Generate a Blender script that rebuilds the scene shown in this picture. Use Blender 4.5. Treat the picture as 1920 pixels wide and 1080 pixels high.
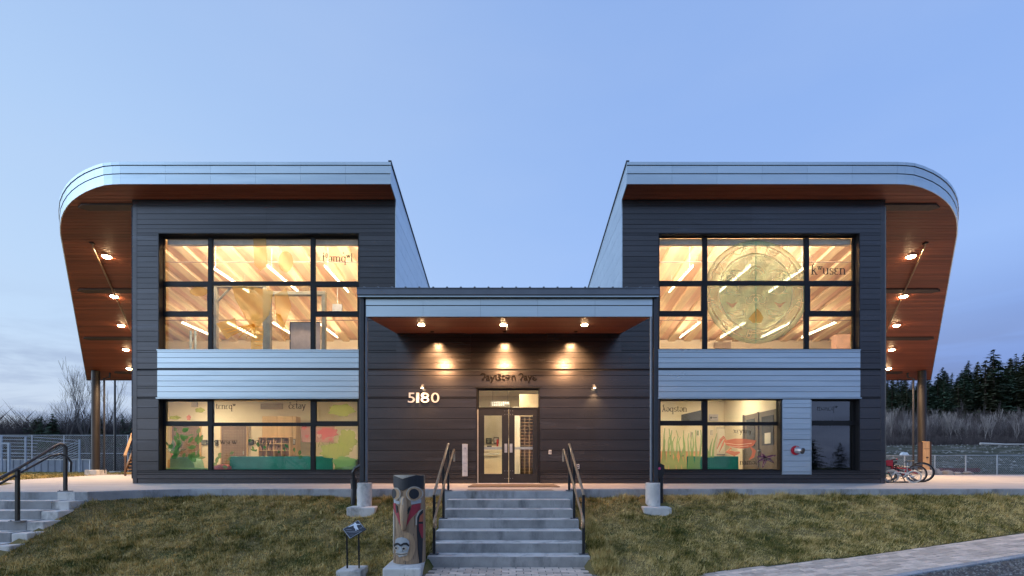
import bpy, bmesh, math, random
import numpy as np
from mathutils import Matrix, Vector, noise as mnoise
random.seed(7); RNG = np.random.default_rng(7)
for o in list(bpy.data.objects): bpy.data.objects.remove(o, do_unlink=True)
SC = bpy.context.scene; COL = SC.collection
rad = math.radians

# ---------------------------------------------------------------- camera
EYE = 0.52; F = 890.0; VX, VY = 954.0, 874.0     # eye height above the terrace, focal length and vanishing point of the photograph
cam = bpy.data.cameras.new('camera'); cam.lens = F/1920*36; cam.sensor_width = 36
cam.shift_x = (960-VX)/1920; cam.shift_y = (VY-540)/1920; cam.clip_start = .1; cam.clip_end = 3000
camo = bpy.data.objects.new('camera', cam); COL.objects.link(camo)
camo.location = (0, 0, EYE); camo.rotation_euler = (rad(90), 0, 0); SC.camera = camo

# ---------------------------------------------------------------- sky, sun, exposure
SKY_GAIN = 1.0
def build_world():
    w = bpy.data.worlds.new('World'); SC.world = w; w.use_nodes = True
    nt = w.node_tree; N = nt.nodes; L = nt.links; N.clear()
    def nd(t, **k):
        n = N.new(t)
        for a, b in k.items(): setattr(n, a, b)
        return n
    def math_(op, a, b=None, clamp=False):
        n = nd('ShaderNodeMath', operation=op, use_clamp=clamp)
        for i, v in enumerate((a, b)):
            if v is None: continue
            if isinstance(v, (int, float)): n.inputs[i].default_value = v
            else: L.new(v, n.inputs[i])
        return n.outputs[0]
    def mix(fac, a, b, blend='MIX'):
        n = nd('ShaderNodeMix', data_type='RGBA', blend_type=blend)
        for s, v in ((n.inputs[0], fac), (n.inputs[6], a), (n.inputs[7], b)):
            if isinstance(v, (int, float)): s.default_value = v
            elif isinstance(v, tuple): s.default_value = (*v, 1)
            else: L.new(v, s)
        return n.outputs[2]
    def ramp(fac, stops):
        n = nd('ShaderNodeValToRGB'); r = n.color_ramp
        while len(r.elements) < len(stops): r.elements.new(.5)
        for e, (p, c) in zip(r.elements, stops): e.position = p; e.color = (*c, 1)
        L.new(fac, n.inputs[0]); return n.outputs[0]
    out = nd('ShaderNodeOutputWorld'); bg = nd('ShaderNodeBackground'); L.new(bg.outputs[0], out.inputs[0])
    tc = nd('ShaderNodeTexCoord'); sep = nd('ShaderNodeSeparateXYZ'); L.new(tc.outputs['Generated'], sep.inputs[0])
    sky = nd('ShaderNodeTexSky', sky_type='NISHITA', sun_disc=False)
    sky.sun_elevation = rad(5); sky.sun_rotation = rad(255); sky.altitude = 10; sky.air_density = 1; sky.dust_density = .6; sky.ozone_density = 3
    x, y, z = sep.outputs[0], sep.outputs[1], sep.outputs[2]
    # the afterglow lies behind the camera on the left
    g = math_('MULTIPLY_ADD', x, -.485); N[-1].inputs[2].default_value = .5
    g = math_('ADD', g, math_('MULTIPLY', y, -.125), clamp=True)
    zz = math_('MAXIMUM', z, 0.0)
    cool = ramp(zz, [(0, (.26, .37, .70)), (.14, (.225, .345, .74)), (.33, (.340, .540, 1.0)), (.7, (.275, .450, .88)), (1, (.20, .34, .72))])
    glow = ramp(zz, [(0, (.86, .86, .83)), (.06, (.70, .79, .92)), (.22, (.59, .78, 1.02)), (.5, (.475, .675, .99)), (1, (.24, .40, .80))])
    gs = nd('ShaderNodeMapRange', interpolation_type='SMOOTHSTEP'); gs.inputs[1].default_value = .12; gs.inputs[2].default_value = .85
    L.new(g, gs.inputs[0])
    col = mix(gs.outputs[0], cool, glow)
    # low streaks of cloud
    mp = nd('ShaderNodeMapping'); mp.inputs['Scale'].default_value = (2.2, 2.2, 11); L.new(tc.outputs['Generated'], mp.inputs[0])
    nz = nd('ShaderNodeTexNoise'); nz.inputs['Scale'].default_value = 1.5; nz.inputs['Detail'].default_value = 7; nz.inputs['Roughness'].default_value = .56
    nz.inputs['Distortion'].default_value = .5
    L.new(mp.outputs[0], nz.inputs['Vector'])
    cr = nd('ShaderNodeMapRange', interpolation_type='SMOOTHSTEP'); cr.inputs[1].default_value = .42; cr.inputs[2].default_value = .60
    L.new(nz.outputs[0], cr.inputs[0])
    lo = nd('ShaderNodeMapRange', interpolation_type='SMOOTHSTEP'); lo.inputs[1].default_value = .30; lo.inputs[2].default_value = .06
    L.new(zz, lo.inputs[0])
    cf = math_('MULTIPLY', cr.outputs[0], lo.outputs[0])
    cloud = mix(gs.outputs[0], (.20, .27, .52), (.33, .43, .65))
    col = mix(math_('MULTIPLY', cf, .85), col, cloud)
    # faint high veils
    nz2 = nd('ShaderNodeTexNoise'); nz2.inputs['Scale'].default_value = 1.6; nz2.inputs['Detail'].default_value = 5
    mp2 = nd('ShaderNodeMapping'); mp2.inputs['Scale'].default_value = (1, 1, 3.2); L.new(tc.outputs['Generated'], mp2.inputs[0]); L.new(mp2.outputs[0], nz2.inputs['Vector'])
    v2 = nd('ShaderNodeMapRange'); v2.inputs[1].default_value = .45; v2.inputs[2].default_value = .8; v2.inputs[4].default_value = .16
    L.new(nz2.outputs[0], v2.inputs[0])
    col = mix(v2.outputs[0], col, (.62, .74, .96))
    # the glow grows stronger towards where the sun went down
    gain = nd('ShaderNodeMapRange', interpolation_type='SMOOTHSTEP'); gain.inputs[1].default_value = .755; gain.inputs[2].default_value = 1.0
    gain.inputs[3].default_value = 1.0; gain.inputs[4].default_value = 3.6
    L.new(g, gain.inputs[0])
    gv = nd('ShaderNodeVectorMath', operation='SCALE'); L.new(col, gv.inputs[0]); L.new(gain.outputs[0], gv.inputs['Scale'])
    ns = nd('ShaderNodeVectorMath', operation='SCALE'); L.new(sky.outputs[0], ns.inputs[0]); ns.inputs['Scale'].default_value = .05
    col = mix(.06, gv.outputs[0], ns.outputs[0])
    L.new(col, bg.inputs[0]); bg.inputs[1].default_value = SKY_GAIN
build_world()
sun = bpy.data.lights.new('sun', 'SUN'); sun.energy = .12; sun.angle = rad(30); sun.color = (1, .93, .86)
suno = bpy.data.objects.new('sun', sun); COL.objects.link(suno)
suno.rotation_euler = Vector((.93, .30, -.22)).to_track_quat('-Z', 'Y').to_euler()
SC.view_settings.view_transform = 'Standard'; SC.view_settings.look = 'None'
SC.view_settings.exposure = 0; SC.view_settings.gamma = 1; SC.view_settings.use_curve_mapping = False
SC.render.engine = 'CYCLES'
SC.cycles.use_denoising = True; SC.cycles.max_bounces = 8; SC.cycles.transparent_max_bounces = 16
SC.cycles.sample_clamp_indirect = 6; SC.cycles.caustics_reflective = False; SC.cycles.caustics_refractive = False

# ---------------------------------------------------------------- helpers
def X(px, Y): return (px-VX)*Y/F
def Z(py, Y): return EYE+(VY-py)*Y/F
def PX(px, py, Y): return (X(px, Y), Y, Z(py, Y))

def tag(o, label=None, cat=None, group=None, kind=None):
    if label: o['label'] = label
    if cat: o['category'] = cat
    if group: o['group'] = group
    if kind: o['kind'] = kind
    return o
def wmat(o):
    m = Matrix.LocRotScale(o.location, o.rotation_euler, o.scale)
    return (wmat(o.parent) @ o.matrix_parent_inverse @ m) if o.parent else m
def link(o, parent=None, local=False):
    COL.objects.link(o)
    if parent is not None:
        o.parent = parent
        if not local: o.matrix_parent_inverse = wmat(parent).inverted()
    return o
def empty(name, loc=(0, 0, 0), rz=0, label=None, cat=None, group=None):
    o = bpy.data.objects.new(name, None); o.location = loc; o.rotation_euler = (0, 0, rz); o.empty_display_size = .2
    COL.objects.link(o); return tag(o, label, cat, group)
def copy_tree(o, parent=None):
    c = o.copy(); COL.objects.link(c)
    if parent is not None: c.parent = parent
    for ch in list(o.children): copy_tree(ch, c)
    return c

class MB:
    def __init__(s): s.v = []; s.f = []
    def add(s, vs, fs):
        b = len(s.v); s.v.extend(tuple(p) for p in vs); s.f.extend(tuple(b+i for i in f) for f in fs); return s
    def box(s, x0, x1, y0, y1, z0, z1):
        return s.add([(x0,y0,z0),(x1,y0,z0),(x1,y1,z0),(x0,y1,z0),(x0,y0,z1),(x1,y0,z1),(x1,y1,z1),(x0,y1,z1)],
                     [(0,3,2,1),(4,5,6,7),(0,1,5,4),(1,2,6,5),(2,3,7,6),(3,0,4,7)])
    def hull8(s, lo, hi):          # two quads, joined
        return s.add(list(lo)+list(hi), [(3,2,1,0),(4,5,6,7),(0,1,5,4),(1,2,6,5),(2,3,7,6),(3,0,4,7)])
    def prism(s, poly, fn, t0, t1):   # poly of (a, b); fn(a, b, t) -> point
        n = len(poly)
        vs = [fn(a, b, t0) for a, b in poly]+[fn(a, b, t1) for a, b in poly]
        return s.add(vs, [tuple(range(n))[::-1], tuple(range(n, 2*n))]+[(i, (i+1) % n, n+(i+1) % n, n+i) for i in range(n)])
    def tube(s, pts, r, n=8, cap=True):
        pts = [Vector(p) for p in pts]; k = len(pts); rs = r if isinstance(r, (list, tuple)) else [r]*k
        b = len(s.v); up = None
        for i, p in enumerate(pts):
            t = (pts[min(i+1, k-1)]-pts[max(i-1, 0)]).normalized()
            if up is None:
                up = t.orthogonal().normalized()
            else:
                up = (up-t*up.dot(t)); up = up.normalized() if up.length > 1e-6 else t.orthogonal().normalized()
            q = t.cross(up)
            for j in range(n):
                a = 2*math.pi*j/n
                s.v.append(tuple(p+(up*math.cos(a)+q*math.sin(a))*rs[i]))
        for i in range(k-1):
            for j in range(n):
                s.f.append((b+i*n+j, b+i*n+(j+1) % n, b+(i+1)*n+(j+1) % n, b+(i+1)*n+j))
        if cap:
            s.f.append(tuple(b+j for j in range(n))[::-1]); s.f.append(tuple(b+(k-1)*n+j for j in range(n)))
        return s
    def disc(s, c, r, n=20, axis='y', t=.01, ry=None):
        ry = ry or r
        poly = [(r*math.cos(2*math.pi*i/n), ry*math.sin(2*math.pi*i/n)) for i in range(n)]
        fn = {'y': lambda a, b, t_: (c[0]+a, c[1]+t_, c[2]+b), 'z': lambda a, b, t_: (c[0]+a, c[1]+b, c[2]+t_),
              'x': lambda a, b, t_: (c[0]+t_, c[1]+a, c[2]+b)}[axis]
        return s.prism(poly, fn, 0, t)
    def lathe(s, prof, c=(0, 0, 0), n=20):
        b = len(s.v)
        for r, z in prof:
            for j in range(n):
                a = 2*math.pi*j/n; s.v.append((c[0]+r*math.cos(a), c[1]+r*math.sin(a), c[2]+z))
        for i in range(len(prof)-1):
            for j in range(n):
                s.f.append((b+i*n+j, b+i*n+(j+1) % n, b+(i+1)*n+(j+1) % n, b+(i+1)*n+j))
        s.f.append(tuple(b+j for j in range(n))[::-1]); s.f.append(tuple(b+(len(prof)-1)*n+j for j in range(n)))
        return s
    def mesh(s, name, mat=None, smooth=False, recalc=True):
        me = bpy.data.meshes.new(name); me.from_pydata(s.v, [], s.f)
        if recalc and len(s.f) < 20000:
            bm = bmesh.new(); bm.from_mesh(me); bmesh.ops.recalc_face_normals(bm, faces=bm.faces); bm.to_mesh(me); bm.free()
        if smooth: me.polygons.foreach_set('use_smooth', [True]*len(me.polygons))
        if mat: me.materials.append(mat)
        me.update(); return me
    def build(s, name, mat, parent=None, smooth=False, local=False, bevel=0, recalc=True, **p):
        o = bpy.data.objects.new(name, s.mesh(name, mat, smooth, recalc)); link(o, parent, local); tag(o, **p)
        if bevel:
            m = o.modifiers.new('bevel', 'BEVEL'); m.width = bevel; m.segments = 2; m.limit_method = 'ANGLE'; m.angle_limit = rad(40)
        if smooth:
            try:
                me = o.data
                for e in me.edges: pass
                m = o.modifiers.new('smooth', 'NODES')
                o.modifiers.remove(m)
            except Exception: pass
        return o
def soft(o, ang=40):
    """smooth shading with sharp edges above an angle"""
    me = o.data; me.polygons.foreach_set('use_smooth', [True]*len(me.polygons))
    bm = bmesh.new(); bm.from_mesh(me); lim = rad(ang)
    for e in bm.edges:
        e.smooth = len(e.link_faces) == 2 and e.calc_face_angle(0) < lim
    bm.to_mesh(me); bm.free(); return o

def mesh_np(name, V, T, mat):
    """triangles from numpy arrays"""
    me = bpy.data.meshes.new(name); nv, nt = len(V), len(T)
    me.vertices.add(nv); me.vertices.foreach_set('co', np.asarray(V, dtype=np.float32).ravel())
    me.loops.add(nt*3); me.loops.foreach_set('vertex_index', np.asarray(T, dtype=np.int32).ravel())
    me.polygons.add(nt); me.polygons.foreach_set('loop_start', np.arange(0, nt*3, 3, dtype=np.int32))
    me.polygons.foreach_set('loop_total', np.full(nt, 3, dtype=np.int32))
    if mat: me.materials.append(mat)
    me.update(calc_edges=True); me.validate(); return me

def cells(outer, holes):
    """rectangles of OUTER (x0,x1,z0,z1) that lie in no hole"""
    xs = sorted({outer[0], outer[1], *[v for h in holes for v in h[:2] if outer[0] < v < outer[1]]})
    zs = sorted({outer[2], outer[3], *[v for h in holes for v in h[2:] if outer[2] < v < outer[3]]})
    out = []
    for z0, z1 in zip(zs, zs[1:]):
        run = None
        for x0, x1 in zip(xs, xs[1:]):
            xm, zm = (x0+x1)/2, (z0+z1)/2
            inside = any(h[0] < xm < h[1] and h[2] < zm < h[3] for h in holes)
            if inside:
                if run: out.append(run); run = None
            else: run = (run[0], x1, z0, z1) if run else (x0, x1, z0, z1)
        if run: out.append(run)
    return out

# ---------------------------------------------------------------- materials
MATS = {}
def mat(name, col, rough=.6, metal=0., var=.12, scale=4., stretch=(1, 1, 1), bump=0., bscale=30., col2=None, detail=6, obj_var=0., island=0., spec=.5, lo=.35, hi=.65, coat=0., stain=None):
    m = bpy.data.materials.new(name); m.use_nodes = True; nt = m.node_tree; N = nt.nodes; L = nt.links
    b = N['Principled BSDF']; b.inputs['Roughness'].default_value = rough; b.inputs['Metallic'].default_value = metal
    b.inputs['Specular IOR Level'].default_value = spec; b.inputs['Coat Weight'].default_value = coat
    g = N.new('ShaderNodeNewGeometry')
    mp = N.new('ShaderNodeMapping'); mp.inputs['Scale'].default_value = stretch; L.new(g.outputs['Position'], mp.inputs[0])
    nz = N.new('ShaderNodeTexNoise'); nz.inputs['Scale'].default_value = scale; nz.inputs['Detail'].default_value = detail; nz.inputs['Roughness'].default_value = .6
    L.new(mp.outputs[0], nz.inputs['Vector'])
    mr = N.new('ShaderNodeMapRange'); mr.inputs[1].default_value = lo; mr.inputs[2].default_value = hi; L.new(nz.outputs[0], mr.inputs[0])
    c1 = tuple(min(1, c*(1-var)) for c in col) if col2 is None else col
    c2 = tuple(min(1, c*(1+var)) for c in col) if col2 is None else col2
    mx = N.new('ShaderNodeMix'); mx.data_type = 'RGBA'; mx.inputs[6].default_value = (*c1, 1); mx.inputs[7].default_value = (*c2, 1)
    L.new(mr.outputs[0], mx.inputs[0]); out = mx.outputs[2]
    if stain:                                     # (colour, scale, stretch, low, high): weathering with a shape of its own
        sc_, ss, st, s0, s1 = stain
        mp3 = N.new('ShaderNodeMapping'); mp3.inputs['Scale'].default_value = st; L.new(g.outputs['Position'], mp3.inputs[0])
        n3 = N.new('ShaderNodeTexNoise'); n3.inputs['Scale'].default_value = ss; n3.inputs['Detail'].default_value = 8; n3.inputs['Roughness'].default_value = .65; L.new(mp3.outputs[0], n3.inputs['Vector'])
        r3 = N.new('ShaderNodeMapRange'); r3.inputs[1].default_value = s0; r3.inputs[2].default_value = s1; L.new(n3.outputs[0], r3.inputs[0])
        m3 = N.new('ShaderNodeMix'); m3.data_type = 'RGBA'; L.new(r3.outputs[0], m3.inputs[0]); L.new(out, m3.inputs[6]); m3.inputs[7].default_value = (*sc_, 1); out = m3.outputs[2]
    for amt, src in ((obj_var, 'o'), (island, 'i')):
        if amt:
            s = N.new('ShaderNodeObjectInfo').outputs['Random'] if src == 'o' else g.outputs['Random Per Island']
            r = N.new('ShaderNodeMapRange'); r.inputs[3].default_value = 1-amt; r.inputs[4].default_value = 1+amt; L.new(s, r.inputs[0])
            sv = N.new('ShaderNodeVectorMath'); sv.operation = 'SCALE'; L.new(out, sv.inputs[0]); L.new(r.outputs[0], sv.inputs['Scale']); out = sv.outputs[0]
    L.new(out, b.inputs['Base Color'])
    if bump:
        nb = N.new('ShaderNodeTexNoise'); nb.inputs['Scale'].default_value = bscale; nb.inputs['Detail'].default_value = 5; L.new(mp.outputs[0], nb.inputs['Vector'])
        bp = N.new('ShaderNodeBump'); bp.inputs['Strength'].default_value = bump; bp.inputs['Distance'].default_value = .02
        L.new(nb.outputs[0], bp.inputs['Height']); L.new(bp.outputs[0], b.inputs['Normal'])
        rr = N.new('ShaderNodeMapRange'); rr.inputs[3].default_value = max(0, rough-.08); rr.inputs[4].default_value = min(1, rough+.1)
        L.new(nz.outputs[0], rr.inputs[0]); L.new(rr.outputs[0], b.inputs['Roughness'])
    MATS[name] = m; return m
def emit(name, col, strength):
    m = bpy.data.materials.new(name); m.use_nodes = True; N = m.node_tree.nodes; L = m.node_tree.links; N.clear()
    o = N.new('ShaderNodeOutputMaterial'); e = N.new('ShaderNodeEmission'); e.inputs[0].default_value = (*col, 1); e.inputs[1].default_value = strength
    L.new(e.outputs[0], o.inputs[0]); return m
def film(name, col, opacity, tint=.45):
    """translucent coloured vinyl on a pane"""
    m = bpy.data.materials.new(name); m.use_nodes = True; N = m.node_tree.nodes; L = m.node_tree.links; N.clear()
    o = N.new('ShaderNodeOutputMaterial'); t = N.new('ShaderNodeBsdfTransparent'); d = N.new('ShaderNodeBsdfDiffuse'); tl = N.new('ShaderNodeBsdfTranslucent')
    t.inputs[0].default_value = (*[1-(1-c)*tint for c in col], 1); d.inputs[0].default_value = (*col, 1); tl.inputs[0].default_value = (*col, 1)
    a = N.new('ShaderNodeMixShader'); a.inputs[0].default_value = .75; L.new(d.outputs[0], a.inputs[1]); L.new(tl.outputs[0], a.inputs[2])
    x = N.new('ShaderNodeMixShader'); x.inputs[0].default_value = opacity; L.new(t.outputs[0], x.inputs[1]); L.new(a.outputs[0], x.inputs[2])
    L.new(x.outputs[0], o.inputs[0]); return m
def glass(name, tint=(.96, .98, .97), refl=1.0):
    m = bpy.data.materials.new(name); m.use_nodes = True; N = m.node_tree.nodes; L = m.node_tree.links; N.clear()
    o = N.new('ShaderNodeOutputMaterial'); t = N.new('ShaderNodeBsdfTransparent'); t.inputs[0].default_value = (*tint, 1)
    g = N.new('ShaderNodeBsdfGlossy'); g.inputs['Roughness'].default_value = .015; g.inputs[0].default_value = (1, 1, 1, 1)
    fr = N.new('ShaderNodeFresnel'); fr.inputs[0].default_value = 1.5
    mu = N.new('ShaderNodeMath'); mu.operation = 'MULTIPLY'; mu.use_clamp = True; L.new(fr.outputs[0], mu.inputs[0])
    ge = N.new('ShaderNodeNewGeometry'); bk = N.new('ShaderNodeMath'); bk.operation = 'MULTIPLY_ADD'      # only the outer face mirrors
    bk.inputs[1].default_value = -refl; bk.inputs[2].default_value = refl; L.new(ge.outputs['Backfacing'], bk.inputs[0]); L.new(bk.outputs[0], mu.inputs[1])
    x = N.new('ShaderNodeMixShader'); L.new(mu.outputs[0], x.inputs[0]); L.new(t.outputs[0], x.inputs[1]); L.new(g.outputs[0], x.inputs[2])
    L.new(x.outputs[0], o.inputs[0]); return m

M_dark   = mat('charcoal_metal_siding', (.068, .065, .069), .23, .70, .10, 1.6, (.25, 1, 3), .03, 9, obj_var=.12, spec=.55, stain=((.092, .092, .104), 2.2, (.3, 1, 4), .56, .75))
M_back   = mat('black_backing', (.012, .012, .014), .7)
M_silver = mat('silver_metal_panel', (.50, .575, .625), .30, .78, .07, .9, (.3, 1, 2), .12, 4, obj_var=.035, stain=((.41, .49, .55), 1.4, (.25, 1, 3), .5, .75))
M_trim   = mat('dark_metal_trim', (.045, .047, .055), .4, .3, .1, 4)
M_edge   = mat('grey_metal_edge', (.16, .17, .19), .4, .5, .1, 4)
M_soffit = mat('cedar_soffit', (.265, .078, .040), .5, 0, .25, 3, (.25, 12, 1), .10, 12, island=.24, spec=.4)
M_brown  = mat('dark_brown_steel', (.055, .032, .024), .5, .2, .2, 4)
M_post   = mat('brown_steel_column', (.020, .016, .014), .5, .0, .2, 3, (1, 1, .4))
M_conc   = mat('concrete', (.31, .30, .29), .85, 0, .18, 2.2, (1, 1, 1), .25, 45, stain=((.15, .15, .15), 3.4, (1, 1, .4), .49, .68))  # stair risers, darkened so the treads look lit by the sky
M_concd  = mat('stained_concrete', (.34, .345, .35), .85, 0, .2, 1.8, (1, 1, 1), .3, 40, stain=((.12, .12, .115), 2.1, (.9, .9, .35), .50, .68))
M_concl  = mat('pale_concrete_and_lit_treads', (.62, .59, .55), .85, 0, .12, 3, (1, 1, 1), .2, 50, stain=((.24, .235, .22), 3.0, (1, 1, .7), .48, .68))  # pale slabs and piers; on stair treads the tone stands for sky light
M_pave   = mat('terrace_concrete', (.44, .41, .385), .8, 0, .10, .9, (1, 1, 1), .12, 60, stain=((.34, .31, .29), 1.1, (.35, 1.2, 1), .5, .74))
M_black  = mat('black_painted_steel', (.018, .018, .02), .35, .1, .15, 6)
M_rail   = mat('bronze_handrail', (.36, .25, .16), .36, .45, .15, 5)
M_frame  = mat('black_window_frame', (.012, .012, .014), .38, 0, .1, 5, spec=.25)
M_galv   = mat('galvanised_steel', (.48, .50, .53), .4, .7, .12, 8)
M_white  = mat('white_painted_metal', (.72, .74, .76), .45, .1, .06, 8)
M_wood   = mat('tan_timber', (.52, .31, .15), .6, 0, .2, 5, (4, 4, .5), .1, 20)
M_cream  = mat('cream_plaster', (.80, .70, .52), .8, 0, .04, 1.5)
M_creamr = mat('pale_plaster', (.80, .73, .60), .8, 0, .04, 1.5)
M_ceil   = mat('timber_ceiling', (.84, .59, .44), .6, 0, .12, 2, (3, .3, 1))
M_beam   = mat('pale_glulam_beam', (.90, .74, .52), .6, 0, .1, 3, (3, .3, 1), obj_var=.06)
M_floor  = mat('floor_finish', (.45, .36, .26), .5, 0, .1, 2)
M_glass  = glass('window_glass', refl=1.0)
M_glassd = glass('dark_window_glass', (.45, .50, .58), 3.4)
M_tube   = emit('linear_lamp', (1, .78, .48), 9)
M_panel  = emit('ceiling_lamp', (1, .82, .57), 60)
M_panelu = emit('added_ceiling_glow', (1, .75, .51), 80)  # added glow, out of view, for the upper ceilings
M_up     = emit('added_uplight_glow', (1, .74, .46), 42)  # extra glow added to lift the hall ceilings
M_bulb   = emit('soffit_lamp', (1, .68, .36), 150)
M_ink    = mat('black_vinyl', (.03, .026, .022), .6)
# ---------------------------------------------------------------- terrain, lawn, paths
YW = 14.2                                     # the front plane of the building
FAR  = [(-60, 7.30), (-1.42, 7.3), (-1.36, 7.79), (1.30, 7.79), (1.36, 6.35), (2.1, 6.5), (2.55, 6.8), (2.96, 7.26), (3.6, 7.50), (4.56, 7.71), (6.2, 8.04), (7.65, 8.5), (10.1, 9.3), (13, 10.2), (60, 10.2)]
NEAR = [(-60, 5.2), (1.3, 5.4), (3, 5.9), (5.1, 6.6), (6.0, 6.9), (8.05, 7.5), (10.1, 8.2), (13, 9.2), (60, 9.2)]
def lerpx(tab, x):
    for (a, ya), (b, yb) in zip(tab, tab[1:]):
        if x <= b: return ya+(yb-ya)*max(0, (x-a))/(b-a)
    return tab[-1][1]
def sst(a, b, v):
    t = min(1, max(0, (v-a)/(b-a))); return t*t*(3-2*t)
HF = [(-60, 7.30), (1.36, 7.25), (2.2, 7.15)]+[p for p in FAR if p[0] > 2.7]
def zpath(x): return -1.13+max(0, min(11, x-3))*.05
YT = 10.9
def edge_y(x):                                 # where the lawn meets the terrace
    if x > -7.3: return YT
    if x > -8.2: return YT-.65*(-7.3-x)/.9
    return 10.25-.61*min(1, (-8.2-x)/.35)
def hgt(x, y):
    f = lerpx(HF, x)
    if y <= f: h = zpath(x)-.03
    elif y < 11.4:
        e = edge_y(x); t = min(1, (y-f)/(e-f))
        h = zpath(x)+(-.24-zpath(x)+(.08 if x > 3 else .06 if x < -4 else 0.03))*(t**1.0)
        k = min(1, 6*t)*min(1, 6*(1-t)+.1)*(1 if x > -7.6 else max(0, 1-(-7.6-x)/.5))
        h += (.022*mnoise.noise(Vector((x*1.3, y*1.3, 0)))+.030*mnoise.noise(Vector((x*2.6, y*3.4, 5)))+.016*mnoise.noise(Vector((x*6, y*7, 9))))*k
        for sx in (-3.2, 3.2): h -= .21*math.exp(-((x-sx)/.45)**2-((y-10.12)/.32)**2)
        if x < -8.56: h = min(h, -1.25 if y < 9.62 else -.3)   # under the stairs
        if -1.26 < x < 1.26 and y < 9.9: h = -1.2
    else:
        h = -.25
        if abs(x) > 12 or y > 29.6: h = -.25+.235*sst(0, 2.5, max(abs(x)-12.5, y-29.6))
    if y > 11.4:
        h = h if y > 12.4 else (-.24 if abs(x) < 12.5 else h)
        wgt = sst(.25, .6, x/max(y, 1))
        if wgt > 0 and y > 33:
            r = .085*(min(y, 95)-33)*.92+max(0, min(y, 330)-95)*.20
            r += .35*mnoise.noise(Vector((x*.11, y*.11, 3)))*min(1, (y-33)/15)
            h += wgt*r
    return h
def build_terrain():
    def axis(lst):
        out = []
        for a, b, n in lst: out += list(np.linspace(a, b, n, endpoint=False))
        return out+[lst[-1][1]]
    xs = axis([(-900, -140, 8), (-140, -30, 22), (-30, -14, 16), (-14, 14, 225), (14, 34, 25), (34, 150, 40), (150, 420, 18), (420, 1000, 6)])
    ys = axis([(-300, -4, 8), (-4, 4, 8), (4, 7, 12), (7, 11.4, 56), (11.4, 36, 30), (36, 120, 42), (120, 340, 30), (340, 1500, 8)])
    V = [(x, y, hgt(x, y)) for y in ys for x in xs]; nx = len(xs)
    Fc = [(j*nx+i, j*nx+i+1, (j+1)*nx+i+1, (j+1)*nx+i) for j in range(len(ys)-1) for i in range(nx-1)]
    mb = MB(); mb.v = V; mb.f = Fc
    M_soil = mat('lawn_soil', (.105, .095, .034), .95, 0, .3, .8, (1, 1, 1), .6, 18, spec=.05, col2=(.22, .17, .080), stain=((.06, .075, .022), 1.3, (.7, 1, 1), .48, .66))
    N = M_soil.node_tree.nodes; L = M_soil.node_tree.links; b = N['Principled BSDF']
    src = b.inputs['Base Color'].links[0].from_socket
    # the field beyond the fence: grey brown gravel and dead grass
    g = N.new('ShaderNodeNewGeometry'); sp = N.new('ShaderNodeSeparateXYZ'); L.new(g.outputs['Position'], sp.inputs[0])
    nz = N.new('ShaderNodeTexNoise'); nz.inputs['Scale'].default_value = .5; nz.inputs['Detail'].default_value = 9; nz.inputs['Roughness'].default_value = .7
    mp = N.new('ShaderNodeMapping'); mp.inputs['Scale'].default_value = (.45, 1.5, 1); L.new(g.outputs['Position'], mp.inputs[0]); L.new(mp.outputs[0], nz.inputs['Vector'])
    cr = N.new('ShaderNodeValToRGB'); e = cr.color_ramp
    for p, c in ((.36, (.038, .042, .024)), (.48, (.075, .070, .045)), (.57, (.125, .112, .080)), (.72, (.27, .255, .22))):
        el = e.elements.new(p); el.color = (*c, 1)
    e.elements.remove(e.elements[0]); e.elements.remove(e.elements[-1])
    L.new(nz.outputs[0], cr.inputs[0])
    mr = N.new('ShaderNodeMapRange'); mr.inputs[1].default_value = 29; mr.inputs[2].default_value = 33; L.new(sp.outputs[1], mr.inputs[0])
    mr2 = N.new('ShaderNodeMapRange'); mr2.inputs[1].default_value = 6; mr2.inputs[2].default_value = 10; L.new(sp.outputs[0], mr2.inputs[0])
    mu = N.new('ShaderNodeMath'); mu.operation = 'MULTIPLY'; L.new(mr.outputs[0], mu.inputs[0]); L.new(mr2.outputs[0], mu.inputs[1])
    mx = N.new('ShaderNodeMix'); mx.data_type = 'RGBA'; L.new(mu.outputs[0], mx.inputs[0]); L.new(src, mx.inputs[6]); L.new(cr.outputs[0], mx.inputs[7]); L.new(mx.outputs[2], b.inputs['Base Color'])
    o = mb.build('ground', M_soil, smooth=True, recalc=False, kind='structure')
build_terrain()

def build_terrace():
    mb = MB()
    out = [(-8.55, 9.64), (-8.2, 10.25), (-7.3, YT), (-1.40, YT), (-1.36, 9.93), (1.36, 9.93), (1.40, YT), (40, YT), (40, 20), (34, 29.2), (-24.8, 29.2), (-17.7, 16.4), (-15.2, 14.6), (-13.5, 12.6), (-14.5, 9.64)]
    mb.prism(out, lambda a, b, t: (a, b, t), -.8, 0)
    o = mb.build('terrace', M_pave, kind='structure'); o.data.materials.append(M_concd)
    for p in o.data.polygons:
        if abs(p.normal.z) < .5: p.material_index = 1
    m = o.modifiers.new('bevel', 'BEVEL'); m.width = .012; m.segments = 1; m.limit_method = 'ANGLE'
build_terrace()

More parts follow.
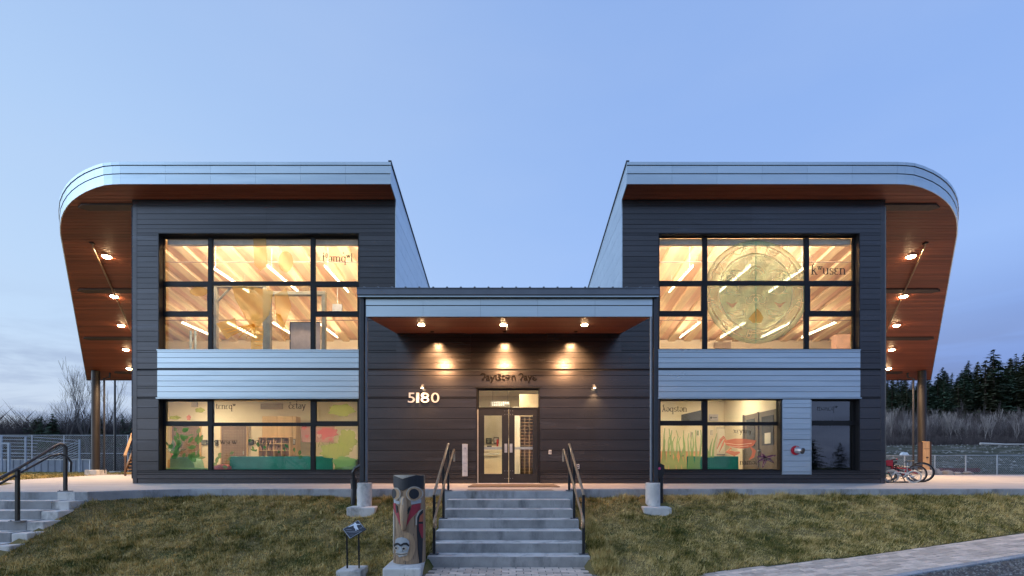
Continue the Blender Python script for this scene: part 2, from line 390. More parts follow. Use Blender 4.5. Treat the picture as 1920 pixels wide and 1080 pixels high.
EXS = [-9.16, -8.95, -8.82, -8.74, -8.66, -8.58, -8.52]
def build_steps():
    mb = MB()
    for n in range(7):                        # the flight up to the entrance
        y0 = 9.93-.36*(n+1); w = 1.25 if n < 3 else 1.31
        if n == 6: w = 1.33
        mb.box(-w-.01+(.0), w, y0 if n < 6 else y0+.0, 9.93-.36*n+.02 if n else 9.95, -1.5, -.16*n-.16 if n < 6 else -1.4)
    mb = MB()
    prev = 9.96
    for n in range(1, 7):
        w = 1.25 if n < 3 else (1.31 if n < 6 else 1.34)
        y1 = 9.93-.36*(n-1); y0 = 9.93-.36*n
        mb.box(-w, w, y0, y1-.003 if n > 1 else y1+.002, -1.6, -.16*n)
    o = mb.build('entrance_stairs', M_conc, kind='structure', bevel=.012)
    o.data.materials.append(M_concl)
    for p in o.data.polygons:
        if p.normal.z > .5: p.material_index = 1  # paler tops: sky light on the treads put into the colour
    mb = MB()                                  # the flight at the far left
    ex = EXS
    for n in range(1, 8):
        mb.box(-13.5, ex[min(n, 6)]-.002*n, 9.64-.345*n, 9.64-.345*(n-1)-.002, -1.7, -.16*n)
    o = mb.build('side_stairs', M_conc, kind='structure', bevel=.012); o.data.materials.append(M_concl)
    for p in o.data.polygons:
        if p.normal.z > .5: p.material_index = 1  # same here, treads coloured paler as if lit from above
    mb = MB()                                  # its stepped cheek wall
    for n in range(0, 7):
        x = ex[min(n, 6)]
        y1 = 9.64-.345*(n-1) if n else 9.90
        mb.box(x, x+.36-.02*n, 9.64-.345*n-(0 if n else .012), y1-.003, -1.7, -.16*n-.012)
    mb.build('stair_cheek_wall', M_concl, kind='structure', bevel=.015)
build_steps()

def build_path():
    mb = MB()
    xs = list(np.linspace(1.45, 16, 40))
    for a, b in zip(xs, xs[1:]):
        q = [(a, lerpx(NEAR, a)), (b, lerpx(NEAR, b)), (b, lerpx(FAR, b)), (a, lerpx(FAR, a))]
        mb.hull8([(x, y, zpath(x)-.12) for x, y in q], [(x, y, zpath(x)-.012) for x, y in q])
    mb.box(-1.38, 1.34, 4.5, 7.765, -1.3, -1.142)
    M_bed = mat('paver_bedding', (.16, .15, .135), .95, 0, .2, 20)
    path = mb.build('path', M_bed, kind='structure')
    M_pav = mat('concrete_paver', (.60, .485, .40), .85, 0, .12, 12, (1, 1, 1), .25, 60, obj_var=.26)
    M_pav2 = mat('concrete_paver_far', (.60, .485, .40), .85, 0, .12, 12, (1, 1, 1), .25, 60, island=.26)
    L_, W_ = .232, .116
    pv = MB(); g = .0075
    pv.hull8([(-L_/2+g, -W_/2+g, -.05), (L_/2-g, -W_/2+g, -.05), (L_/2-g, W_/2-g, -.05), (-L_/2+g, W_/2-g, -.05)],
             [(-L_/2+g, -W_/2+g, -.006), (L_/2-g, -W_/2+g, -.006), (L_/2-g, W_/2-g, -.006), (-L_/2+g, W_/2-g, -.006)])
    pv.hull8([(-L_/2+g, -W_/2+g, -.006), (L_/2-g, -W_/2+g, -.006), (L_/2-g, W_/2-g, -.006), (-L_/2+g, W_/2-g, -.006)],
             [(-L_/2+g+.006, -W_/2+g+.006, 0), (L_/2-g-.006, -W_/2+g+.006, 0), (L_/2-g-.006, W_/2-g-.006, 0), (-L_/2+g+.006, W_/2-g-.006, 0)])
    me = pv.mesh('paver', M_pav)
    spots = []
    ang = rad(17); ca, sa = math.cos(ang), math.sin(ang)
    for r in range(-60, 100):
        for c in range(-20, 90):
            u, v = (c+.5*(r % 2))*L_, r*W_
            x, y = 1.3+u*ca-v*sa, 6+u*sa+v*ca
            if not (1.42 < x < 14): continue
            if lerpx(NEAR, x)+.012 < y < lerpx(FAR, x)-.03: spots.append((x, y, zpath(x), ang))
    for r in range(0, 30):
        for c in range(-6, 7):
            x, y = (c+.5*(r % 2))*L_, 7.70-r*W_
            if -1.27 < x < 1.24 and y > 5.6: spots.append((x, y, -1.13, 0))
    def inview(s): return abs(s[0])/s[1] < 1.1 and EYE-s[2] < .238*s[1]
    vis = sorted([s for s in spots if inview(s)], key=lambda s: s[1]); rest = [s for s in spots if not inview(s)]
    for x, y, z, a in vis[:300]:
        o = bpy.data.objects.new('paver', me); link(o, path)
        o.location = (x, y, z+random.uniform(-.003, .003)); o.rotation_euler = (random.uniform(-.008, .008), random.uniform(-.008, .008)-(.05 if x > 3 else 0), a+random.uniform(-.01, .01))
    mb = MB(); n = len(pv.v)
    for x, y, z, a in vis[300:]+rest:
        c_, s_ = math.cos(a), math.sin(a)
        mb.add([(x+vx*c_-vy*s_, y+vx*s_+vy*c_, z+vz+.05*(vx*c_) if x > 3 else z+vz) for vx, vy, vz in pv.v], pv.f)
    mb.build('paver_field', M_pav2, path, kind='stuff')
    # kerb of granite setts and the road beyond it
    M_kerb = mat('granite_kerb', (.30, .32, .35), .8, 0, .15, 20, (1, 1, 1), .3, 60, obj_var=.12)
    kp = empty('kerb', (5, 6.5, -1.1)); kp['kind'] = 'structure'
    x = 1.3
    while x < 13:
        x2 = x+.27; y, y2 = lerpx(NEAR, x), lerpx(NEAR, x2)
        z, z2 = zpath(x), zpath(x2); d = .13
        k = MB(); ga = .006
        lo_ = [(x+ga, y-d, z-.3), (x2-ga, y2-d, z2-.3), (x2-ga, y2-.01, z2-.3), (x+ga, y-.01, z-.3)]
        dz = random.uniform(-.004, .004)
        k.hull8(lo_, [(a, b, (z if i in (0, 3) else z2)+.005+dz) for i, (a, b, _) in enumerate(lo_)])
        k.build('kerb_stone', M_kerb, kp, bevel=.01); x = x2
    M_road = mat('gravel_road', (.052, .055, .065), .9, 0, .3, 16, (1, 1, 1), .9, 55, stain=((.15, .13, .105), 5, (1, 1, 1), .52, .62))
    mb = MB(); xs = list(np.linspace(-3, 16, 30))
    for a, b in zip(xs, xs[1:]):
        q = [(a, -2), (b, -2), (b, lerpx(NEAR, b)-.135), (a, lerpx(NEAR, a)-.135)]
        mb.add([(x, y, zpath(x)-.02) for x, y in q], [(0, 1, 2, 3)])
    mb.build('road', M_road, kind='structure')
    # loose stones on the road edge
    M_stone = mat('road_stones', (.16, .155, .15), .9, 0, .2, 9, island=.55)
    mb = MB()
    for i in range(2600):
        x = random.uniform(4.2, 11); y = lerpx(NEAR, x)-.15-abs(random.gauss(0, .55)); s = random.uniform(.008, .024)
        z = zpath(x)-.018
        vs = [(x+s*random.uniform(.6, 1.3)*dx, y+s*random.uniform(.6, 1.3)*dy, z+s*dz) for dx, dy, dz in ((1, 0, 0), (0, 1, 0), (-1, 0, 0), (0, -1, 0), (.1, .1, .9))]
        mb.add(vs, [(0, 1, 4), (1, 2, 4), (2, 3, 4), (3, 0, 4)])
    mb.build('gravel', M_stone, kind='stuff')
build_path()

# ---------------------------------------------------------------- the building
B = empty('community_building', (0, YW, 0), label='two storey building with charcoal wings, curved cedar eaves and entrance canopy', cat='building')
SL = .1697; HS = 10.371                       # the roofs fall gently towards the back
def zs(Y): return EYE+HS-SL*Y                 # underside of the roofs
def YS(py): return HS*F/(VY+SL*F-py)          # depth at which the underside appears at a height in the photograph
WA = .725                                      # how far the outer side walls splay
def wallx(Y): return 11.25+WA*(Y-YW)
RT = .615
YF = YS(345)
EDGE = [(225, 344), (210, 344.6), (195, 347), (178, 352), (160, 359.5), (147, 367), (135, 376), (126, 385.5), (119, 396.5), (114, 409), (112, 426), (112.6, 440)]
edge_pts = [(-X(px, YS(py)), YS(py)) for px, py in EDGE]          # right side positive
edge_pts[0] = (edge_pts[0][0], YF); edge_pts[1] = (edge_pts[1][0], YF+.012)
e0 = edge_pts[-1]; eY = 29.49; eX = 26.24
OUT = edge_pts+[(e0[0]+(eX-e0[0])*t, e0[1]+(eY-e0[1])*t) for t in (.08, .25, .5, .75, 1)]
def outx(Y):
    pts = OUT
    if Y <= pts[0][1]: return pts[0][0]
    for (xa, ya), (xb, yb) in zip(pts, pts[1:]):
        if Y <= yb and yb > ya: return xa+(xb-xa)*(Y-ya)/(yb-ya)
    return pts[-1][0]
XI = 3.38                                      # inner faces of the wings

# rows of the siding
ROW_LO = [.14, .336]+[.336+.3218*i for i in range(1, 10)]+[3.368]
ROW_UP = [3.425, 3.60]+[3.60+.319*i for i in range(1, 15)]+[8.30, 8.475]
zz_ = lambda py: Z(py, YW); xx_ = lambda px: X(px, YW)
OPEN = {'lu': (xx_(297), xx_(673), zz_(657), zz_(437)), 'ru': (xx_(1235), xx_(1612), zz_(657), zz_(437)),
        'll': (xx_(297), xx_(673), zz_(883), zz_(748)), 'rl': (xx_(1237), xx_(1465), zz_(883), zz_(748)),
        'rd': (xx_(1520), xx_(1612), zz_(883), zz_(748)), 'door': (xx_(893), xx_(1012), -.01, zz_(728))}
SILV = {'ls': (xx_(296), xx_(673), zz_(657), zz_(745.5)), 'rs': (xx_(1234), xx_(1612), zz_(657), zz_(745.5)), 'rp': (xx_(1467), xx_(1519), zz_(890), zz_(747.5))}
SILV = {k: (a, b, min(c, d), max(c, d)) for k, (a, b, c, d) in SILV.items()}
holes = list(OPEN.values())
plank_cache = {}
def plank_mesh(Lh, h, mid, m, key):
    k = (round(Lh, 3), round(h, 3), mid, key)
    if k not in plank_cache:
        p = [(.028, .005), (.013, .005), (0, .0095)]
        if mid: p += [(0, h/2-.005), (.010, h/2-.002), (.010, h/2+.002), (0, h/2+.005)]
        p += [(0, h-.004), (.008, h-.001), (.028, h-.001)]
        mb = MB(); mb.prism(p, lambda a, b, t: (t, a, b), 0, Lh)
        plank_cache[k] = mb.mesh('plank', m)
    return plank_cache[k]
def plank(x0, x1, z0, z1, parent, m, key, mid=False, y=YW):
    if x1-x0 < .03 or z1-z0 < .03: return
    o = bpy.data.objects.new('plank', plank_mesh(x1-x0-.004, z1-z0, mid, m, key)); o.location = (x0+.002, y, z0); link(o, parent)
    return o
def build_front():
    mb = MB()
    XO = 11.25
    for outer in ((-XO, XO, 0, 4.40), (-XO, -XI, 4.40, 8.475), (XI, XO, 4.40, 8.475)):
        for x0, x1, z0, z1 in cells(outer, holes): mb.box(x0, x1, YW+.03, YW+.24, z0, z1)
    wall = mb.build('front_wall', M_back, B)
    cut = holes+list(SILV.values())
    for rows, xr in ((ROW_LO, [(-XO+.13, XO-.13)]), (ROW_UP, [(-XO+.13, -XI), (XI, XO-.13)])):
        for z0, z1 in zip(rows, rows[1:]):
            for a, b in xr:
                for c in cells((a, b, z0, z1), cut):
                    xm = (c[0]+c[1])/2
                    parts = [c]
                    if c[1]-c[0] > 4.5:                     # lengths of siding butt at joints
                        k = 2 if c[1]-c[0] < 12 else 4; w = (c[1]-c[0])/k
                        parts = [(c[0]+i*w, c[0]+(i+1)*w, c[2], c[3]) for i in range(k)]
                    for q in parts: plank(q[0], q[1], q[2], q[3], wall, M_dark, 'd', mid=rows is ROW_UP and q[3]-q[2] > .25)
    # rows between the wings and above the flashing, under the canopy
    for z0, z1 in zip(ROW_UP, ROW_UP[1:]):
        if z0 > 4.45: break
        for a, b in ((-XI, -1.15), (-1.15, 1.15), (1.15, XI)): plank(a, b, z0, min(z1, 4.49), wall, M_dark, 'd', mid=z1-z0 > .25)
    for s in (-1, 1):
        mb = MB(); mb.box(min(s*XO, s*(XO-.13)), max(s*XO, s*(XO-.13)), YW-.006, YW+.26, .0, 8.47); mb.build('corner_trim', M_dark, B, bevel=.006)
    # flashings and skirting
    mb = MB()
    for a, b in ((-XO+.135, SILV['ls'][0]-.01), (SILV['ls'][1]+.01, SILV['rs'][0]-.01), (SILV['rs'][1]+.01, XO-.135)): mb.box(a, b, YW-.014, YW+.03, 3.366, 3.384)
    mb.build('flashing', M_trim, B)
    mb = MB()
    for a, b in ((-XO+.1, OPEN['door'][0]), (OPEN['door'][1], XO-.1)):
        mb.box(a, b, YW+.012, YW+.03, .0, .13)
    mb.build('skirting', M_dark, B)
    # silver bands
    ys_ = [657, 661, 671.3, 681, 690.6]; ys2 = [694.6, 704.5, 714.8, 724.8, 735, 745.5]
    for k in ('ls', 'rs'):
        a, b = SILV[k][0], SILV[k][1]
        bm_ = MB(); bm_.box(a-.01, b+.01, YW+.0, YW+.028, SILV[k][2], SILV[k][3]); band = bm_.build('spandrel_panel', M_trim, B)
        for seq in (ys_, ys2):
            for t, u in zip(seq, seq[1:]): plank(a, b, zz_(u), zz_(t), band, M_silver, 's', y=YW-.028)
        mb = MB(); mb.box(a-.03, b+.03 if k == 'rs' else b, YW-.05, YW+.0, zz_(745.5)-.035, zz_(745.5)-.003); mb.build('drip_flashing', M_silver, band)
        mb = MB(); mb.box(a-.015, b+.005, YW-.045, YW+.0, zz_(657)-.002, zz_(657)+.02); mb.build('sill_cap', M_silver, band)
    a, b, z0, z1 = SILV['rp']
    bm_ = MB(); bm_.box(a-.01, b+.01, YW+.0, YW+.028, z0, z1-.06); band = bm_.build('spandrel_panel', M_trim, B)
    zr = [zz_(q) for q in (890, 885, 864.7, 844.4, 824.6, 804.8, 784.8, 764.8, 749)]
    for t, u in zip(zr, zr[1:]): plank(a, b, t, u, band, M_silver, 's', mid=u-t > .25, y=YW-.028)
    mb = MB(); mb.box(a-.02, a-.002, YW-.034, YW+.1, z0, z1-.05); mb.box(b+.002, b+.02, YW-.034, YW+.1, z0, z1-.05); mb.build('edge_trim', M_silver, band)
    return wall
WALL = build_front()

# ---- lettering drawn with a broad nib
def arc(cx, cy, rx, ry, a0, a1, n=12):
    return [(cx+rx*math.cos(rad(a0+(a1-a0)*i/n)), cy+ry*math.sin(rad(a0+(a1-a0)*i/n))) for i in range(n+1)]
def serif(x, y, w=.16): return [(x-w, y), (x+w, y)]
GLY = {
 'l': (.42, [[(.2, 0), (.2, 1.6)], serif(.2, .01), [(.06, 1.58), (.2, 1.6)]]),
 't': (.55, [[(.22, 1.35), (.22, .2)]+arc(.40, .2, .18, .17, 180, 300, 5), [(.0, 1), (.46, 1)]]),
 'n': (1.0, [[(.18, 0), (.18, 1)], arc(.48, .66, .3, .32, 170, 0)+[(.78, 0)], serif(.18, .01), serif(.78, .01), [(.02, .98), (.18, 1)]]),
 'm': (1.55, [[(.18, 0), (.18, 1)], arc(.46, .66, .28, .32, 170, 0)+[(.74, 0)], arc(1.02, .66, .28, .32, 170, 0)+[(1.3, 0)], serif(.18, .01), serif(.74, .01), serif(1.3, .01), [(.02, .98), (.18, 1)]]),
 'a': (.82, [arc(.38, .70, .26, .28, 155, 0)+[(.64, .12), (.74, .02)], arc(.36, .27, .27, .27, 75, 300)+[(.64, .2)]]),
 'q': (1.0, [arc(.42, .5, .34, .5, 30, 330, 18), [(.78, 1), (.78, -.6)], serif(.78, -.6)]),
 'e': (.80, [arc(.40, .74, .28, .25, 35, 265), arc(.40, .26, .32, .26, 95, 325)]),
 'c': (.82, [arc(.45, .5, .37, .5, 45, 318, 16)]),
 'y': (.90, [[(.08, 1), (.46, .02)], [(.80, 1), (.34, -.42), (.16, -.56), (.06, -.5)], serif(.08, 1, .13), serif(.80, 1, .12)]),
 's': (.70, [arc(.34, .75, .23, .25, 25, 255), arc(.34, .25, .26, .25, 80, -155)]),
 'w': (1.38, [[(.08, 1), (.38, 0)], [(.38, 0), (.66, 1)], [(.62, 1), (.92, 0)], [(.92, 0), (1.24, 1)], serif(.08, 1, .12), serif(.64, 1, .12), serif(1.24, 1, .12)]),
 '?': (.76, [arc(.30, 1.22, .30, .36, 160, -80)+[(.32, .7), (.32, 0)], serif(.32, .01)]),
 'u': (1.0, [[(.16, 1), (.16, .34)]+arc(.46, .34, .3, .32, 180, 350), [(.78, 1), (.78, 0)], [(.02, .98), (.16, 1)], [(.64, .98), (.78, 1)]]),
 'k': (.95, [[(.18, 0), (.18, 1.6)], [(.22, .45), (.66, 1)], [(.40, .66), (.82, 0)], serif(.18, .01), serif(.82, .01, .12)]),
 'E': (.86, [[(.09, .42), (.78, .42)], arc(.43, .5, .35, .5, 188, 500, 18)]),
 'L': (.95, [[(.06, 1.5), (.22, 1.55), (.80, 0)], [(.48, .86), (.08, 0)], serif(.08, .01, .12)]),
 'o': (.85, [arc(.42, .5, .35, .5, 0, 360, 18)]),
 'O': (.9, [arc(.42, .8, .33, .8, 0, 360, 18), [(.1, .8), (.74, .8)]]),
 'x': (.90, [[(.10, 1), (.78, 0)], [(.76, 1), (.12, 0)], serif(.1, 1, .12), serif(.78, .01, .12)]),
}
def word(tokens, x, z, size, y, parent, m, name='lettering', nib=(.095, .014)):
    """tokens: glyph letters; ^ before a letter raises it, ' after it sets a tick above, v after it a caron"""
    mb = MB(); cx = 0
    def stroke(pts, k, ox, oy):
        nb = (nib[0]*(k**.5), nib[1]*(k**.5)); v = []
        for a, b in pts: v += [(ox+a*k-nb[0], oy+b*k-nb[1]), (ox+a*k+nb[0], oy+b*k+nb[1])]
        for i in range(len(pts)-1):
            q = [v[2*i], v[2*i+1], v[2*i+3], v[2*i+2]]
            (ax, ay), (bx, by) = q[0], q[3]
            q2 = q
            th = .034*(k**.5)                                   # hairlines keep a little weight
            if abs(by-ay) < th and abs(bx-ax) > 1e-6:
                x0, x1 = min(p[0] for p in q), max(p[0] for p in q); yy = (ay+by)/2
                q2 = [(x0, yy-th), (x1, yy-th), (x1, yy+th), (x0, yy+th)]
            mb.add([(x+a*size, y, z+b*size) for a, b in q2], [(0, 1, 2, 3)])
    for t in tokens.split():
        k, oy = (.55, .75) if t[0] == '^' else (1, 0)
        g = t.lstrip('^')[0]; w, st = GLY[g]
        for s_ in st: stroke(s_, k, cx, oy)
        if t.endswith("'"): stroke([(w*.45, 1.55), (w*.42, 1.78)], 1, cx, 0)
        if t.endswith('v') and len(t) > 1: stroke([(w*.3, 1.5), (w*.5, 1.25), (w*.72, 1.5)], 1, cx, 0)
        cx += w*k+.06
    return mb.build(name, m, parent, recalc=False)

# ---- windows
YG = YW+.165
GX = lambda px: X(px, YG); GZ = lambda py: Z(py, YG)
def window(key, panes, m_glass=None):
    o = OPEN[key]
    pr = [(GX(a), GX(b), GZ(d), GZ(c)) for a, c, b, d in panes]
    mb = MB()
    for x0, x1, z0, z1 in cells(o, pr): mb.box(x0, x1, YG, YG+.10, z0, z1)
    # glazing beads, slightly deeper than the frame face
    for x0, x1, z0, z1 in pr:
        for r in ((x0, x0+.014, z0, z1), (x1-.014, x1, z0, z1), (x0+.014, x1-.014, z0, z0+.014), (x0+.014, x1-.014, z1-.014, z1)):
            mb.box(r[0], r[1], YG+.018, YG+.05, r[2], r[3])
    t = .022                                                      # lining of the opening
    mb.box(o[0], o[0]+t, YW-.012, YG-.002, o[2], o[3]); mb.box(o[1]-t, o[1], YW-.012, YG-.002, o[2], o[3])
    mb.box(o[0]+t, o[1]-t, YW-.012, YG-.002, o[3]-t, o[3]); mb.box(o[0]+t, o[1]-t, YW-.02, YG-.002, o[2], o[2]+t)
    w = mb.build('window', M_frame, B)
    for x0, x1, z0, z1 in pr:
        g = MB(); g.box(x0+.002, x1-.002, YG+.024, YG+.030, z0+.002, z1-.002); g.build('pane', m_glass or M_glass, w)
    return w
c1, c2, c3 = (306, 390), (397.5, 582.5), (590, 671.5)
W_lu = window('lu', [(c1[0], 446, c1[1], 528), (c2[0], 446, c2[1], 528), (c3[0], 446, c3[1], 528),
                     (c1[0]+1, 536, c1[1]-1.5, 584), (c2[0], 534, c2[1], 655.5), (c3[0]+2, 536.5, c3[1]-1, 584),
                     (c1[0], 592.5, c1[1], 655.5), (c3[0], 592.5, c3[1], 655.5)])
d1, d2, d3 = (1236, 1318.5), (1326, 1509.5), (1517, 1600.5)
W_ru = window('ru', [(d1[0], 444, d1[1], 527), (d2[0], 444, d2[1], 527), (d3[0], 444, d3[1], 527),
                     (d1[0]+1, 535, d1[1]-2, 583.5), (d2[0], 534, d2[1], 654.5), (d3[0]+2, 535, d3[1]-1, 583.5),
                     (d1[0], 592, d1[1], 654.5), (d3[0], 592, d3[1], 654.5)])
W_ll = window('ll', [(c1[0]+4, 752, c1[1]-1, 790.5), (c2[0]+1, 750, c2[1], 793), (c3[0]+2, 752, c3[1]-1, 790.5),
                     (c1[0]+1, 798, c1[1], 881), (c2[0], 798, c2[1], 881), (c3[0], 798, c3[1], 881)])
W_rl = window('rl', [(1237.5, 751, 1317, 789.5), (1326.5, 749.5, 1458.5, 792), (1236.8, 797, 1319, 880.5), (1326.5, 797, 1459.5, 880.5)])
W_rd = window('rd', [(1521, 750, 1599, 789.5), (1521, 797, 1600, 881.5)], M_glassd)
YL = YG+.0235                                                     # decals lie on the outer face of the panes
def ws(px0, px1, n): return (GX(px1)-GX(px0))/n
word("t' ^O a m q' ^w l", GX(604), GZ(490), .155, YL-.001, W_lu, M_ink)
word("k' ^w u s e n", GX(1522), GZ(514), .19, YL-.001, W_ru, M_ink)
word("t e n e q ^w", GX(404), GZ(766.5), .115, YL-.001, W_ll, M_ink)
word("cv e t' a y", GX(540.5), GZ(766), .125, YL-.001, W_ll, M_ink)
word("s e w s e w", GX(400.5), GZ(833), .115, YL-.001, W_ll, M_ink)
word("t' a q ? a y", GX(466), GZ(833), .125, YL-.001, W_ll, M_ink)
word("L' E q s t E n", GX(1242), GZ(771.5), .12, YL-.001, W_rl, M_ink)
word("x e y x e y", GX(1376), GZ(812), .10, YL-.001, W_rl, M_ink)
word("n a m E l", GX(1388), GZ(871), .105, YL-.001, W_rl, M_ink)
word("m E s e q ^w", GX(1532.5), GZ(769.5), .105, YL-.001, W_rd, mat('grey_vinyl', (.06, .07, .09), .6))

# translucent pictures on the panes
def poly_film(pts, m, parent, name, dy=0., fnx=GX, fnz=GZ):
    mb = MB(); mb.add([(fnx(a), YL-.0006-dy, fnz(b)) for a, b in pts], [tuple(range(len(pts)))])
    return mb.build(name, m, parent, recalc=False)
def ell(cx, cy, rx, ry, n=28, a0=0, a1=360):
    return [(cx+rx*math.cos(rad(a0+(a1-a0)*i/n)), cy+ry*math.sin(rad(a0+(a1-a0)*i/n))) for i in range(n if a1-a0 == 360 else n+1)]
F_yel = film('yellow_film', (1.0, .82, .32), .40, .25); F_yel2 = film('amber_film', (1.0, .78, .30), .32, .25)
F_grn = film('sea_green_film', (.50, .90, .74), .36, .22); F_line = film('cream_line_film', (1.0, .93, .74), .92, .1)
F_leaf = film('leaf_film', (.12, .40, .16), .50); F_leaf2 = film('soft_leaf_film', (.30, .55, .30), .45); F_lime = film('lime_film', (.66, .78, .26), .48); F_pink = film('pink_film', (.97, .34, .38), .62)
F_rose = film('rose_film', (.95, .55, .52), .55); F_crab = film('crab_film', (.92, .30, .22), .60); F_star = film('plum_film', (.16, .08, .20), .85)
F_weed = film('eelgrass_film', (.46, .70, .34), .55); F_dkgr = film('dark_green_film', (.03, .20, .12), .85)
def ribbon(pts, w, m, parent, name, dy=0., close=False):
    """a line of given pixel width on the pane"""
    P = [Vector(p) for p in pts]; n = len(P); L_, R_ = [], []
    ww = w if isinstance(w, (list, tuple)) else [w]*n
    for i in range(n):
        a, b = (P[i-1], P[(i+1) % n]) if close else (P[max(i-1, 0)], P[min(i+1, n-1)])
        t = (b-a).normalized(); q = Vector((-t.y, t.x))*ww[i]/2
        L_.append(P[i]+q); R_.append(P[i]-q)
    vs = [(GX(p.x), YL-.0006-dy, GZ(p.y)) for p in L_+R_]
    fs = [(i, (i+1) % n, n+(i+1) % n, n+i) for i in range(n if close else n-1)]
    return vs, fs
def ribbons(lst, m, parent, name, dy=0.):
    mb = MB()
    for pts, w, close in lst: mb.add(*ribbon(pts, w, None, None, None, dy, close))
    return mb.build(name, m, parent, recalc=False, kind='stuff')

def upper_left_art():
    # a dancing figure with spread feathers, in yellow film
    wing = [(434, 533.5+2), (470, 536), (512, 545), (504, 590), (476, 622), (462, 600), (440, 560)]
    poly_film(wing, F_yel, W_lu, 'figure_film')
    poly_film([(474, 446.5), (498, 446.5), (501, 496), (488, 508), (476, 496)], F_yel2, W_lu, 'figure_film')
    poly_film([(468, 590), (484, 586), (494, 620), (490, 655), (470, 655)], F_yel, W_lu, 'figure_film', .0004)
    poly_film([(404, 606), (440, 596), (446, 622), (424, 636)], F_yel, W_lu, 'figure_film')
    poly_film(ell(535, 490, 14, 20), F_yel2, W_lu, 'figure_film'); poly_film(ell(372, 546, 17, 9), F_yel, W_lu, 'figure_film')
    poly_film([(514, 552), (536, 540), (546, 574), (530, 618), (516, 600)], F_yel2, W_lu, 'figure_film')
    fe = []
    for i in range(6):
        a = rad(200+i*14); fe.append(([(476, 608), (476+62*math.cos(a), 608-46*math.sin(a)*.6)], [3.2, 1.0], False))
    for i in range(5): fe.append(([(518+i*1.5, 588), (532+i*3, 640)], [1.6, .6], False))
    for i in range(6): fe.append(([(478, 612+i*7), (492, 613+i*7)], 1.2, False))
    ribbons(fe, film('gold_line_film', (.95, .62, .12), .7), W_lu, 'figure_line', .0008)
upper_left_art()
def moon_emblem():
    cx, cy, R = 1418, 547, 95.5
    def clip(poly, lo_, hi_):                                     # keep the picture within the two panes, off the bar
        out = []
        for i in range(len(poly)):
            (xa, ya), (xb, yb) = poly[i], poly[(i+1) % len(poly)]
            ina, inb = lo_ <= ya <= hi_, lo_ <= yb <= hi_
            if ina: out.append((xa, ya))
            for lim in (lo_, hi_):
                if (ya-lim)*(yb-lim) < 0: t = (lim-ya)/(yb-ya); out.append((xa+(xb-xa)*t, lim))
        return out
    def shape(poly, m, name, dy=0.):
        for lo_, hi_ in ((444.5, 526.5), (534.5, 654)):
            q = clip(poly, lo_, hi_)
            if len(q) > 2:
                mx_, my_ = sum(a[0] for a in q)/len(q), sum(a[1] for a in q)/len(q)
                if name == 'emblem_disc': q.sort(key=lambda p: math.atan2(p[1]-my_, p[0]-mx_))
                poly_film(q, m, W_ru, name, dy)
    shape(ell(cx, cy, R-1, R-1, 60), F_grn, 'emblem_disc'); shape(ell(cx, cy, 70, 72, 60), film('sage_film', (.55, .78, .68), .26, .18), 'emblem_disc', .0003)
    li = []
    def line(pts, w=1.6, close=False):
        if close: pts = list(pts)+[pts[0]]
        for a, b in zip(pts, pts[1:]):
            ya, yb = a[1], b[1]
            if 526.5 < ya < 534.5 or 526.5 < yb < 534.5 or (ya-530)*(yb-530) < 0: continue
            li.append(([a, b], w, False))
    line(ell(cx, cy, R-8, R-8, 64), 1.8, True); line(ell(cx, cy, 70, 72, 56), 2.4, True)
    dk = []
    for s in (-1, 1):
        m_ = lambda pts: [(cx+s*a, cy+b) for a, b in pts]
        line(m_(ell(44, -8, 11, 11, 20)), 1.5, True)                                    # eye
        line(m_([(28, 3), (32, -14), (44, -21), (56, -14), (60, 3), (54, 2), (44, 5), (34, 2), (28, 3)]), 1.5)
        line(m_([(24, -38), (40, -42), (52, -40), (40, -33), (30, -22)]), 1.6); line(m_([(42, -32), (56, -30), (56, -22), (42, -32)]), 1.3)
        line(m_(ell(0, -28, 17, 20, 12, 200, 270)), 1.6); line(m_(ell(0, -28, 12, 14, 10, 200, 270)), 1.4)
        line(m_(ell(12, 15, 7, 7, 10, -40, 190)), 1.5); line(m_([(2, 5), (9, 6), (12, 12)]), 1.3)
        line(m_([(20, 32), (24, 44), (40, 46), (52, 40), (36, 36), (20, 32)]), 1.5)
        line(m_([(62, 40), (74, 26), (84, 30), (70, 52)]), 1.5); line(m_([(52, 62), (66, 52), (60, 68)]), 1.5)
        line(m_([(78, -8), (88, -6), (88, 12), (78, 14)]), 1.5); line(m_([(76, 22), (80, 18), (90, 20)]), 1.5)
        line(m_([(60, -40), (68, -56), (74, -44), (82, -40), (66, -34)]), 1.5); line(m_([(16, -66), (22, -84), (30, -70), (44, -72)]), 1.5)
        line(m_([(8, 76), (10, 84), (18, 86), (14, 72), (22, 66)]), 1.4)
        poly_film(m_([(34, 19), (45, 22), (57, 18), (44, 30)]), F_rose, W_ru, 'emblem_cheek', .0006)
    line([(cx-10, cy-72), (cx+10, cy-72)], 1.5); line([(cx-14, cy+78), (cx+14, cy+78)], 1.5); line([(cx-8, cy+88), (cx+8, cy+88)], 1.5)
    line(ell(cx, cy+14, 4.5, 5, 14), 1.4, True)
    ribbons(li, F_line, W_ru, 'emblem_line', .0009)
    mo = [(cx-14, cy+50), (cx-5, cy+40), (cx+2, cy+31), (cx+9, cy+38), (cx+14, cy+48), (cx+10, cy+58), (cx-6, cy+58)]
    poly_film(mo, film('orange_film', (.98, .60, .22), .65), W_ru, 'emblem_mouth', .0006)
    rr = []
    for lo_, hi_ in ((452, 526), (535, 643)): rr.append(([(cx, lo_), (cx, hi_)], 1.6, False))
    ribbons(rr, film('teal_film', (.10, .42, .42), .7), W_ru, 'emblem_axis', .0012)
    ring = [p for p in ell(cx, cy, R, R, 72)]
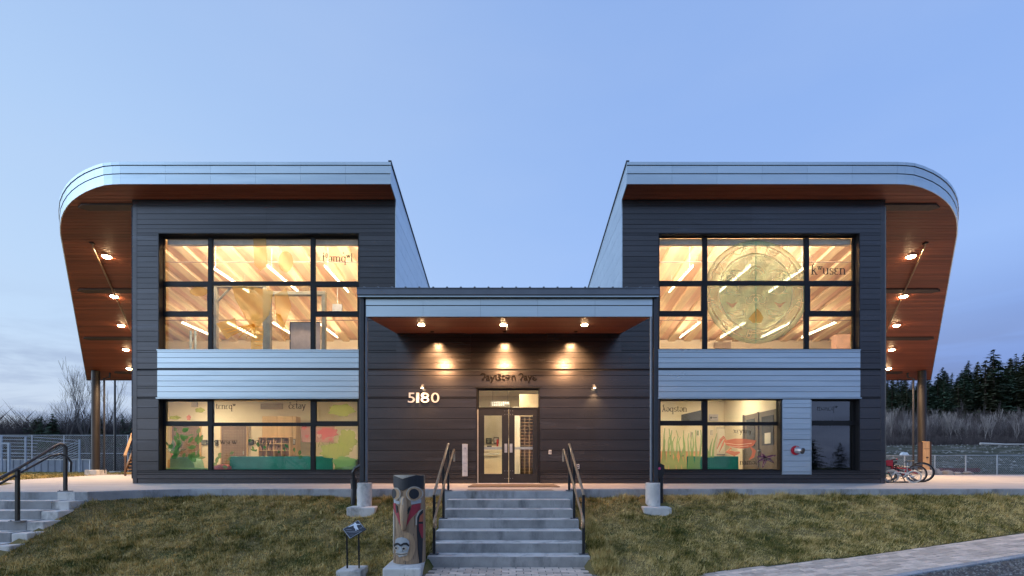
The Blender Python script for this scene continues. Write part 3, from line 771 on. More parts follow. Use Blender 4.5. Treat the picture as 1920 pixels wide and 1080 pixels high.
    ribbons([([a, b], 3.2, False) for a, b in zip(ring, ring[1:]+ring[:1]) if not (526 < a[1] < 535 or 526 < b[1] < 535 or (a[1]-530)*(b[1]-530) < 0)], film('ring_film', (.36, .52, .42), .6), W_ru, 'emblem_ring', .0003)
moon_emblem()
def lower_left_art():
    rnd = random.Random(3)
    def leafpoly(cx, cy, l, w, a):
        c, s = math.cos(a), math.sin(a)
        base = [(0, 0), (.25, .38), (.55, .5), (.85, .26), (1, 0), (.85, -.26), (.55, -.5), (.25, -.38)]
        return [(cx+(u*l)*c-(v*w)*s, cy+(u*l)*s+(v*w)*c) for u, v in base]
    def inside(p, r): return all(r[0] < a < r[2] and r[1] < b < r[3] for a, b in p)
    rects = [(307.5, 799, 389.5, 880), (398, 799, 582, 880), (590.5, 799, 671, 880), (311, 753, 388, 790), (592.5, 753, 670, 790)]
    def leaves(n, rc, m, l0, l1):
        mb = MB(); k = 0
        while n and k < 900:
            k += 1; q = leafpoly(rnd.uniform(rc[0], rc[2]), rnd.uniform(rc[1], rc[3]), rnd.uniform(l0, l1), rnd.uniform(l0, l1)*.55, rnd.uniform(-3.1, 0))
            if any(inside(q, r) for r in rects):
                b_ = len(mb.v); mb.add([(GX(a), YL-.0006-.0002*(n % 5), GZ(b)) for a, b in q], [tuple(range(8))]); n -= 1
        mb.build('leaf_film', m, W_ll, recalc=False, kind='stuff')
    leaves(26, (318, 798, 372, 868), F_leaf, 8, 20); leaves(16, (318, 798, 372, 868), F_leaf2, 6, 16); leaves(12, (466, 824, 572, 862), F_leaf, 6, 13); leaves(8, (400, 850, 432, 878), F_leaf2, 7, 14)
    def blob(cx, cy, rx, ry, m, seed, dy=0.):
        r2 = random.Random(seed); ph = [r2.uniform(0, 6.28) for _ in range(4)]
        q = []
        for i in range(40):
            a = 2*math.pi*i/40; k = 1+.10*math.sin(5*a+ph[0])+.07*math.sin(8*a+ph[1])+.05*math.sin(13*a+ph[2])
            q.append((cx+rx*k*math.cos(a), cy+ry*k*math.sin(a)))
        poly_film(q, m, W_ll, 'mural_film', dy)
    blob(640, 769, 24, 11, F_lime, 1); blob(651, 824, 17, 19, F_lime, 2); blob(628, 846, 28, 15, F_lime, 3, .0003); blob(645, 866, 22, 10, film('green_wash_film', (.36, .70, .30), .6), 5, .0006)
    blob(614, 811, 19, 9, F_pink, 6, .0004); blob(374, 769, 9, 4.5, F_lime, 7); blob(327, 783, 11, 3.5, F_lime, 8); blob(353, 783, 4, 5, F_pink, 9)
    poly_film([(563, 800), (581, 799), (581, 829), (565, 829)], F_rose, W_ll, 'mural_film'); poly_film([(591, 800), (627, 799), (625, 830), (591, 829)], F_rose, W_ll, 'mural_film')
    for (a, b, r) in ((570, 802, 5), (575, 818, 4), (598, 817, 5), (606, 822, 4), (619, 824, 4)):
        hp = [(a+r*.06*16*math.sin(t)**3, b-r*.06*(13*math.cos(t)-5*math.cos(2*t)-2*math.cos(3*t)-math.cos(4*t))) for t in [i*2*math.pi/24 for i in range(24)]]
        poly_film(hp, F_pink if r != 5 or a < 580 else film('blush_film', (.98, .78, .70), .7), W_ll, 'mural_heart', .0008)
    st = []
    for i in range(8): st.append(([(596+i*9, 838+(i % 3)*9), (600+i*9, 826+(i % 2)*8), (607+i*9, 834)], .9, False))
    ribbons(st, film('olive_line_film', (.42, .55, .2), .6), W_ll, 'mural_line', .0011)
lower_left_art()
def lower_right_art():
    rnd = random.Random(5); st = []
    for i in range(15):
        x0 = 1240+i*5.1+rnd.uniform(-2, 2); top = 800+rnd.uniform(0, 22); sw = rnd.uniform(-14, 14)
        pts = []
        for k in range(7):
            t = k/6; pts.append((min(1317.5, max(1238.5, x0+sw*math.sin(t*2.6)*t+rnd.uniform(-1, 1))), 880-(880-top)*t))
        st.append((pts, [6.0-4.6*k/6 for k in range(7)], False))
    ribbons(st, F_weed, W_rl, 'eelgrass_film')
    st2 = []
    for x0, top, sw in ((1331, 822, 6), (1337, 812, 8), (1329, 840, -2)): st2.append(([(x0+sw*t*t, 858-(858-top)*t) for t in (0, .3, .6, 1)], [5, 4, 3, .8], False))
    ribbons(st2, F_weed, W_rl, 'eelgrass_film')
    crab = [(1358, 826), (1380, 822), (1400, 823), (1419, 826), (1413, 836), (1402, 840), (1388, 841), (1372, 838), (1362, 834)]
    poly_film(crab, F_crab, W_rl, 'crab_film')
    cl = [([(1349, 821+4), (1357, 818), (1362, 826)], [1, 3, 1.5], False), ([(1345, 842), (1352, 826), (1360, 819)], [1, 4.5, 1], False), ([(1349, 848), (1356, 833), (1360, 822)], [.8, 3.5, .8], False),
          ([(1372, 840), (1364, 846), (1378, 851), (1388, 848)], [3, 8, 9, 3], False), ([(1408, 838), (1415, 846), (1412, 856), (1405, 862)], [2, 7, 6, 1], False)]
    ribbons(cl, F_crab, W_rl, 'crab_claw_film', .0003)
    ln = [([(1362, 831), (1385, 834), (1410, 831)], .9, False), ([(1368, 836), (1386, 838), (1404, 836)], .8, False), ([(1383, 842), (1396, 842)], .8, False)]
    ribbons(ln, F_line, W_rl, 'crab_line', .0007)
    star = []
    for a, l in ((-2.9, 18), (-2.3, 15), (-.35, 20), (.5, 17), (1.9, 20), (2.7, 18)): star.append(([(1437, 860), (1437+l*.5*math.cos(a), 860+l*.45*math.sin(a)-1.5), (1437+l*math.cos(a), 860+l*.9*math.sin(a))], [6, 5, 1], False))
    ribbons(star, F_star, W_rl, 'starfish_film', .0002)
    ribbons([([(1437, 860), (1437+l*.8*math.cos(a), 860+l*.7*math.sin(a))], .7, False) for a, l in ((-2.9, 18), (-.35, 20), (.5, 17), (1.9, 20), (2.7, 18))], F_line, W_rl, 'starfish_line', .0006)
lower_right_art()

# ---- entrance door
def build_door():
    a, b, z0, z1 = OPEN['door']
    yd = YW+.10
    dz = lambda py: Z(py, yd); dx = lambda px: X(px, yd)
    mb = MB()
    tr = (dx(898), dx(1009.5), dz(764), dz(732)); lv = (dx(896.5), dx(1010.8), 0, dz(766.5))
    for x0, x1, u, v in cells((a, b, 0, z1), [tr, lv]): mb.box(x0, x1, yd-.03, yd+.09, u, v)
    t = .03
    mb.box(a, a+t, YW-.016, yd-.032, 0, z1); mb.box(b-t, b, YW-.016, yd-.032, 0, z1); mb.box(a-.05, b+.05, YW-.03, yd-.032, z1, z1+.03)
    fr = mb.build('door_frame', M_frame, B)
    g = MB(); g.box(tr[0], tr[1], yd+.02, yd+.026, tr[2], tr[3]); g.build('pane', M_glass, fr)
    for (x0, x1, gx0, gx1, hx, s) in ((dx(897.2), dx(953.4), dx(908), dx(941), dx(948.5), 1), (dx(954.4), dx(1010.2), dx(965), dx(999), dx(958.2), -1)):
        mb = MB(); gz0, gz1 = dz(888.5), dz(779)
        for r in cells((x0, x1, .012, lv[3]-.006), [(gx0, gx1, gz0, gz1)]): mb.box(r[0], r[1], yd-.012, yd+.034, r[2], r[3])
        d = mb.build('door', M_black, B, bevel=.003)
        g = MB(); g.box(gx0, gx1, yd+.008, yd+.014, gz0, gz1); g.build('pane', M_glass, d)
        h = MB(); h.box(hx-.042, hx+.042, yd-.02, yd-.012, dz(848.5), dz(832)); h.tube([(hx, yd-.02, dz(835)), (hx, yd-.06, dz(836.5)), (hx, yd-.06, dz(844)), (hx, yd-.02, dz(845.5))], .011)
        h.build('handle', M_galv, d)
        h = MB(); h.box(min(gx0, gx1)-.02, max(gx0, gx1)+.02, yd+.05, yd+.085, dz(842.5), dz(838)); h.build('push_bar', M_galv, d)
        h = MB()
        for q in (768.5, 775, 881, 895):
            for e in (0, 1): h.disc(((x1 if s > 0 else x0)-s*(.04+.07*e), yd-.016, dz(q+2)), .008, 8, t=.004)
        h.build('door_screw', M_galv, d)
    h = MB(); h.box(dx(895.3), dx(896.6), yd-.036, yd-.031, 0.02, dz(768)); h.box(dx(1010.6), dx(1011.9), yd-.036, yd-.031, .02, dz(768)); h.build('door_seal', M_white, fr)
    h = MB(); h.box(a, b, YW-.03, yd+.1, -.002, .010); h.build('threshold', M_galv, fr)
build_door()

# ---- wall fittings beside the door
def text_obj(s, size, m, parent, name, loc, extr=.012, bold=0.):
    cu = bpy.data.curves.new(name, 'FONT'); cu.body = s; cu.size = size; cu.extrude = extr; cu.offset = bold; cu.resolution_u = 4
    o = bpy.data.objects.new(name+'_tmp', cu); COL.objects.link(o)
    bpy.context.view_layer.update()
    me = bpy.data.meshes.new_from_object(o.evaluated_get(bpy.context.evaluated_depsgraph_get()))
    bpy.data.objects.remove(o, do_unlink=True); me.materials.clear(); me.materials.append(m)
    return me
def place_text(s, x0, x1, zb, zt, y, m, parent, name, extr=.012, bold=0.):
    me = text_obj(s, 1, m, parent, name, None, extr, bold)
    co = np.empty(len(me.vertices)*3, dtype=np.float32); me.vertices.foreach_get('co', co); co = co.reshape(-1, 3)
    mn, mx = co.min(0), co.max(0)
    out = np.empty_like(co)
    out[:, 0] = x0+(co[:, 0]-mn[0])/(mx[0]-mn[0])*(x1-x0); out[:, 2] = zb+(co[:, 1]-mn[1])/(mx[1]-mn[1])*(zt-zb)
    out[:, 1] = y-(co[:, 2]-mn[2])
    me.vertices.foreach_set('co', out.ravel()); me.update()
    o = bpy.data.objects.new(name, me); link(o, parent); return o
M_num = mat('brushed_number', (.62, .61, .60), .4, .3, .05, 8)
M_let = mat('dark_bronze_letter', (.008, .006, .005), .8, 0, .1, 8, spec=.1)
nx = [(764.5, 777.5), (780, 785.5), (789, 804.5), (808, 823.5)]
for ch, (a, b) in zip('5180', nx): place_text(ch, X(a, YW-.05), X(b, YW-.05), Z(755, YW-.05), Z(736, YW-.05), YW-.016, M_num, B, 'house_number', .010, .003)
sg = place_text('\u0294ay\u0269\u0161t\u0259n', X(901, YW), X(967, YW), Z(718, YW), Z(699.5, YW), YW-.011, M_let, B, 'sign_lettering', .005, .016)
sg2 = place_text('\u0294ay\u025b', X(972.5, YW), X(1006.5, YW), Z(718, YW), Z(699.5, YW), YW-.011, M_let, B, 'sign_lettering', .005, .016)
def fittings():
    mb = MB(); mb.box(X(867, YW), X(877, YW), YW-.05, YW-.002, Z(893, YW), Z(832.5, YW)); p = mb.build('call_panel', M_galv, B, bevel=.006)
    mb = MB(); x = X(872, YW)
    mb.disc((x, YW-.056, Z(841, YW)), .035, 16, t=.006); mb.box(x-.045, x+.045, YW-.054, YW-.05, Z(884, YW), Z(882.5, YW)); mb.box(x-.05, x+.05, YW-.054, YW-.05, Z(869, YW), Z(868, YW))
    mb.build('push_button', mat('blue_button', (.22, .26, .36), .4), p)
    mb = MB(); x = X(872, YW)                                            # wheelchair sign: head, back and wheel
    mb.disc((x-.008, YW-.0605, Z(838.6, YW)), .007, 10, t=.004)
    mb.tube([(x-.008, YW-.058, Z(839.5, YW)), (x-.006, YW-.058, Z(842, YW)), (x+.012, YW-.058, Z(842, YW))], .003, 5)
    mb.tube([(x+.015*math.cos(a)-.002, YW-.058, Z(842.2, YW)+.015*math.sin(a)) for a in [math.pi*(.8+1.1*i/10) for i in range(11)]], .002, 5)
    mb.build('wheelchair_symbol', M_white, p)
    for px, py, w, h in ((1031.2, 847.7, .075, .125), (1083.5, 874.8, .085, .14)):
        mb = MB(); x, z = X(px, YW), Z(py, YW); mb.box(x-w/2, x+w/2, YW-.04, YW-.002, z-h/2, z+h/2)
        o = mb.build('switch_box', M_white if px < 1050 else M_galv, B, bevel=.006)
        mb = MB(); mb.box(x-w*.28, x+w*.28, YW-.044, YW-.039, z-h*.32, z-h*.06); mb.box(x-w*.28, x+w*.28, YW-.044, YW-.039, z+h*.06, z+h*.32); mb.build('cover_plate', M_trim, o)
    # red and steel hose connection on the silver panel
    x, y, z = X(1490.5, YW), YW-.03, Z(844.5, YW)
    mb = MB(); mb.disc((x, y-.03, z), .14, 24, t=.03); fc = mb.build('fire_connection', mat('red_enamel', (.55, .02, .04), .3), B, bevel=.006)
    mb = MB(); mb.tube([(x+.02, y-.03, z), (x+.05, y-.12, z-.005), (x+.09, y-.17, z-.02)], [.10, .095, .085], 16); soft(mb.build('hose_coupling', M_galv, fc))
    mb = MB(); mb.tube([(x+.09, y-.17, z-.02), (x+.11, y-.20, z-.028)], [.09, .09], 16); soft(mb.build('hose_cap', mat('tarnished_steel', (.13, .13, .13), .35, .8), fc))
    mb = MB(); mb.tube([(x, y-.06, z+.1), (x+.01, y-.07, z+.15)], .012, 6); mb.build('bolt', M_galv, fc)
    # sconces
    for px in (793, 1113.5):
        x, z = X(px, YW), Z(727, YW)
        mb = MB(); mb.box(x-.035, x+.035, YW-.012, YW+.001, z-.06, z+.10); mb.tube([(x, YW-.01, z+.06), (x, YW-.12, z+.065), (x, YW-.14, z+.04)], .012, 8)
        s_ = mb.build('wall_sconce', M_edge, B)
        mb = MB(); mb.lathe([(.018, .05), (.03, .04), (.075, -.035), (.068, -.035), (.024, .034)], (x, YW-.14, z), 20); soft(mb.build('lamp_shade', M_edge, s_))
        mb = MB(); mb.lathe([(.03, -.033), (.028, -.024), (.018, .0)], (x, YW-.14, z), 14); mb.build('bulb', emit('sconce_bulb', (1, .74, .42), 55), s_)
        spot('sconce_lamp', (x, YW-.14, z-.045), (x, YW-.06, z-1.5), 110, 95, .8, (1, .62, .32), .03)
def spot(name, loc, aim, power, ang, blend, col, size):
    l = bpy.data.lights.new(name, 'SPOT'); l.energy = power; l.spot_size = rad(ang); l.spot_blend = blend; l.color = col; l.shadow_soft_size = size
    o = bpy.data.objects.new(name, l); COL.objects.link(o); o.location = loc
    o.rotation_euler = (Vector(aim)-Vector(loc)).to_track_quat('-Z', 'Y').to_euler(); return o
fittings()

# ---- canopy over the entrance
def build_canopy():
    yc = 10.5; cx = lambda p: X(p, yc); cz = lambda p: Z(p, yc)
    zf, zb = cz(593.5), zz_(625)
    def zso(y): return zf+(zb-zf)*(y-yc)/(YW-yc)
    xf, xb = 3.18, XI
    mb = MB()                                       # the sloping deck
    lo_ = [(-xf, yc+.05, zf+.03), (xf, yc+.05, zf+.03), (xb, YW+.05, zb+.03), (-xb, YW+.05, zb+.03)]
    mb.hull8(lo_, [(x, y, z+.34) for x, y, z in lo_])
    can = mb.build('canopy', M_trim, B)
    mb = MB(); n = 34                                # cedar boards of its underside
    for i in range(n):
        ya, yb = yc+.06+(YW-yc-.06)*i/n, yc+.06+(YW-yc-.06)*(i+1)/n-.008
        wa, wb = xf+(xb-xf)*(ya-yc)/(YW-yc), xf+(xb-xf)*(yb-yc)/(YW-yc)
        lo2 = [(-wa+.02, ya, zso(ya)), (wa-.02, ya, zso(ya)), (wb-.02, yb, zso(yb)), (-wb+.02, yb, zso(yb))]
        mb.hull8(lo2, [(x, y, z+.028) for x, y, z in lo2])
    mb.build('soffit_boards', M_soffit, can, kind='stuff')
    z1, z2, z3 = cz(593.5), cz(572.6), cz(560.5)
    nseg = 5
    for zl, zh, dy in ((z1, z2-.012, 0.), (z2+.004, z3, -.01)):
        for i in range(nseg):
            a, b = cx(686)+(cx(1223)-cx(686))*i/nseg, cx(686)+(cx(1223)-cx(686))*(i+1)/nseg
            mb = MB(); mb.box(a+.002, b-.002, yc+dy, yc+.05, zl, zh); mb.build('fascia_panel', M_silver, can)
    mb = MB(); mb.box(cx(682), cx(1227), yc+.02, yc+.06, z1-.004, cz(557)); mb.build('fascia_backing', M_trim, can)
    # gutter with lip
    g0, g1 = cx(672.5), cx(1233.5)
    prof = [(.05, cz(557.5)), (-.10, cz(557.5)), (-.12, cz(555.5)), (-.12, cz(545.5)), (-.135, cz(545)), (-.135, cz(543.4)), (-.11, cz(543.4)), (-.105, cz(554)), (.05, cz(554))]
    mb = MB(); mb.prism(prof, lambda a, b, t: (t, yc+a, b), g0, g1); mb.build('gutter', mat('slate_gutter', (.13, .145, .175), .38, .4, .08, 3), can)
    mb = MB(); mb.box(g0+.02, g1-.02, yc-.112, yc+.05, cz(559.6), cz(558)); mb.build('gutter_edge', M_silver, can)
    mb = MB(); mb.hull8([(g0, yc-.13, cz(545)), (g1, yc-.13, cz(545)), (xb, YW, zb+.4), (-xb, YW, zb+.4)], [(g0, yc-.13, cz(544)), (g1, yc-.13, cz(544)), (xb, YW, zb+.43), (-xb, YW, zb+.43)])
    mb.build('metal_roof', M_silver, can)
    k = 0; px = 686
    mb = MB()
    while px < 1232:                                   # standing seams end above the gutter
        x = cx(px); mb.box(x-.02, x+.02, yc-.135, yc+.02, cz(544), cz(541.6)); px += 25.6
    mb.build('standing_seams', M_edge, can, kind='stuff')
    for px in (790, 944, 1096):                        # downlights in the canopy
        y = 11.95; x = X(px, y); z = zso(y)
        mb = MB(); mb.lathe([(.105, .0), (.105, -.014), (.085, -.016)], (x, y, z-.001), 24); l = mb.build('downlight', M_brown, can)
        mb = MB(); mb.lathe([(.04, -.034), (.068, -.028), (.081, -.0165)], (x, y, z), 20); mb.build('lamp_lens', M_bulb, l)
        spot('canopy_lamp', (x, y, z-.07), (x, YW-.55, 1.2), 400, 134, .7, (1, .50, .22), .07)
        spot('canopy_wash', (x+.01, YW-.62, zso(YW-.62)-.045), (x+.01, YW+.05, 3.35), 720, 88, 1., (1, .54, .24), .10)
        mb = MB(); xw, yw = x+.01, YW-.62; mb.lathe([(.05, .0), (.05, -.03), (.04, -.034)], (xw, yw, zso(yw)), 18); l2 = mb.build('wall_washer', M_brown, can)
    mb = MB(); x = X(951.5, 11.9); mb.tube([(x, 11.9, zso(11.9)), (x, 11.9, zso(11.9)-.13)], .012, 8); mb.disc((x, 11.9, zso(11.9)-.15), .025, 12, 'z', .02); mb.build('sprinkler_head', M_galv, can)
    # posts, downpipes and piers
    for s, pxp, pxq in ((-1, 679.5, 686.5), (1, 1229, 1221.5)):
        xp, xq = cx(pxp), cx(pxq)
        zt = cz(557.6); zp = Z(905, yc)
        mb = MB(); mb.box(xp-.045, xp+.045, yc-.04, yc+.05, zp, zt); post = mb.build('canopy_post', M_trim, B, bevel=.006)
        mb = MB(); mb.tube([(xq, yc+.02, cz(594)), (xq, yc+.02, zp)], .034, 14); soft(mb.build('steel_rod', M_edge, post))
        xc = X(683.5 if s < 0 else 1224, yc); r = .158
        mb = MB(); mb.lathe([(r, Z(951, yc)), (r, zp-.012), (r-.012, zp)], (xc, yc, 0), 28); pier = soft(mb.build('pier', M_concl, B), 30)
        mb = MB(); mb.box(min(xp, xq)-.05, max(xp, xq)+.05, yc-.07, yc+.07, zp, zp+.016)
        for q in (-.075, .075): mb.tube([(xc+q, yc-.045, zp), (xc+q, yc-.045, zp+.05)], .009, 6)
        mb.build('base_plate', M_trim, post)
        mb = MB(); xa, xb2 = X(650 if s < 0 else 1206.5, yc-.3), X(703.5 if s < 0 else 1259, yc-.3)
        zt2 = Z(948, yc-.1)
        mb.hull8([(xa, yc-.33, zt2-.5), (xb2, yc-.33, zt2-.5), (xb2, yc+.3, zt2-.5), (xa, yc+.3, zt2-.5)], [(xa, yc-.33, zt2-.02), (xb2, yc-.33, zt2-.025), (xb2-.03, yc+.3, zt2), (xa+.03, yc+.3, zt2)])
        mb.build('footing', M_concl, pier, bevel=.02)
        # the black drain beside the pier
        sx = -1 if s < 0 else 1
        x1, x2 = (X(676, yc), X(662, yc)) if s < 0 else (X(1233, yc), X(1241, yc))
        if s < 0:
            mb = MB(); mb.tube([(x1, yc+.06, Z(872, yc)), (x2+.03, yc+.06, Z(878.5, yc)), (x2-.02, yc+.06, Z(886, yc)), (x2-.01, yc+.08, Z(900, yc))], .042, 8); dp = mb.build('drain_pipe', M_black, B)
            mb = MB(); mb.tube([(x2-.01, yc+.08, Z(899, yc)), (x2-.005, yc+.08, Z(917, yc))], .07, 14); mb.tube([(x2-.005, yc+.08, Z(917, yc)), (x2-.02, yc+.05, Z(949, yc))], .055, 14); soft(mb.build('drain_boot', M_black, dp))
        else:
            mb = MB(); mb.prism([(cx(1229), cz(866)), (cx(1246), cz(872)), (cx(1246), cz(887)), (cx(1240), cz(897)), (cx(1229), cz(899))], lambda a, b, t: (a, yc+t, b), .0, .12); dp = mb.build('drain_pipe', M_black, B)
            mb = MB(); mb.tube([(x2, yc+.08, Z(895, yc)), (x2, yc+.08, Z(948, yc))], .055, 14); soft(mb.build('drain_boot', M_black, dp))
            mb = MB(); mb.disc((cx(1236.3), yc-.006, cz(878.5)), .03, 14, t=.006); mb.disc((cx(1236.6), yc-.009, cz(878.3)), .016, 12, t=.004); mb.build('reflector', mat('pink_reflector', (.75, .08, .22), .3), dp)
    # the link roof behind the canopy
    mb = MB(); lo_ = [(-XI+.01, YW+.06, 4.40), (XI-.01, YW+.06, 4.40), (XI-.01, 24, 5.9), (-XI+.01, 24, 5.9)]
    mb.hull8(lo_, [(x, y, z+.2) for x, y, z in lo_]); mb.build('link_roof', M_trim, B)
build_canopy()

# ---- the two wing roofs
def build_wing(s):
    """s = -1 left wing, +1 right wing"""
    P = lambda x, y, z: (s*x, y, z)
    plan = [(XI-.01, YF)]+[(x, y) for x, y in OUT]+[(XI-.01, eY)]
    # roof body a little inside the fascia
    ins = .05
    n = len(OUT)
    inner_plan = [(XI+.02, YF+ins)]
    for i, (x, y) in enumerate(OUT):
        a = OUT[max(i-1, 0)]; b = OUT[min(i+1, n-1)]
        t = Vector((b[0]-a[0], b[1]-a[1])).normalized(); q = Vector((-t.y, t.x))
        inner_plan.append((x+q.x*ins, y+q.y*ins))
    inner_plan += [(XI+.02, eY)]
    mb = MB(); k = len(inner_plan)
    vs = [P(x, y, zs(y)+.035) for x, y in inner_plan]+[P(x, y, zs(y)+RT-.03) for x, y in inner_plan]
    mb.add(vs, [tuple(range(k)), tuple(range(k, 2*k))]+[(i, (i+1) % k, k+(i+1) % k, k+i) for i in range(k)])
    roof = mb.build('roof', M_trim, B)
    # fascia panels in two bands with a cap, laid along the edge
    path = [(XI-.012, YF)]
    nfr = 6; x_end = OUT[0][0]
    path += [(XI+(x_end-XI)*i/nfr, YF) for i in range(1, nfr+1)]
    seg = [(path[i], path[i+1]) for i in range(len(path)-1)]
    for a, b in zip(OUT, OUT[1:]): seg.append((a, b))
    def band(a, b, h0, h1, out, name, m, gap=.004):
        t = Vector((b[0]-a[0], b[1]-a[1])); Ln = t.length; t.normalize(); q = Vector((t.y, -t.x))          # outwards
        g = t*gap/2 if Ln > .5 else t*.0012
        A, Bp = Vector(a)+g, Vector(b)-g
        mb = MB()
        qs = [(A, out), (Bp, out), (Bp, -.045), (A, -.045)]
        lo_ = []; hi_ = []
        for p, d in qs:
            r = p+q*d; lo_.append(P(r.x, r.y, zs(p.y)+h0)); hi_.append(P(r.x, r.y, zs(p.y)+h1))
        mb.hull8(lo_, hi_); return mb.build(name, m, roof)
    for a, b in seg:
        band(a, b, 0.0, .279, .0, 'fascia_panel', M_silver); band(a, b, .299, .512, .012, 'fascia_panel', M_silver)
        band(a, b, .530, RT, .030, 'roof_cap', M_silver, .001)
    # the inner gable: silver panels up to the sloping edge
    M_in = M_silver
    zt = lambda y: zs(y)+RT-.005
    back = MB()
    back.hull8([P(XI+.02, YW+.262, .0), P(XI+.22, YW+.262, .0), P(XI+.22, 29, .0), P(XI+.02, 29, .0)], [P(XI+.02, YW+.262, zs(YW)+.3), P(XI+.22, YW+.262, zs(YW)+.3), P(XI+.22, 29, zs(29)+.3), P(XI+.02, 29, zs(29)+.3)])
    iw = back.build('inner_side_wall', M_trim, B)
    zrow = 4.84; h = .40
    while zrow < 9.1:
        z0, z1 = zrow, zrow+h-.006
        yend = lambda z: YF+(zt(YF)-z)/SL
        z1 = min(z1, zt(YF)-.02)
        if z1-z0 < .05: break
        ya = YW if z0 < zs(YW) else YF
        if z0 < zs(YW) < z1 or ya == YF:
            pass
        yb0, yb1 = min(29, yend(z0)), min(29, yend(min(z1, zt(YF))))
        z1c = min(z1, zt(YF))
        if z0 >= zs(YW): ya0 = ya1 = YF-.002
        else: ya0 = ya1 = YW-.004
        if yb0-ya0 > .3 and z1c-z0 > .03:
            mb = MB()
            if z0 < zs(YW) < z1c or (z0 < zs(YF) and z0 >= zs(YW)):       # the row under the overhang
                zz1 = z1c
                poly = [(YW-.004, z0), (yb0, z0), (yb1, zz1)]
                yl = YF-.002
                if zz1 > zs(YF): poly += [(yl, zz1), (yl, zs(YF)), (YW-.004, max(z0, zs(YW)))]
                else: poly += [(YF+(zs(YF)-zz1)/SL, zz1), (YW-.004, max(z0+.001, zs(YW)))]
            else: poly = [(ya0, z0), (yb0, z0), (max(yb1, ya1+.05), z1c), (ya1, z1c)]
            mb.prism(poly, lambda a, b, t: P(XI-t, a, b), -.018, .004 if z0 < 8.0 else .006); mb.build('panel', M_in, iw)
        zrow += h
    mb = MB(); mb.hull8([P(XI-.03, YF-.03, zt(YF)-.0), P(XI+.06, YF-.03, zt(YF)), P(XI+.06, 29.4, zt(29.4)), P(XI-.03, 29.4, zt(29.4))], [P(XI-.03, YF-.03, zt(YF)+.05), P(XI+.06, YF-.03, zt(YF)+.05), P(XI+.06, 29.4, zt(29.4)+.05), P(XI-.03, 29.4, zt(29.4)+.05)])
    mb.build('roof_edge_trim', M_trim, roof)
    # roof sheet above
    mb = MB(); mb.add([P(x, y, zs(y)+RT-.012) for x, y in inner_plan], [tuple(range(k))]); mb.build('metal_roof', M_edge, roof)
    # cedar boards of the eaves
    mb = MB(); y = YF+.015; bw = .142
    while y < eY-.05:
        y2 = y+bw-.012
        if y2 < YW-.02: xa = xb = XI+.02
        else: xa, xb = wallx(max(y, YW))+.02, wallx(max(y2, YW))+.02
        if y < YW-.02 <= y2: y2 = YW-.022; xa = xb = XI+.02
        oa, ob = outx(y)-.035, outx(y2)-.035
        if YF+.0 < y < edge_pts[0][1]: oa = ob = OUT[0][0]
        if oa-xa > .1:
            lo_ = [P(xa, y, zs(y)-.005), P(oa, y, zs(y)-.005), P(ob, y2, zs(y2)-.005), P(xb, y2, zs(y2)-.005)]
            mb.hull8(lo_, [(a, b, c+.03) for a, b, c in lo_])
        if y < YW-.02 and y2 >= YW-.03: y = YW-.018
        else: y += bw
    mb.build('soffit_boards', M_soffit, roof, kind='stuff')
    # outriggers and the brace rod
    for p0, p1, pxo in ((380.5, 391.5, 146), (540, 547, 145), (631, 636.5, 156), (696, 700, 214)):
        ya, yb = YS(p0), YS(p1); ym = (ya+yb)/2; xo = -X(pxo, ym); xi = wallx(yb)-.3; d = .16 if p0 < 600 else .12
        pl = [(xi, ya), (xo-.22, ya), (xo, ym), (xo-.22, yb), (xi, yb)]
        mb = MB(); mb.add([P(x, y, zs(y)-.008-d*.35) for x, y in pl]+[P(x, y, zs(y)-.004) for x, y in pl], [(0, 1, 2, 3, 4), (9, 8, 7, 6, 5)]+[(i, (i+1) % 5, 5+(i+1) % 5, 5+i) for i in range(5)])
        mb.build('outrigger', M_brown, B)
    a = (-X(173, YS(455)), YS(455)); b = (-X(252, YS(628)), YS(628))
    mb = MB(); mb.tube([P(a[0], a[1], zs(a[1])-.03), P(a[0]+(b[0]-a[0])*.02, a[1]+(b[1]-a[1])*.02, zs(a[1])-.14), P(b[0], b[1], zs(b[1])-.14)], .028, 8); rod = mb.build('brace_rod', M_rail, B)
    mb = MB(); mb.box(s*a[0]-.06, s*a[0]+.06, a[1]-.06, a[1]+.06, zs(a[1])-.04, zs(a[1])-.006); mb.build('rod_bracket', M_brown, rod)
    # recessed lamps along the side wall
    for px, py in ((200, 480), (214, 555), (227, 609.5), (236, 655), (242, 690.5)):
        y = YS(py); x = -X(px, y); z = zs(y)
        mb = MB(); mb.lathe([(.17, -.004), (.17, -.02), (.14, -.022)], P(x, y, z), 24); l = mb.build('downlight', M_brown, B)
        mb = MB(); mb.lathe([(.05, -.075), (.10, -.062), (.128, -.040), (.136, -.0225)], P(x, y, z), 22); mb.build('lamp_lens', M_bulb, l)
        spot('eave_lamp', P(x, y, z-.10), P(x, y-.02, 0), 1600, 150, .5, (1, .66, .38), .12)
    # outer side wall, splayed, with siding
    mb = MB(); x1, y1 = wallx(29.0), 29.0; th = .2
    lo_ = [P(wallx(YW+.265)-.012, YW+.265, 0), P(wallx(YW+.265)-th, YW+.265, 0), P(x1-th, y1, 0), P(x1, y1, 0)]
    mb.hull8(lo_, [(a_, b_, zs(b_)) for a_, b_, c_ in lo_]); ow = mb.build('outer_side_wall', M_back, B)
    nrm = Vector((1, -WA)).normalized()
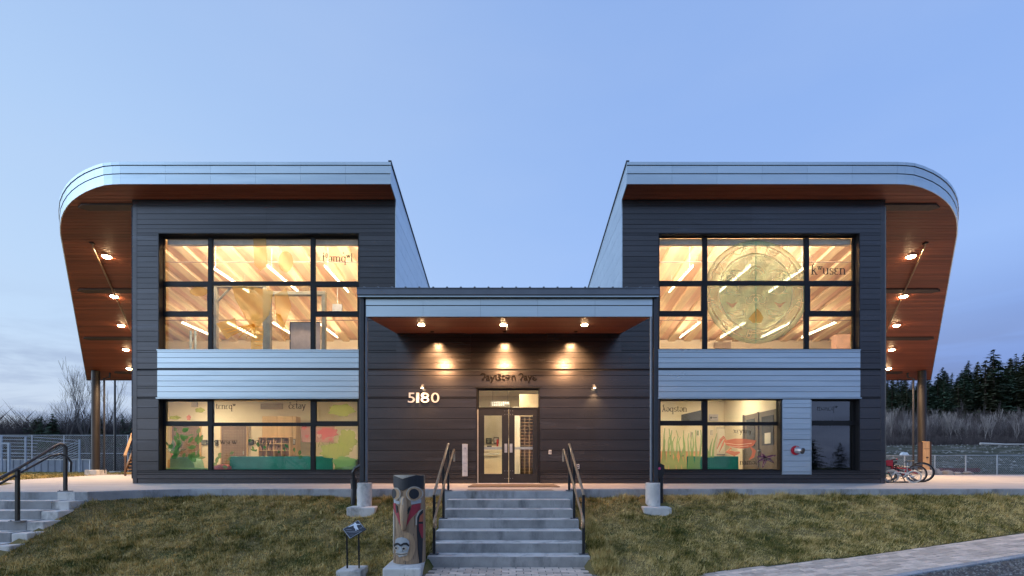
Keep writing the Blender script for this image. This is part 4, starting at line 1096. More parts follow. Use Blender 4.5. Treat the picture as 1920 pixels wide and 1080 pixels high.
    for rows in (ROW_LO, ROW_UP):
        for z0, z1 in zip(rows, rows[1:]):
            yb = min(29, (EYE+HS-z1)/SL-.02)
            if yb < YW+.4: continue
            q = [(wallx(YW+.02), YW+.02), (wallx(yb), yb)]
            lo_ = [P(q[0][0], q[0][1], z0+.006), P(q[1][0], q[1][1], z0+.006), P(q[1][0]+nrm.x*.03, q[1][1]+nrm.y*.03, z0+.012), P(q[0][0]+nrm.x*.03, q[0][1]+nrm.y*.03, z0+.012)]
            mb = MB(); mb.hull8(lo_, [(a_, b_, z1-.002) for a_, b_, c_ in lo_]); mb.build('plank', M_dark, ow)
    mb = MB(); mb.box(min(s*XI, s*wallx(29)), max(s*XI, s*wallx(29)), 29.0, 29.2, 0, zs(29.1)); mb.build('back_wall', M_dark, B)
    # back eave, column, downpipe
    mb = MB(); mb.box(min(s*XI, s*eX), max(s*XI, s*eX), eY-.02, eY+.10, zs(eY)-.03, zs(eY)+.4); mb.build('eave_gutter', M_brown, roof)
    yp = 28.0; xp = -X(179.5, yp)
    mb = MB(); mb.lathe([(.205, Z(881, yp)), (.205, zs(yp)-.01)], P(xp, yp, 0), 28); colm = soft(mb.build('column', M_post, B))
    mb = MB(); mb.lathe([(.215, zs(yp)-.5), (.215, zs(yp)-.45)], P(xp, yp, 0), 24); mb.build('column_ring', M_brown, colm)
    mb = MB(); mb.box(s*xp-.36, s*xp+.36, yp-.36, yp+.36, -.05, Z(881, yp)); mb.build('footing', M_concl, colm, bevel=.03)
    mb = MB(); xd = xp-.33
    mb.tube([P(xd-.25, yp+.3, zs(yp)-.04), P(xd-.25, yp+.3, zs(yp)-.32), P(xd, yp+.2, zs(yp)-.42), P(xd, yp+.2, .1)], .05, 8); mb.build('downpipe', M_trim, B)
    if s > 0:
        mb = MB(); mb.box(xp-.20, xp+.20, yp-.30, yp-.232, .05, Z(828, yp)); c = mb.build('timber_guard', M_wood, colm, bevel=.01)
        mb = MB(); mb.box(xp-.16, xp+.20, yp-.312, yp-.301, 1.52, 1.54); mb.box(xp-.02, xp+.1, yp-.34, yp-.301, 1.0, 1.06); mb.build('guard_bracket', M_brown, c)
        for q in (-1, 1):
            mb = MB(); mb.box(xp+q*.26-.04, xp+q*.26+.04, yp-.31, yp-.1, .05, Z(829, yp)); mb.build('guard_edge', M_brown, c)
for s in (-1, 1): build_wing(s)

# ---- rooms behind the glass
def build_rooms():
    for s in (-1, 1):
        P = lambda x, y, z: (s*x, y, z)
        yb = 23.7
        # upper hall
        mb = MB(); x0, x1 = XI+.24, wallx(yb)-.25
        mb.box(min(s*x0, s*x1), max(s*x0, s*x1), yb, yb+.12, 3.45, zs(yb)-.03); mb.build('interior_wall', M_creamr, B)
        mb = MB(); mb.hull8([P(XI+.225, YW+.26, 3.45), P(XI+.235, YW+.26, 3.45), P(XI+.235, yb, 3.45), P(XI+.225, yb, 3.45)], [P(XI+.225, YW+.26, zs(YW)-.05), P(XI+.235, YW+.26, zs(YW)-.05), P(XI+.235, yb, zs(yb)-.03), P(XI+.225, yb, zs(yb)-.03)]); mb.build('interior_wall', M_creamr, B)
        mb = MB(); a, b = wallx(YW+.26)-.24, wallx(yb)-.24
        mb.hull8([P(a, YW+.26, 3.45), P(a-.02, YW+.26, 3.45), P(b-.02, yb, 3.45), P(b, yb, 3.45)], [P(a, YW+.26, zs(YW)-.05), P(a-.02, YW+.26, zs(YW)-.05), P(b-.02, yb, zs(yb)-.03), P(b, yb, zs(yb)-.03)]); mb.build('interior_wall', M_creamr, B)
        q = [(XI+.2, YW+.25), (wallx(YW+.25)-.2, YW+.25), (wallx(yb)-.2, yb+.1), (XI+.2, yb+.1)]
        mb = MB(); mb.hull8([P(x, y, 3.27) for x, y in q], [P(x, y, 3.44) for x, y in q]); mb.build('floor_slab', M_floor, B)
        mb = MB(); mb.hull8([P(x, y, zs(y)+.002) for x, y in q], [P(x, y, zs(y)+.03) for x, y in q]); ceil = mb.build('ceiling', M_ceil, B)
        x = XI+.55; i = 0
        while x < wallx(yb)-.4:
            ya = YW+.27 if x < wallx(YW)-.35 else YW+.3+(x-(wallx(YW)-.35))/WA+.1
            mb = MB(); d = .13; w = .34
            lo_ = [P(x, ya, zs(ya)-d), P(x+w, ya, zs(ya)-d), P(x+w, yb-.01, zs(yb)-d), P(x, yb-.01, zs(yb)-d)]
            mb.hull8(lo_, [(p[0], p[1], p[2]+d) for p in lo_]); mb.build('ceiling_beam', M_beam, ceil); x += .80
        for yr, zr in ((16.0, 7.25), (20.2, 6.62)):                          # hanging linear lamps
            xs_ = [XI+.9+1.93*k for k in range(8)]
            for xl in xs_:
                if xl > wallx(yr)-.8: continue
                mb = MB(); mb.box(s*xl-.022, s*xl+.022, yr, yr+2.4, zr+.022, zr+.06); f = mb.build('linear_light', M_white, B)
                mb = MB(); mb.box(s*xl-.018, s*xl+.018, yr+.02, yr+2.38, zr-.008, zr+.021); mb.build('lamp_tube', M_tube, f)
                mb = MB(); mb.box(s*xl-.018, s*xl+.018, yr+.05, yr+2.35, zr+.0605, zr+.066); mb.build('added_uplight', M_up, f)  # unseen strip added on top of the fixture to brighten the ceiling
                mb = MB()
                for yy in (yr+.3, yr+2.1): mb.tube([(s*xl, yy, zr+.06), (s*xl, yy, zs(yy))], .006, 5)
                mb.build('hanger', M_white, f)
        for yy, dz in ((16.6, .42), (20.9, .40)):                             # sprinkler pipes across the hall
            mb = MB(); mb.tube([P(XI+.3, yy, zs(yy)-dz), P(wallx(yy)-.3, yy, zs(yy)-dz)], .022, 6)
            for k in range(4): mb.tube([P(XI+1.2+k*2, yy, zs(yy)-dz), P(XI+1.2+k*2, yy, zs(yy)-.2)], .012, 5)
            mb.build('sprinkler_pipe', mat('grey_pipe', (.30, .22, .18), .5), B)
        mb = MB(); mb.box(s*(XI+2.2)-.5, s*(XI+2.2)+.5, yb-.02, yb, 4.3, 4.75); mb.build('air_grille', mat('tan_grille', (.42, .34, .28), .7), B)
        # head box of the blinds, and an added, unseen glow strip above the window that brightens the ceiling
        o = OPEN['lu' if s < 0 else 'ru']
        mb = MB(); mb.box(o[0]+.1, o[1]-.1, YW+.25, YW+.29, o[3]+.12, o[3]+.62); vl = mb.build('added_glow_strip', M_white, B)
        mb = MB(); mb.box(o[0]+.12, o[1]-.12, YW+.2905, YW+.296, o[3]+.14, o[3]+.60); mb.build('diffuser', M_panelu, vl)  # glowing face of the added strip
        mb = MB(); mb.box(o[0]+.05, o[1]-.05, YG+.14, YG+.26, o[3]-.20, o[3]-.02); mb.build('blind_box', mat('grey_blind', (.62, .56, .50), .7), B)
    # lower rooms: left, lobby, right, and the unlit store at the right end
    def room(x0, x1, yb, mw, z1=3.24, side=(0, 1)):
        mb = MB(); mb.box(x0, x1, yb, yb+.1, .03, z1); mb.build('interior_wall', mw, B)
        if 0 in side: mb = MB(); mb.box(x0-.05, x0, YW+.26, yb+.1, .03, z1); mb.build('interior_wall', mw, B)
        mb = MB(); mb.box(x1, x1+.05, YW+.26, yb+.1, .03, z1); mb.build('interior_wall', mw, B)
        mb = MB(); mb.box(x0, x1, YW+.25, yb, -.0, .028); mb.build('floor', M_floor, B)
        mb = MB(); mb.box(x0, x1, YW+.25, yb, z1-.03, z1); mb.build('ceiling', M_creamr, B)
    mb = MB(); mb.box(-14.9, -11.0, 19.5, 19.6, .03, 3.24); mb.build('interior_wall', M_cream, B)
    for y0_, y1_, z0_, z1_, m_, nm in ((YW+.25, 19.5, -.0, .028, M_floor, 'floor'), (YW+.25, 19.5, 3.21, 3.24, M_creamr, 'ceiling')):
        q = [(-wallx(y0_)+.22, y0_), (-11.0, y0_), (-11.0, y1_), (-wallx(y1_)+.22, y1_)]; mb = MB(); mb.hull8([(x, y, z0_) for x, y in q], [(x, y, z1_) for x, y in q]); mb.build(nm, m_, B)
    q = [(-wallx(YW+.26)+.21, YW+.26), (-wallx(YW+.26)+.23, YW+.26), (-wallx(19.5)+.23, 19.5), (-wallx(19.5)+.21, 19.5)]; mb = MB(); mb.hull8([(x, y, .03) for x, y in q], [(x, y, 3.2) for x, y in q]); mb.build('interior_wall', M_cream, B)
    room(-11.0, -3.6, 19.5, M_cream, side=(1,)); room(-3.5, 3.5, 18.2, M_cream); room(3.6, 8.44, 18.6, M_cream); room(8.55, 11.0, 17.0, mat('unlit_wall', (.25, .25, .26), .9))
    def lamp(x, y, w=.6, d=.6, z=3.2):
        mb = MB(); mb.box(x-w/2-.03, x+w/2+.03, y-d/2-.03, y+d/2+.03, z-.02, z+.008); f = mb.build('ceiling_light', M_white, B)
        mb = MB(); mb.box(x-w/2, x+w/2, y-d/2, y+d/2, z-.026, z-.0205); mb.build('diffuser', M_panel, f)
    for x in (-12.0, -9.4, -5.6): lamp(x, 18.0 if x < -11 else 16.6)
    for x in (-2.2, 0, 2.2): lamp(x, 15.5)
    for x in (5.0, 7.4): lamp(x, 16.6)
build_rooms()
# ---------------------------------------------------------------- furniture seen through the glass
def inside():
    M_green = mat('green_perforated_panel', (.012, .30, .17), .55, 0, .12, 5)
    M_birch = mat('birch_plywood', (.68, .44, .22), .55, 0, .1, 3, (1, 1, .2))
    M_door = mat('brown_perforated_door', (.20, .125, .085), .6, 0, .1, 5)
    M_hole = mat('perforation', (.55, .42, .28), .7)
    M_teal = mat('pale_perforation', (.30, .55, .42), .7)
    def dots(x0, x1, y, z0, z1, step, r, m, parent, name='perforations'):
        mb = MB(); nx_, nz_ = int((x1-x0)/step), int((z1-z0)/step)
        for i in range(nx_):
            for j in range(nz_):
                x, z = x0+(i+.5)*step, z0+(j+.5)*step
                mb.add([(x-r, y, z), (x, y, z-r), (x+r, y, z), (x, y, z+r)], [(0, 1, 2, 3)])
        mb.build(name, m, parent, recalc=False, kind='stuff')
    # low green bench boards
    for px0, px1, y, lab in ((430, 583, 14.95, 'long low green perforated panel under the large lower left window'), (583.5, 624, 14.95, 'short green perforated panel right of the mullion in the lower left window'),
                             (1288, 1385, 14.95, 'green perforated panel behind the lower right window below the crab')):
        x0, x1, zt = X(px0, y), X(px1, y), Z(855.5, y)
        t = empty('low_screen', ((x0+x1)/2, y, .03), label=lab, cat='screen', group='green perforated screens inside')
        mb = MB(); mb.box(x0, x1, y, y+.04, .05, zt); mb.build('panel', M_green, t, bevel=.02)
        dots(x0+.05, x1-.05, y-.004, .42, zt-.04,   .066, .0055, M_teal, t)
        for xx in (x0+.06, x1-.06):
            mb = MB(); mb.box(xx-.03, xx+.03, y+.05, y+.35, .03, .09); mb.build('foot', M_trim, t)
    # perforated doors
    y = 19.4
    for px0, px1, lab in ((415, 462.5, 'brown perforated door beside the birch cabinet in the lower left room'), (322, 374, 'brown perforated door behind plants at the left of the lower left room')):
        x0, x1, zt = X(px0, y), X(px1, y), 2.15
        t = empty('interior_door', ((x0+x1)/2, y, .03), label=lab, cat='door', group='perforated doors inside')
        mb = MB(); mb.box(x0, x1, y, y+.05, .03, zt); mb.build('panel', M_door, t)
        mb = MB(); mb.box(x0-.04, x0-.002, y-.01, y+.06, .03, zt+.04); mb.box(x1+.002, x1+.04, y-.01, y+.06, .03, zt+.04); mb.build('jamb', M_birch, t)
        dots(x0+.08, x1-.08, y-.004, .5, zt-.1, .066, .013, M_hole, t)
        mb = MB(); mb.box(x1-.14, x1-.10, y-.03, y-.002, 1.0, 1.14); mb.build('handle', M_galv, t)
    # birch cabinet with cubby holes
    y = 18.7; x0, x1 = X(489.5, y), X(553, y); zt, zm, zb = Z(780, y), Z(820.5, y), Z(853, y)
    t = empty('cubby_cabinet', ((x0+x1)/2, y, .03), label='birch cabinet with two doors over open cubby holes in the lower left room', cat='cabinet')
    mb = MB(); xc = X(546.5, y); mb.box(x0, x1, y+.1, y+.5, .03, zt); mb.build('carcass', M_birch, t)
    for k in range(2):
        w = (xc-x0)/2; mb = MB(); mb.box(x0+k*w+.008, x0+(k+1)*w-.008, y+.07, y+.098, zm+.02, zt-.01); mb.build('door', M_birch, t, bevel=.004)
    for i in range(5):
        xx = x0+(xc-x0)*i/4; mb = MB(); mb.box(xx-.012, xx+.012, y-.2, y+.098, zb-.3, zm); mb.build('divider', M_birch, t)
    for z in (zm, (zm*2+zb)/3-.02, (zm+2*zb)/3-.05, zb-.3):
        mb = MB(); mb.box(x0, xc, y-.202, y+.096, z-.012, z+.012); mb.build('shelf', M_birch, t)
    M_cubby = mat('terracotta_back', (.45, .22, .12), .8)
    mb = MB(); mb.box(x0, xc, y+.09, y+.097, zb-.3, zm); mb.build('back_panel', M_cubby, t)
    M_book = mat('mixed_books', (.38, .22, .16), .7, 0, .3, 5, island=.6)
    mb = MB(); rnd = random.Random(2)
    for i in range(4):
        for z in ((zm*2+zb)/3-.02, (zm+2*zb)/3-.05, zb-.3):
            a = x0+(xc-x0)*i/4+.02; 
            while a < x0+(xc-x0)*(i+1)/4-.06:
                w = rnd.uniform(.015, .04); hh = rnd.uniform(.08, .17); mb.box(a, a+w-.002, y-.12, y+.06, z+.013, z+.013+hh); a += w+(rnd.random() < .3)*.05
    tag(mb.build('books', M_book, kind='stuff'))
    # padded mat and cushions
    y = 15.2; mb = MB(); a, b = X(318, y), X(366, y); zt = Z(856.5, y)
    mb.prism([(a, .42), (b, .42), (b-.06, zt-.12), (b-.18, zt), (a, zt)], lambda u, v, t_: (u, y+t_, v), 0, .5)
    tag(mb.build('foam_block', mat('mint_vinyl', (.38, .60, .40), .5), bevel=.03), 'pale green foam block leaning low at the left of the lower left window', 'foam block')
    y = 14.75; mb = MB(); mb.box(X(308, y), X(386, y), y, y+.3, .37, Z(877.5, y)); tag(mb.build('floor_mat', mat('grass_green_vinyl', (.36, .58, .22), .5), bevel=.015), 'thin bright green mat lying along the sill of the lower left window', 'mat')
    y = 14.8; mb = MB(); a, b = X(399, y), X(429, y)
    mb.prism([(a, .38), (b, .38), (b, Z(874, y)), ((a+b)/2, Z(870.5, y)), (a, Z(873, y))], lambda u, v, t_: (u, y+t_, v), 0, .35); tag(mb.build('cushion', mat('coral_cloth', (.85, .20, .17), .8), bevel=.04), 'coral red cushion on the sill beside the long green panel', 'cushion')
    y = 15.1; mb = MB(); mb.box(X(627, y), X(668, y), y, y+.45, .05, Z(861, y)); tag(mb.build('bench', mat('lime_vinyl', (.40, .62, .25), .5), bevel=.03), 'pale green padded bench at the right end of the lower left window', 'bench')
    # potted plant
    y = 16.2; x = X(322, y)
    t = empty('potted_plant', (x, y, .03), label='leafy pot plant with a pink pot behind the lower left window', cat='plant')
    mb = MB(); mb.lathe([(.08, .75), (.11, .95), (.10, .95)], (x+.1, y, 0), 14); mb.build('pot', mat('pink_pot', (.80, .25, .30), .5), t)
    mb = MB(); mb.lathe([(.2, .03), (.2, .74)], (x+.1, y, 0), 14); mb.build('stand', M_birch, t)
    mb = MB(); rnd = random.Random(8)
    for i in range(60):
        a, e, l = rnd.uniform(0, 6.3), rnd.uniform(.1, 1.3), rnd.uniform(.15, .5)
        p = Vector((x+.1, y, .95)); d = Vector((math.cos(a)*math.cos(e), math.sin(a)*math.cos(e)*.5, math.sin(e))); q = d.cross(Vector((0, 0, 1))).normalized()*.05
        mb.add([p+d*l*.5, p+d*l*.8+q, p+d*l*1.2, p+d*l*.8-q], [(0, 1, 2, 3)])
    mb.build('foliage', mat('house_plant_leaf', (.06, .16, .05), .5, island=.3), t, recalc=False)
    # pictures and papers on the walls
    def paper(px0, py0, px1, py1, y, m, lab, name='picture', cat='picture', frame=M_black):
        t = empty(name, (X((px0+px1)/2, y), y, Z(py1, y)), label=lab, cat=cat)
        mb = MB(); mb.box(X(px0, y), X(px1, y), y-.02, y, Z(py1, y), Z(py0, y)); mb.build('frame', frame, t)
        w, h = (px1-px0)*.12, (py1-py0)*.12
        mb = MB(); mb.box(X(px0+w, y), X(px1-w, y), y-.026, y-.021, Z(py1-h, y), Z(py0+h, y)); mb.build('print', m, t)
    M_pr = mat('printed_paper', (.55, .50, .42), .8, 0, .5, 14); M_pd = mat('dark_print', (.16, .16, .12), .8, 0, .8, 12)
    paper(377, 825, 389, 834, 19.47, M_pd, 'small dark picture on the wall left of the mullion in the lower left room')
    paper(404, 825, 409.5, 836, 19.47, M_pd, 'small dark notice beside the brown door in the lower left room', 'notice', 'notice')
    paper(466, 824, 475.5, 834.5, 19.47, M_pd, 'dark picture between brown door and birch cabinet')
    paper(549.5, 823, 554, 834, 18.64, M_pr, 'narrow notice on the side of the birch cabinet', 'notice', 'notice')
    mb = MB(); y = 19.47; mb.box(X(489.5, y), X(530.5, y), y-.04, y, Z(767, y), Z(757, y)); tag(mb.build('air_grille', mat('beige_grille', (.36, .29, .20), .6)), 'long beige air grille high on the lower left room wall', 'grille')
    mb = MB(); mb.box(X(360, y), X(371, y), y-.04, y, Z(763, y), Z(754.5, y)); tag(mb.build('wall_speaker', mat('grey_speaker', (.42, .36, .33), .6)), 'small square grey speaker high at the left of the lower left room', 'speaker')
    # lobby
    y = 18.15
    for (a, b, c, d, lab) in ((911, 821.5, 922, 832, 'dark framed picture seen through the left door pane'), (925.5, 820, 935.5, 832, 'pale framed picture right of the dark one, through the left door pane')):
        paper(a, b, c, d, y, M_pd if a < 915 else M_pr, lab)
    mb = MB(); mb.box(X(913, y), X(922, y), y-.02, y, Z(838, y), Z(835.5, y)); tag(mb.build('wall_plate', M_trim), 'thin dark plate under the dark picture in the lobby', 'plate')
    mb = MB(); mb.tube([(X(909, y), y-.06, Z(851.5, y)), (X(934, y), y-.06, Z(851.5, y)), (X(936, y), y-.02, Z(849.5, y))], .02, 8); tag(mb.build('wall_rail', M_galv), 'short steel rail on the cream lobby wall', 'rail')
    mb = MB(); mb.box(X(931, y), X(934.5, y), y-.03, y-.002, Z(837, y), Z(824, y)); tag(mb.build('fire_extinguisher_sign', mat('red_plastic', (.6, .05, .04), .5)), 'narrow red sign beside the pale picture in the lobby', 'sign')
    t = empty('welcome_board', (X(938, 16.5), 16.5, Z(762.5, 16.5)), label='long dark notice board hanging in the lobby behind the transom', cat='board')
    y = 16.5; mb = MB(); mb.box(X(920, y), X(956, y), y-.02, y, Z(762.5, y), Z(752, y)); mb.build('panel', mat('taupe_board', (.22, .19, .16), .7), t)
    mb = MB()
    for r in range(2):
        for i in range(8 if r == 0 else 6): mb.box(X(922+i*4.1, y), X(925+i*4.1, y), y-.024, y-.021, Z(756.8+r*4.2, y), Z(754.2+r*4.2, y))
    mb.build('lettering', M_white, t, kind='stuff')
    mb = MB(); mb.tube([(X(924, y), y-.01, Z(752, y)), (X(924, y), y-.01, 3.2)], .006, 4); mb.tube([(X(952, y), y-.01, Z(752, y)), (X(952, y), y-.01, 3.2)], .006, 4); mb.build('hanger', M_trim, t)
    y = 16.6; x0, x1 = X(975.5, y), X(1001, y)                               # brown slatted pigeonholes
    t = empty('pigeonhole_rack', ((x0+x1)/2, y, .03), label='tall brown rack of small pigeonholes behind the right door pane', cat='rack')
    mb = MB(); mb.box(x0, x1, y+.2, y+.24, .03, Z(772, y)); mb.build('back_panel', mat('brown_laminate', (.30, .20, .12), .6), t)
    for i in range(4):
        xx = x0+(x1-x0)*i/3; mb = MB(); mb.box(xx-.012, xx+.012, y, y+.199, .03, Z(772, y)); mb.build('divider', mat('brown_divider', (.40, .29, .18), .6) if i == 0 else MATS['brown_divider'], t)
    z = .2
    while z < Z(774, y):
        mb = MB(); mb.box(x0+.012, x1-.012, y+.004, y+.197, z, z+.014); mb.build('shelf', MATS['tan_timber'], t); z += .115
    mb = MB(); y = 16.3; mb.box(X(962, y), X(976, y), y+.3, y+.35, .03, 2.6); tag(mb.build('partition_end', M_creamr), 'cream wall end beside the brown pigeonhole rack', 'wall')
    mb = MB(); y = 16.0; mb.box(X(974, y), X(1010, y), y, y+.1, 2.2, 2.95); tag(mb.build('bulkhead', mat('warm_panel', (.62, .47, .30), .7)), 'tan bulkhead panel behind the transom, right half', 'panel')
    # right lower room
    y = 17.4
    t = empty('television', (X(1297, y), y, Z(796, y)), label='dark television on a wall arm in the lower right room', cat='television')
    mb = MB(); q = [(X(1283, y), y+.25), (X(1310, y), y-.25)]
    mb.hull8([(q[0][0], q[0][1], Z(797, y)), (q[1][0], q[1][1], Z(795, y)), (q[1][0], q[1][1]+.06, Z(795, y)), (q[0][0], q[0][1]+.06, Z(797, y))], [(q[0][0], q[0][1], Z(776, y)), (q[1][0], q[1][1], Z(770.5, y)), (q[1][0], q[1][1]+.06, Z(770.5, y)), (q[0][0], q[0][1]+.06, Z(776, y))])
    mb.build('screen', mat('tv_screen', (.10, .10, .105), .25), t)
    mb = MB(); mb.tube([(X(1297, y), y+.05, Z(783, y)), (X(1302, 18.5), 18.58, Z(783, y))], .03, 8); mb.build('wall_arm', M_trim, t)
    y = 18.56
    t = empty('wall_sign', (X(1337, y), y, Z(789, y)), label='pale lilac wall sign with a round mark in the lower right room', cat='sign')
    mb = MB(); mb.box(X(1329, y), X(1346, y), y-.02, y, Z(789, y), Z(777, y)); mb.build('panel', mat('lilac_panel', (.50, .47, .50), .6), t)
    mb = MB(); mb.disc((X(1333, y), y-.026, Z(783.2, y)), .045, 14, t=.005); mb.build('round_mark', M_ink, t)
    mb = MB(); mb.box(X(1336, y), X(1344, y), y-.025, y-.021, Z(784, y), Z(782.6, y)); mb.build('text_line', M_trim, t)
    t = empty('whiteboard', (X(1362, y), y, Z(852, y)), label='large pale whiteboard behind the crab picture', cat='whiteboard')
    mb = MB(); mb.box(X(1344, y), X(1390, y), y-.02, y, Z(852, y), Z(803, y)); mb.build('board', M_creamr, t); mb = MB(); mb.box(X(1343.4, y), X(1390.6, y), y-.024, y-.006, Z(803, y), Z(802.2, y)); mb.box(X(1343.4, y), X(1390.6, y), y-.05, y-.006, Z(853, y), Z(851.6, y)); mb.build('frame', M_edge, t)
    mb = MB(); y = 18.0; mb.box(X(1239, y), X(1312, y), y, y+.55, .03, Z(846, y)); t = mb.build('counter', mat('peach_laminate', (.72, .40, .22), .5)); tag(t, 'peach fronted counter behind the eelgrass in the lower right room', 'counter')
    mb = MB(); mb.box(X(1239, y)-.02, X(1312, y)+.02, y-.03, y+.55, Z(846, y)+.001, Z(845, y)+.02); mb.build('worktop', M_creamr, t)
    for k, (px, py, lab) in enumerate(((1256, 855, 'left black label on the peach counter'), (1278, 854.5, 'right black label on the peach counter'))):
        mb = MB(); mb.box(X(px-3, y), X(px+4, y), y-.006, y-.001, Z(py+1.6, y), Z(py-1.6, y)); tag(mb.build('counter_label', M_ink), lab, 'label')
    for px, py, w, lab in ((1297, 815, 5, 'small notice above the counter, left of two'), (1308, 812, 5, 'small green notice above the counter, right of two'), (1333.5, 811, 6, 'framed notice just right of the lower right mullion')):
        paper(px-w/2, py-6, px+w/2, py+6, 18.56, M_pr if px != 1308 else mat('green_print', (.30, .36, .20), .8), lab, 'notice', 'notice', M_creamr)
    x = 8.43                                                                # dark door on the side wall
    t = empty('interior_door', (x, 16, .03), label='grey framed dark glass door on the right wall behind crab and starfish', cat='door')
    M_gd = mat('grey_door', (.16, .135, .115), .5); M_gg = mat('dark_door_pane', (.075, .085, .10), .15)
    mb = MB(); mb.box(x-.03, x, 14.75, 17.0, .03, 2.32); mb.build('panel', M_gd, t)
    mb = MB(); mb.box(x-.045, x-.031, 15.05, 15.75, 1.2, 2.15); mb.box(x-.045, x-.031, 16.2, 16.75, 1.2, 2.15); mb.build('pane', M_gg, t)
    for yy in (14.75, 15.98, 16.96):
        mb = MB(); mb.box(x-.06, x-.0305, yy-.04, yy+.04, .03, 2.34); mb.build('jamb', MATS['grey_door'], t)
    mb = MB(); mb.box(x-.10, x-.05, 15.78, 15.90, 1.02, 1.06); mb.build('handle', M_galv, t)
    mb = MB(); mb.box(x-.052, x-.047, 15.2, 15.55, 1.25, 1.60); mb.build('paper_notice', M_creamr, t)
    # blind and reflections behind the dark window
    y = 15.2; mb = MB()
    for i in range(9): mb.box(9.15+i*.14, 9.15+i*.14+.128, y, y+.012, .05, 2.5)
    tag(mb.build('vertical_blind', mat('slate_blind', (.012, .014, .02), .7)), 'closed slate blind behind the dark right window', 'blind')
    # upper left hall: carved timber frames and a chair-like stand
    M_car = mat('grey_green_timber', (.36, .33, .24), .7, 0, .2, 4)
    y = 15.4
    for px0, px1, pyt, lab in ((402, 496, 538, 'tall grey timber frame with braces in the upper left window'), (503, 606, 553, 'lower carved timber frame right of the tall one, upper left window')):
        t = empty('carved_gateway', (X((px0+px1)/2, y), y, 3.45), label=lab, cat='gateway', group='carved timber gateways upstairs')
        for px in (px0, px1):
            mb = MB(); mb.box(X(px-3.5, y), X(px+3.5, y), y, y+.14, 3.45, Z(pyt, y)); mb.build('post', M_car, t, bevel=.01)
        mb = MB(); mb.box(X(px0-3.5, y), X(px1+3.5, y), y-.01, y+.15, Z(pyt, y)+.001, Z(pyt-7, y)); mb.build('lintel', M_car, t, bevel=.01)
        if px0 == 402:
            for a, b in ((px0+3, 1), (px1-3, -1)):
                mb = MB(); mb.tube([(X(a, y), y+.07, Z(pyt+26, y)), (X(a+24*b, y), y+.07, Z(pyt+1, y))], .035, 6); mb.build('brace', M_car, t)
    t = empty('display_screen', (X(560, 15.9), 15.9, 3.45), label='tall grey display panel standing right of the timber frames upstairs', cat='panel')
    y = 15.9; mb = MB(); mb.box(X(545, y), X(600, y), y, y+.05, 3.5, Z(605, y)); mb.build('panel', mat('lilac_grey_panel', (.46, .38, .36), .7), t); mb = MB(); mb.box(X(545, y)-.03, X(545, y)-.002, y-.01, y+.06, 3.45, Z(604, y)); mb.box(X(545, y)-.03, X(600, y), y-.01, y+.06, Z(605, y)+.002, Z(603.6, y)); mb.build('frame', M_trim, t)
    y = 17; x = X(362, y)
    t = empty('easel', (x, y, 3.45), label='blue grey easel at the left end of the upper left window', cat='easel')
    for d in (-.09, .09):
        mb = MB(); mb.tube([(x+d, y, 3.45), (x+d*.9, y, Z(620, y))], .04, 6); mb.build('leg', mat('blue_grey_wood', (.28, .36, .40), .6) if d < 0 else MATS['blue_grey_wood'], t)
    mb = MB(); mb.box(x-.3, x+.3, y-.05, y, 4.3, 4.36); mb.build('shelf', MATS['blue_grey_wood'], t)
    y = 19; mb = MB(); mb.box(X(623, y), X(641, y), y, y+.06, Z(583, y), Z(570, y)); o = mb.build('hanging_screen', mat('slate_screen', (.24, .27, .33), .5)); tag(o, 'small grey screen hanging upstairs in the right pane of the upper left window', 'screen')
    mb = MB(); mb.tube([(X(632, y), y+.03, Z(570, y)), (X(632, y), y+.03, zs(y))], .015, 5); mb.build('hanger', M_white, o)
    for px, lab in ((1373, 'wide tan air grille low on the back wall, upper right hall'),):
        y = 23.66; mb = MB(); mb.box(X(1339, y), X(1370, y), y-.03, y, Z(653, y), Z(642, y)); tag(mb.build('air_grille', MATS['tan_grille']), lab, 'grille')
    y = 19; mb = MB(); mb.box(X(1568, y), X(1594, y), y, y+.3, 3.45, Z(627, y)); tag(mb.build('display_case', mat('peach_case', (.66, .44, .34), .7)), 'tall peach coloured case at the right end of the upper right hall', 'case')
inside()

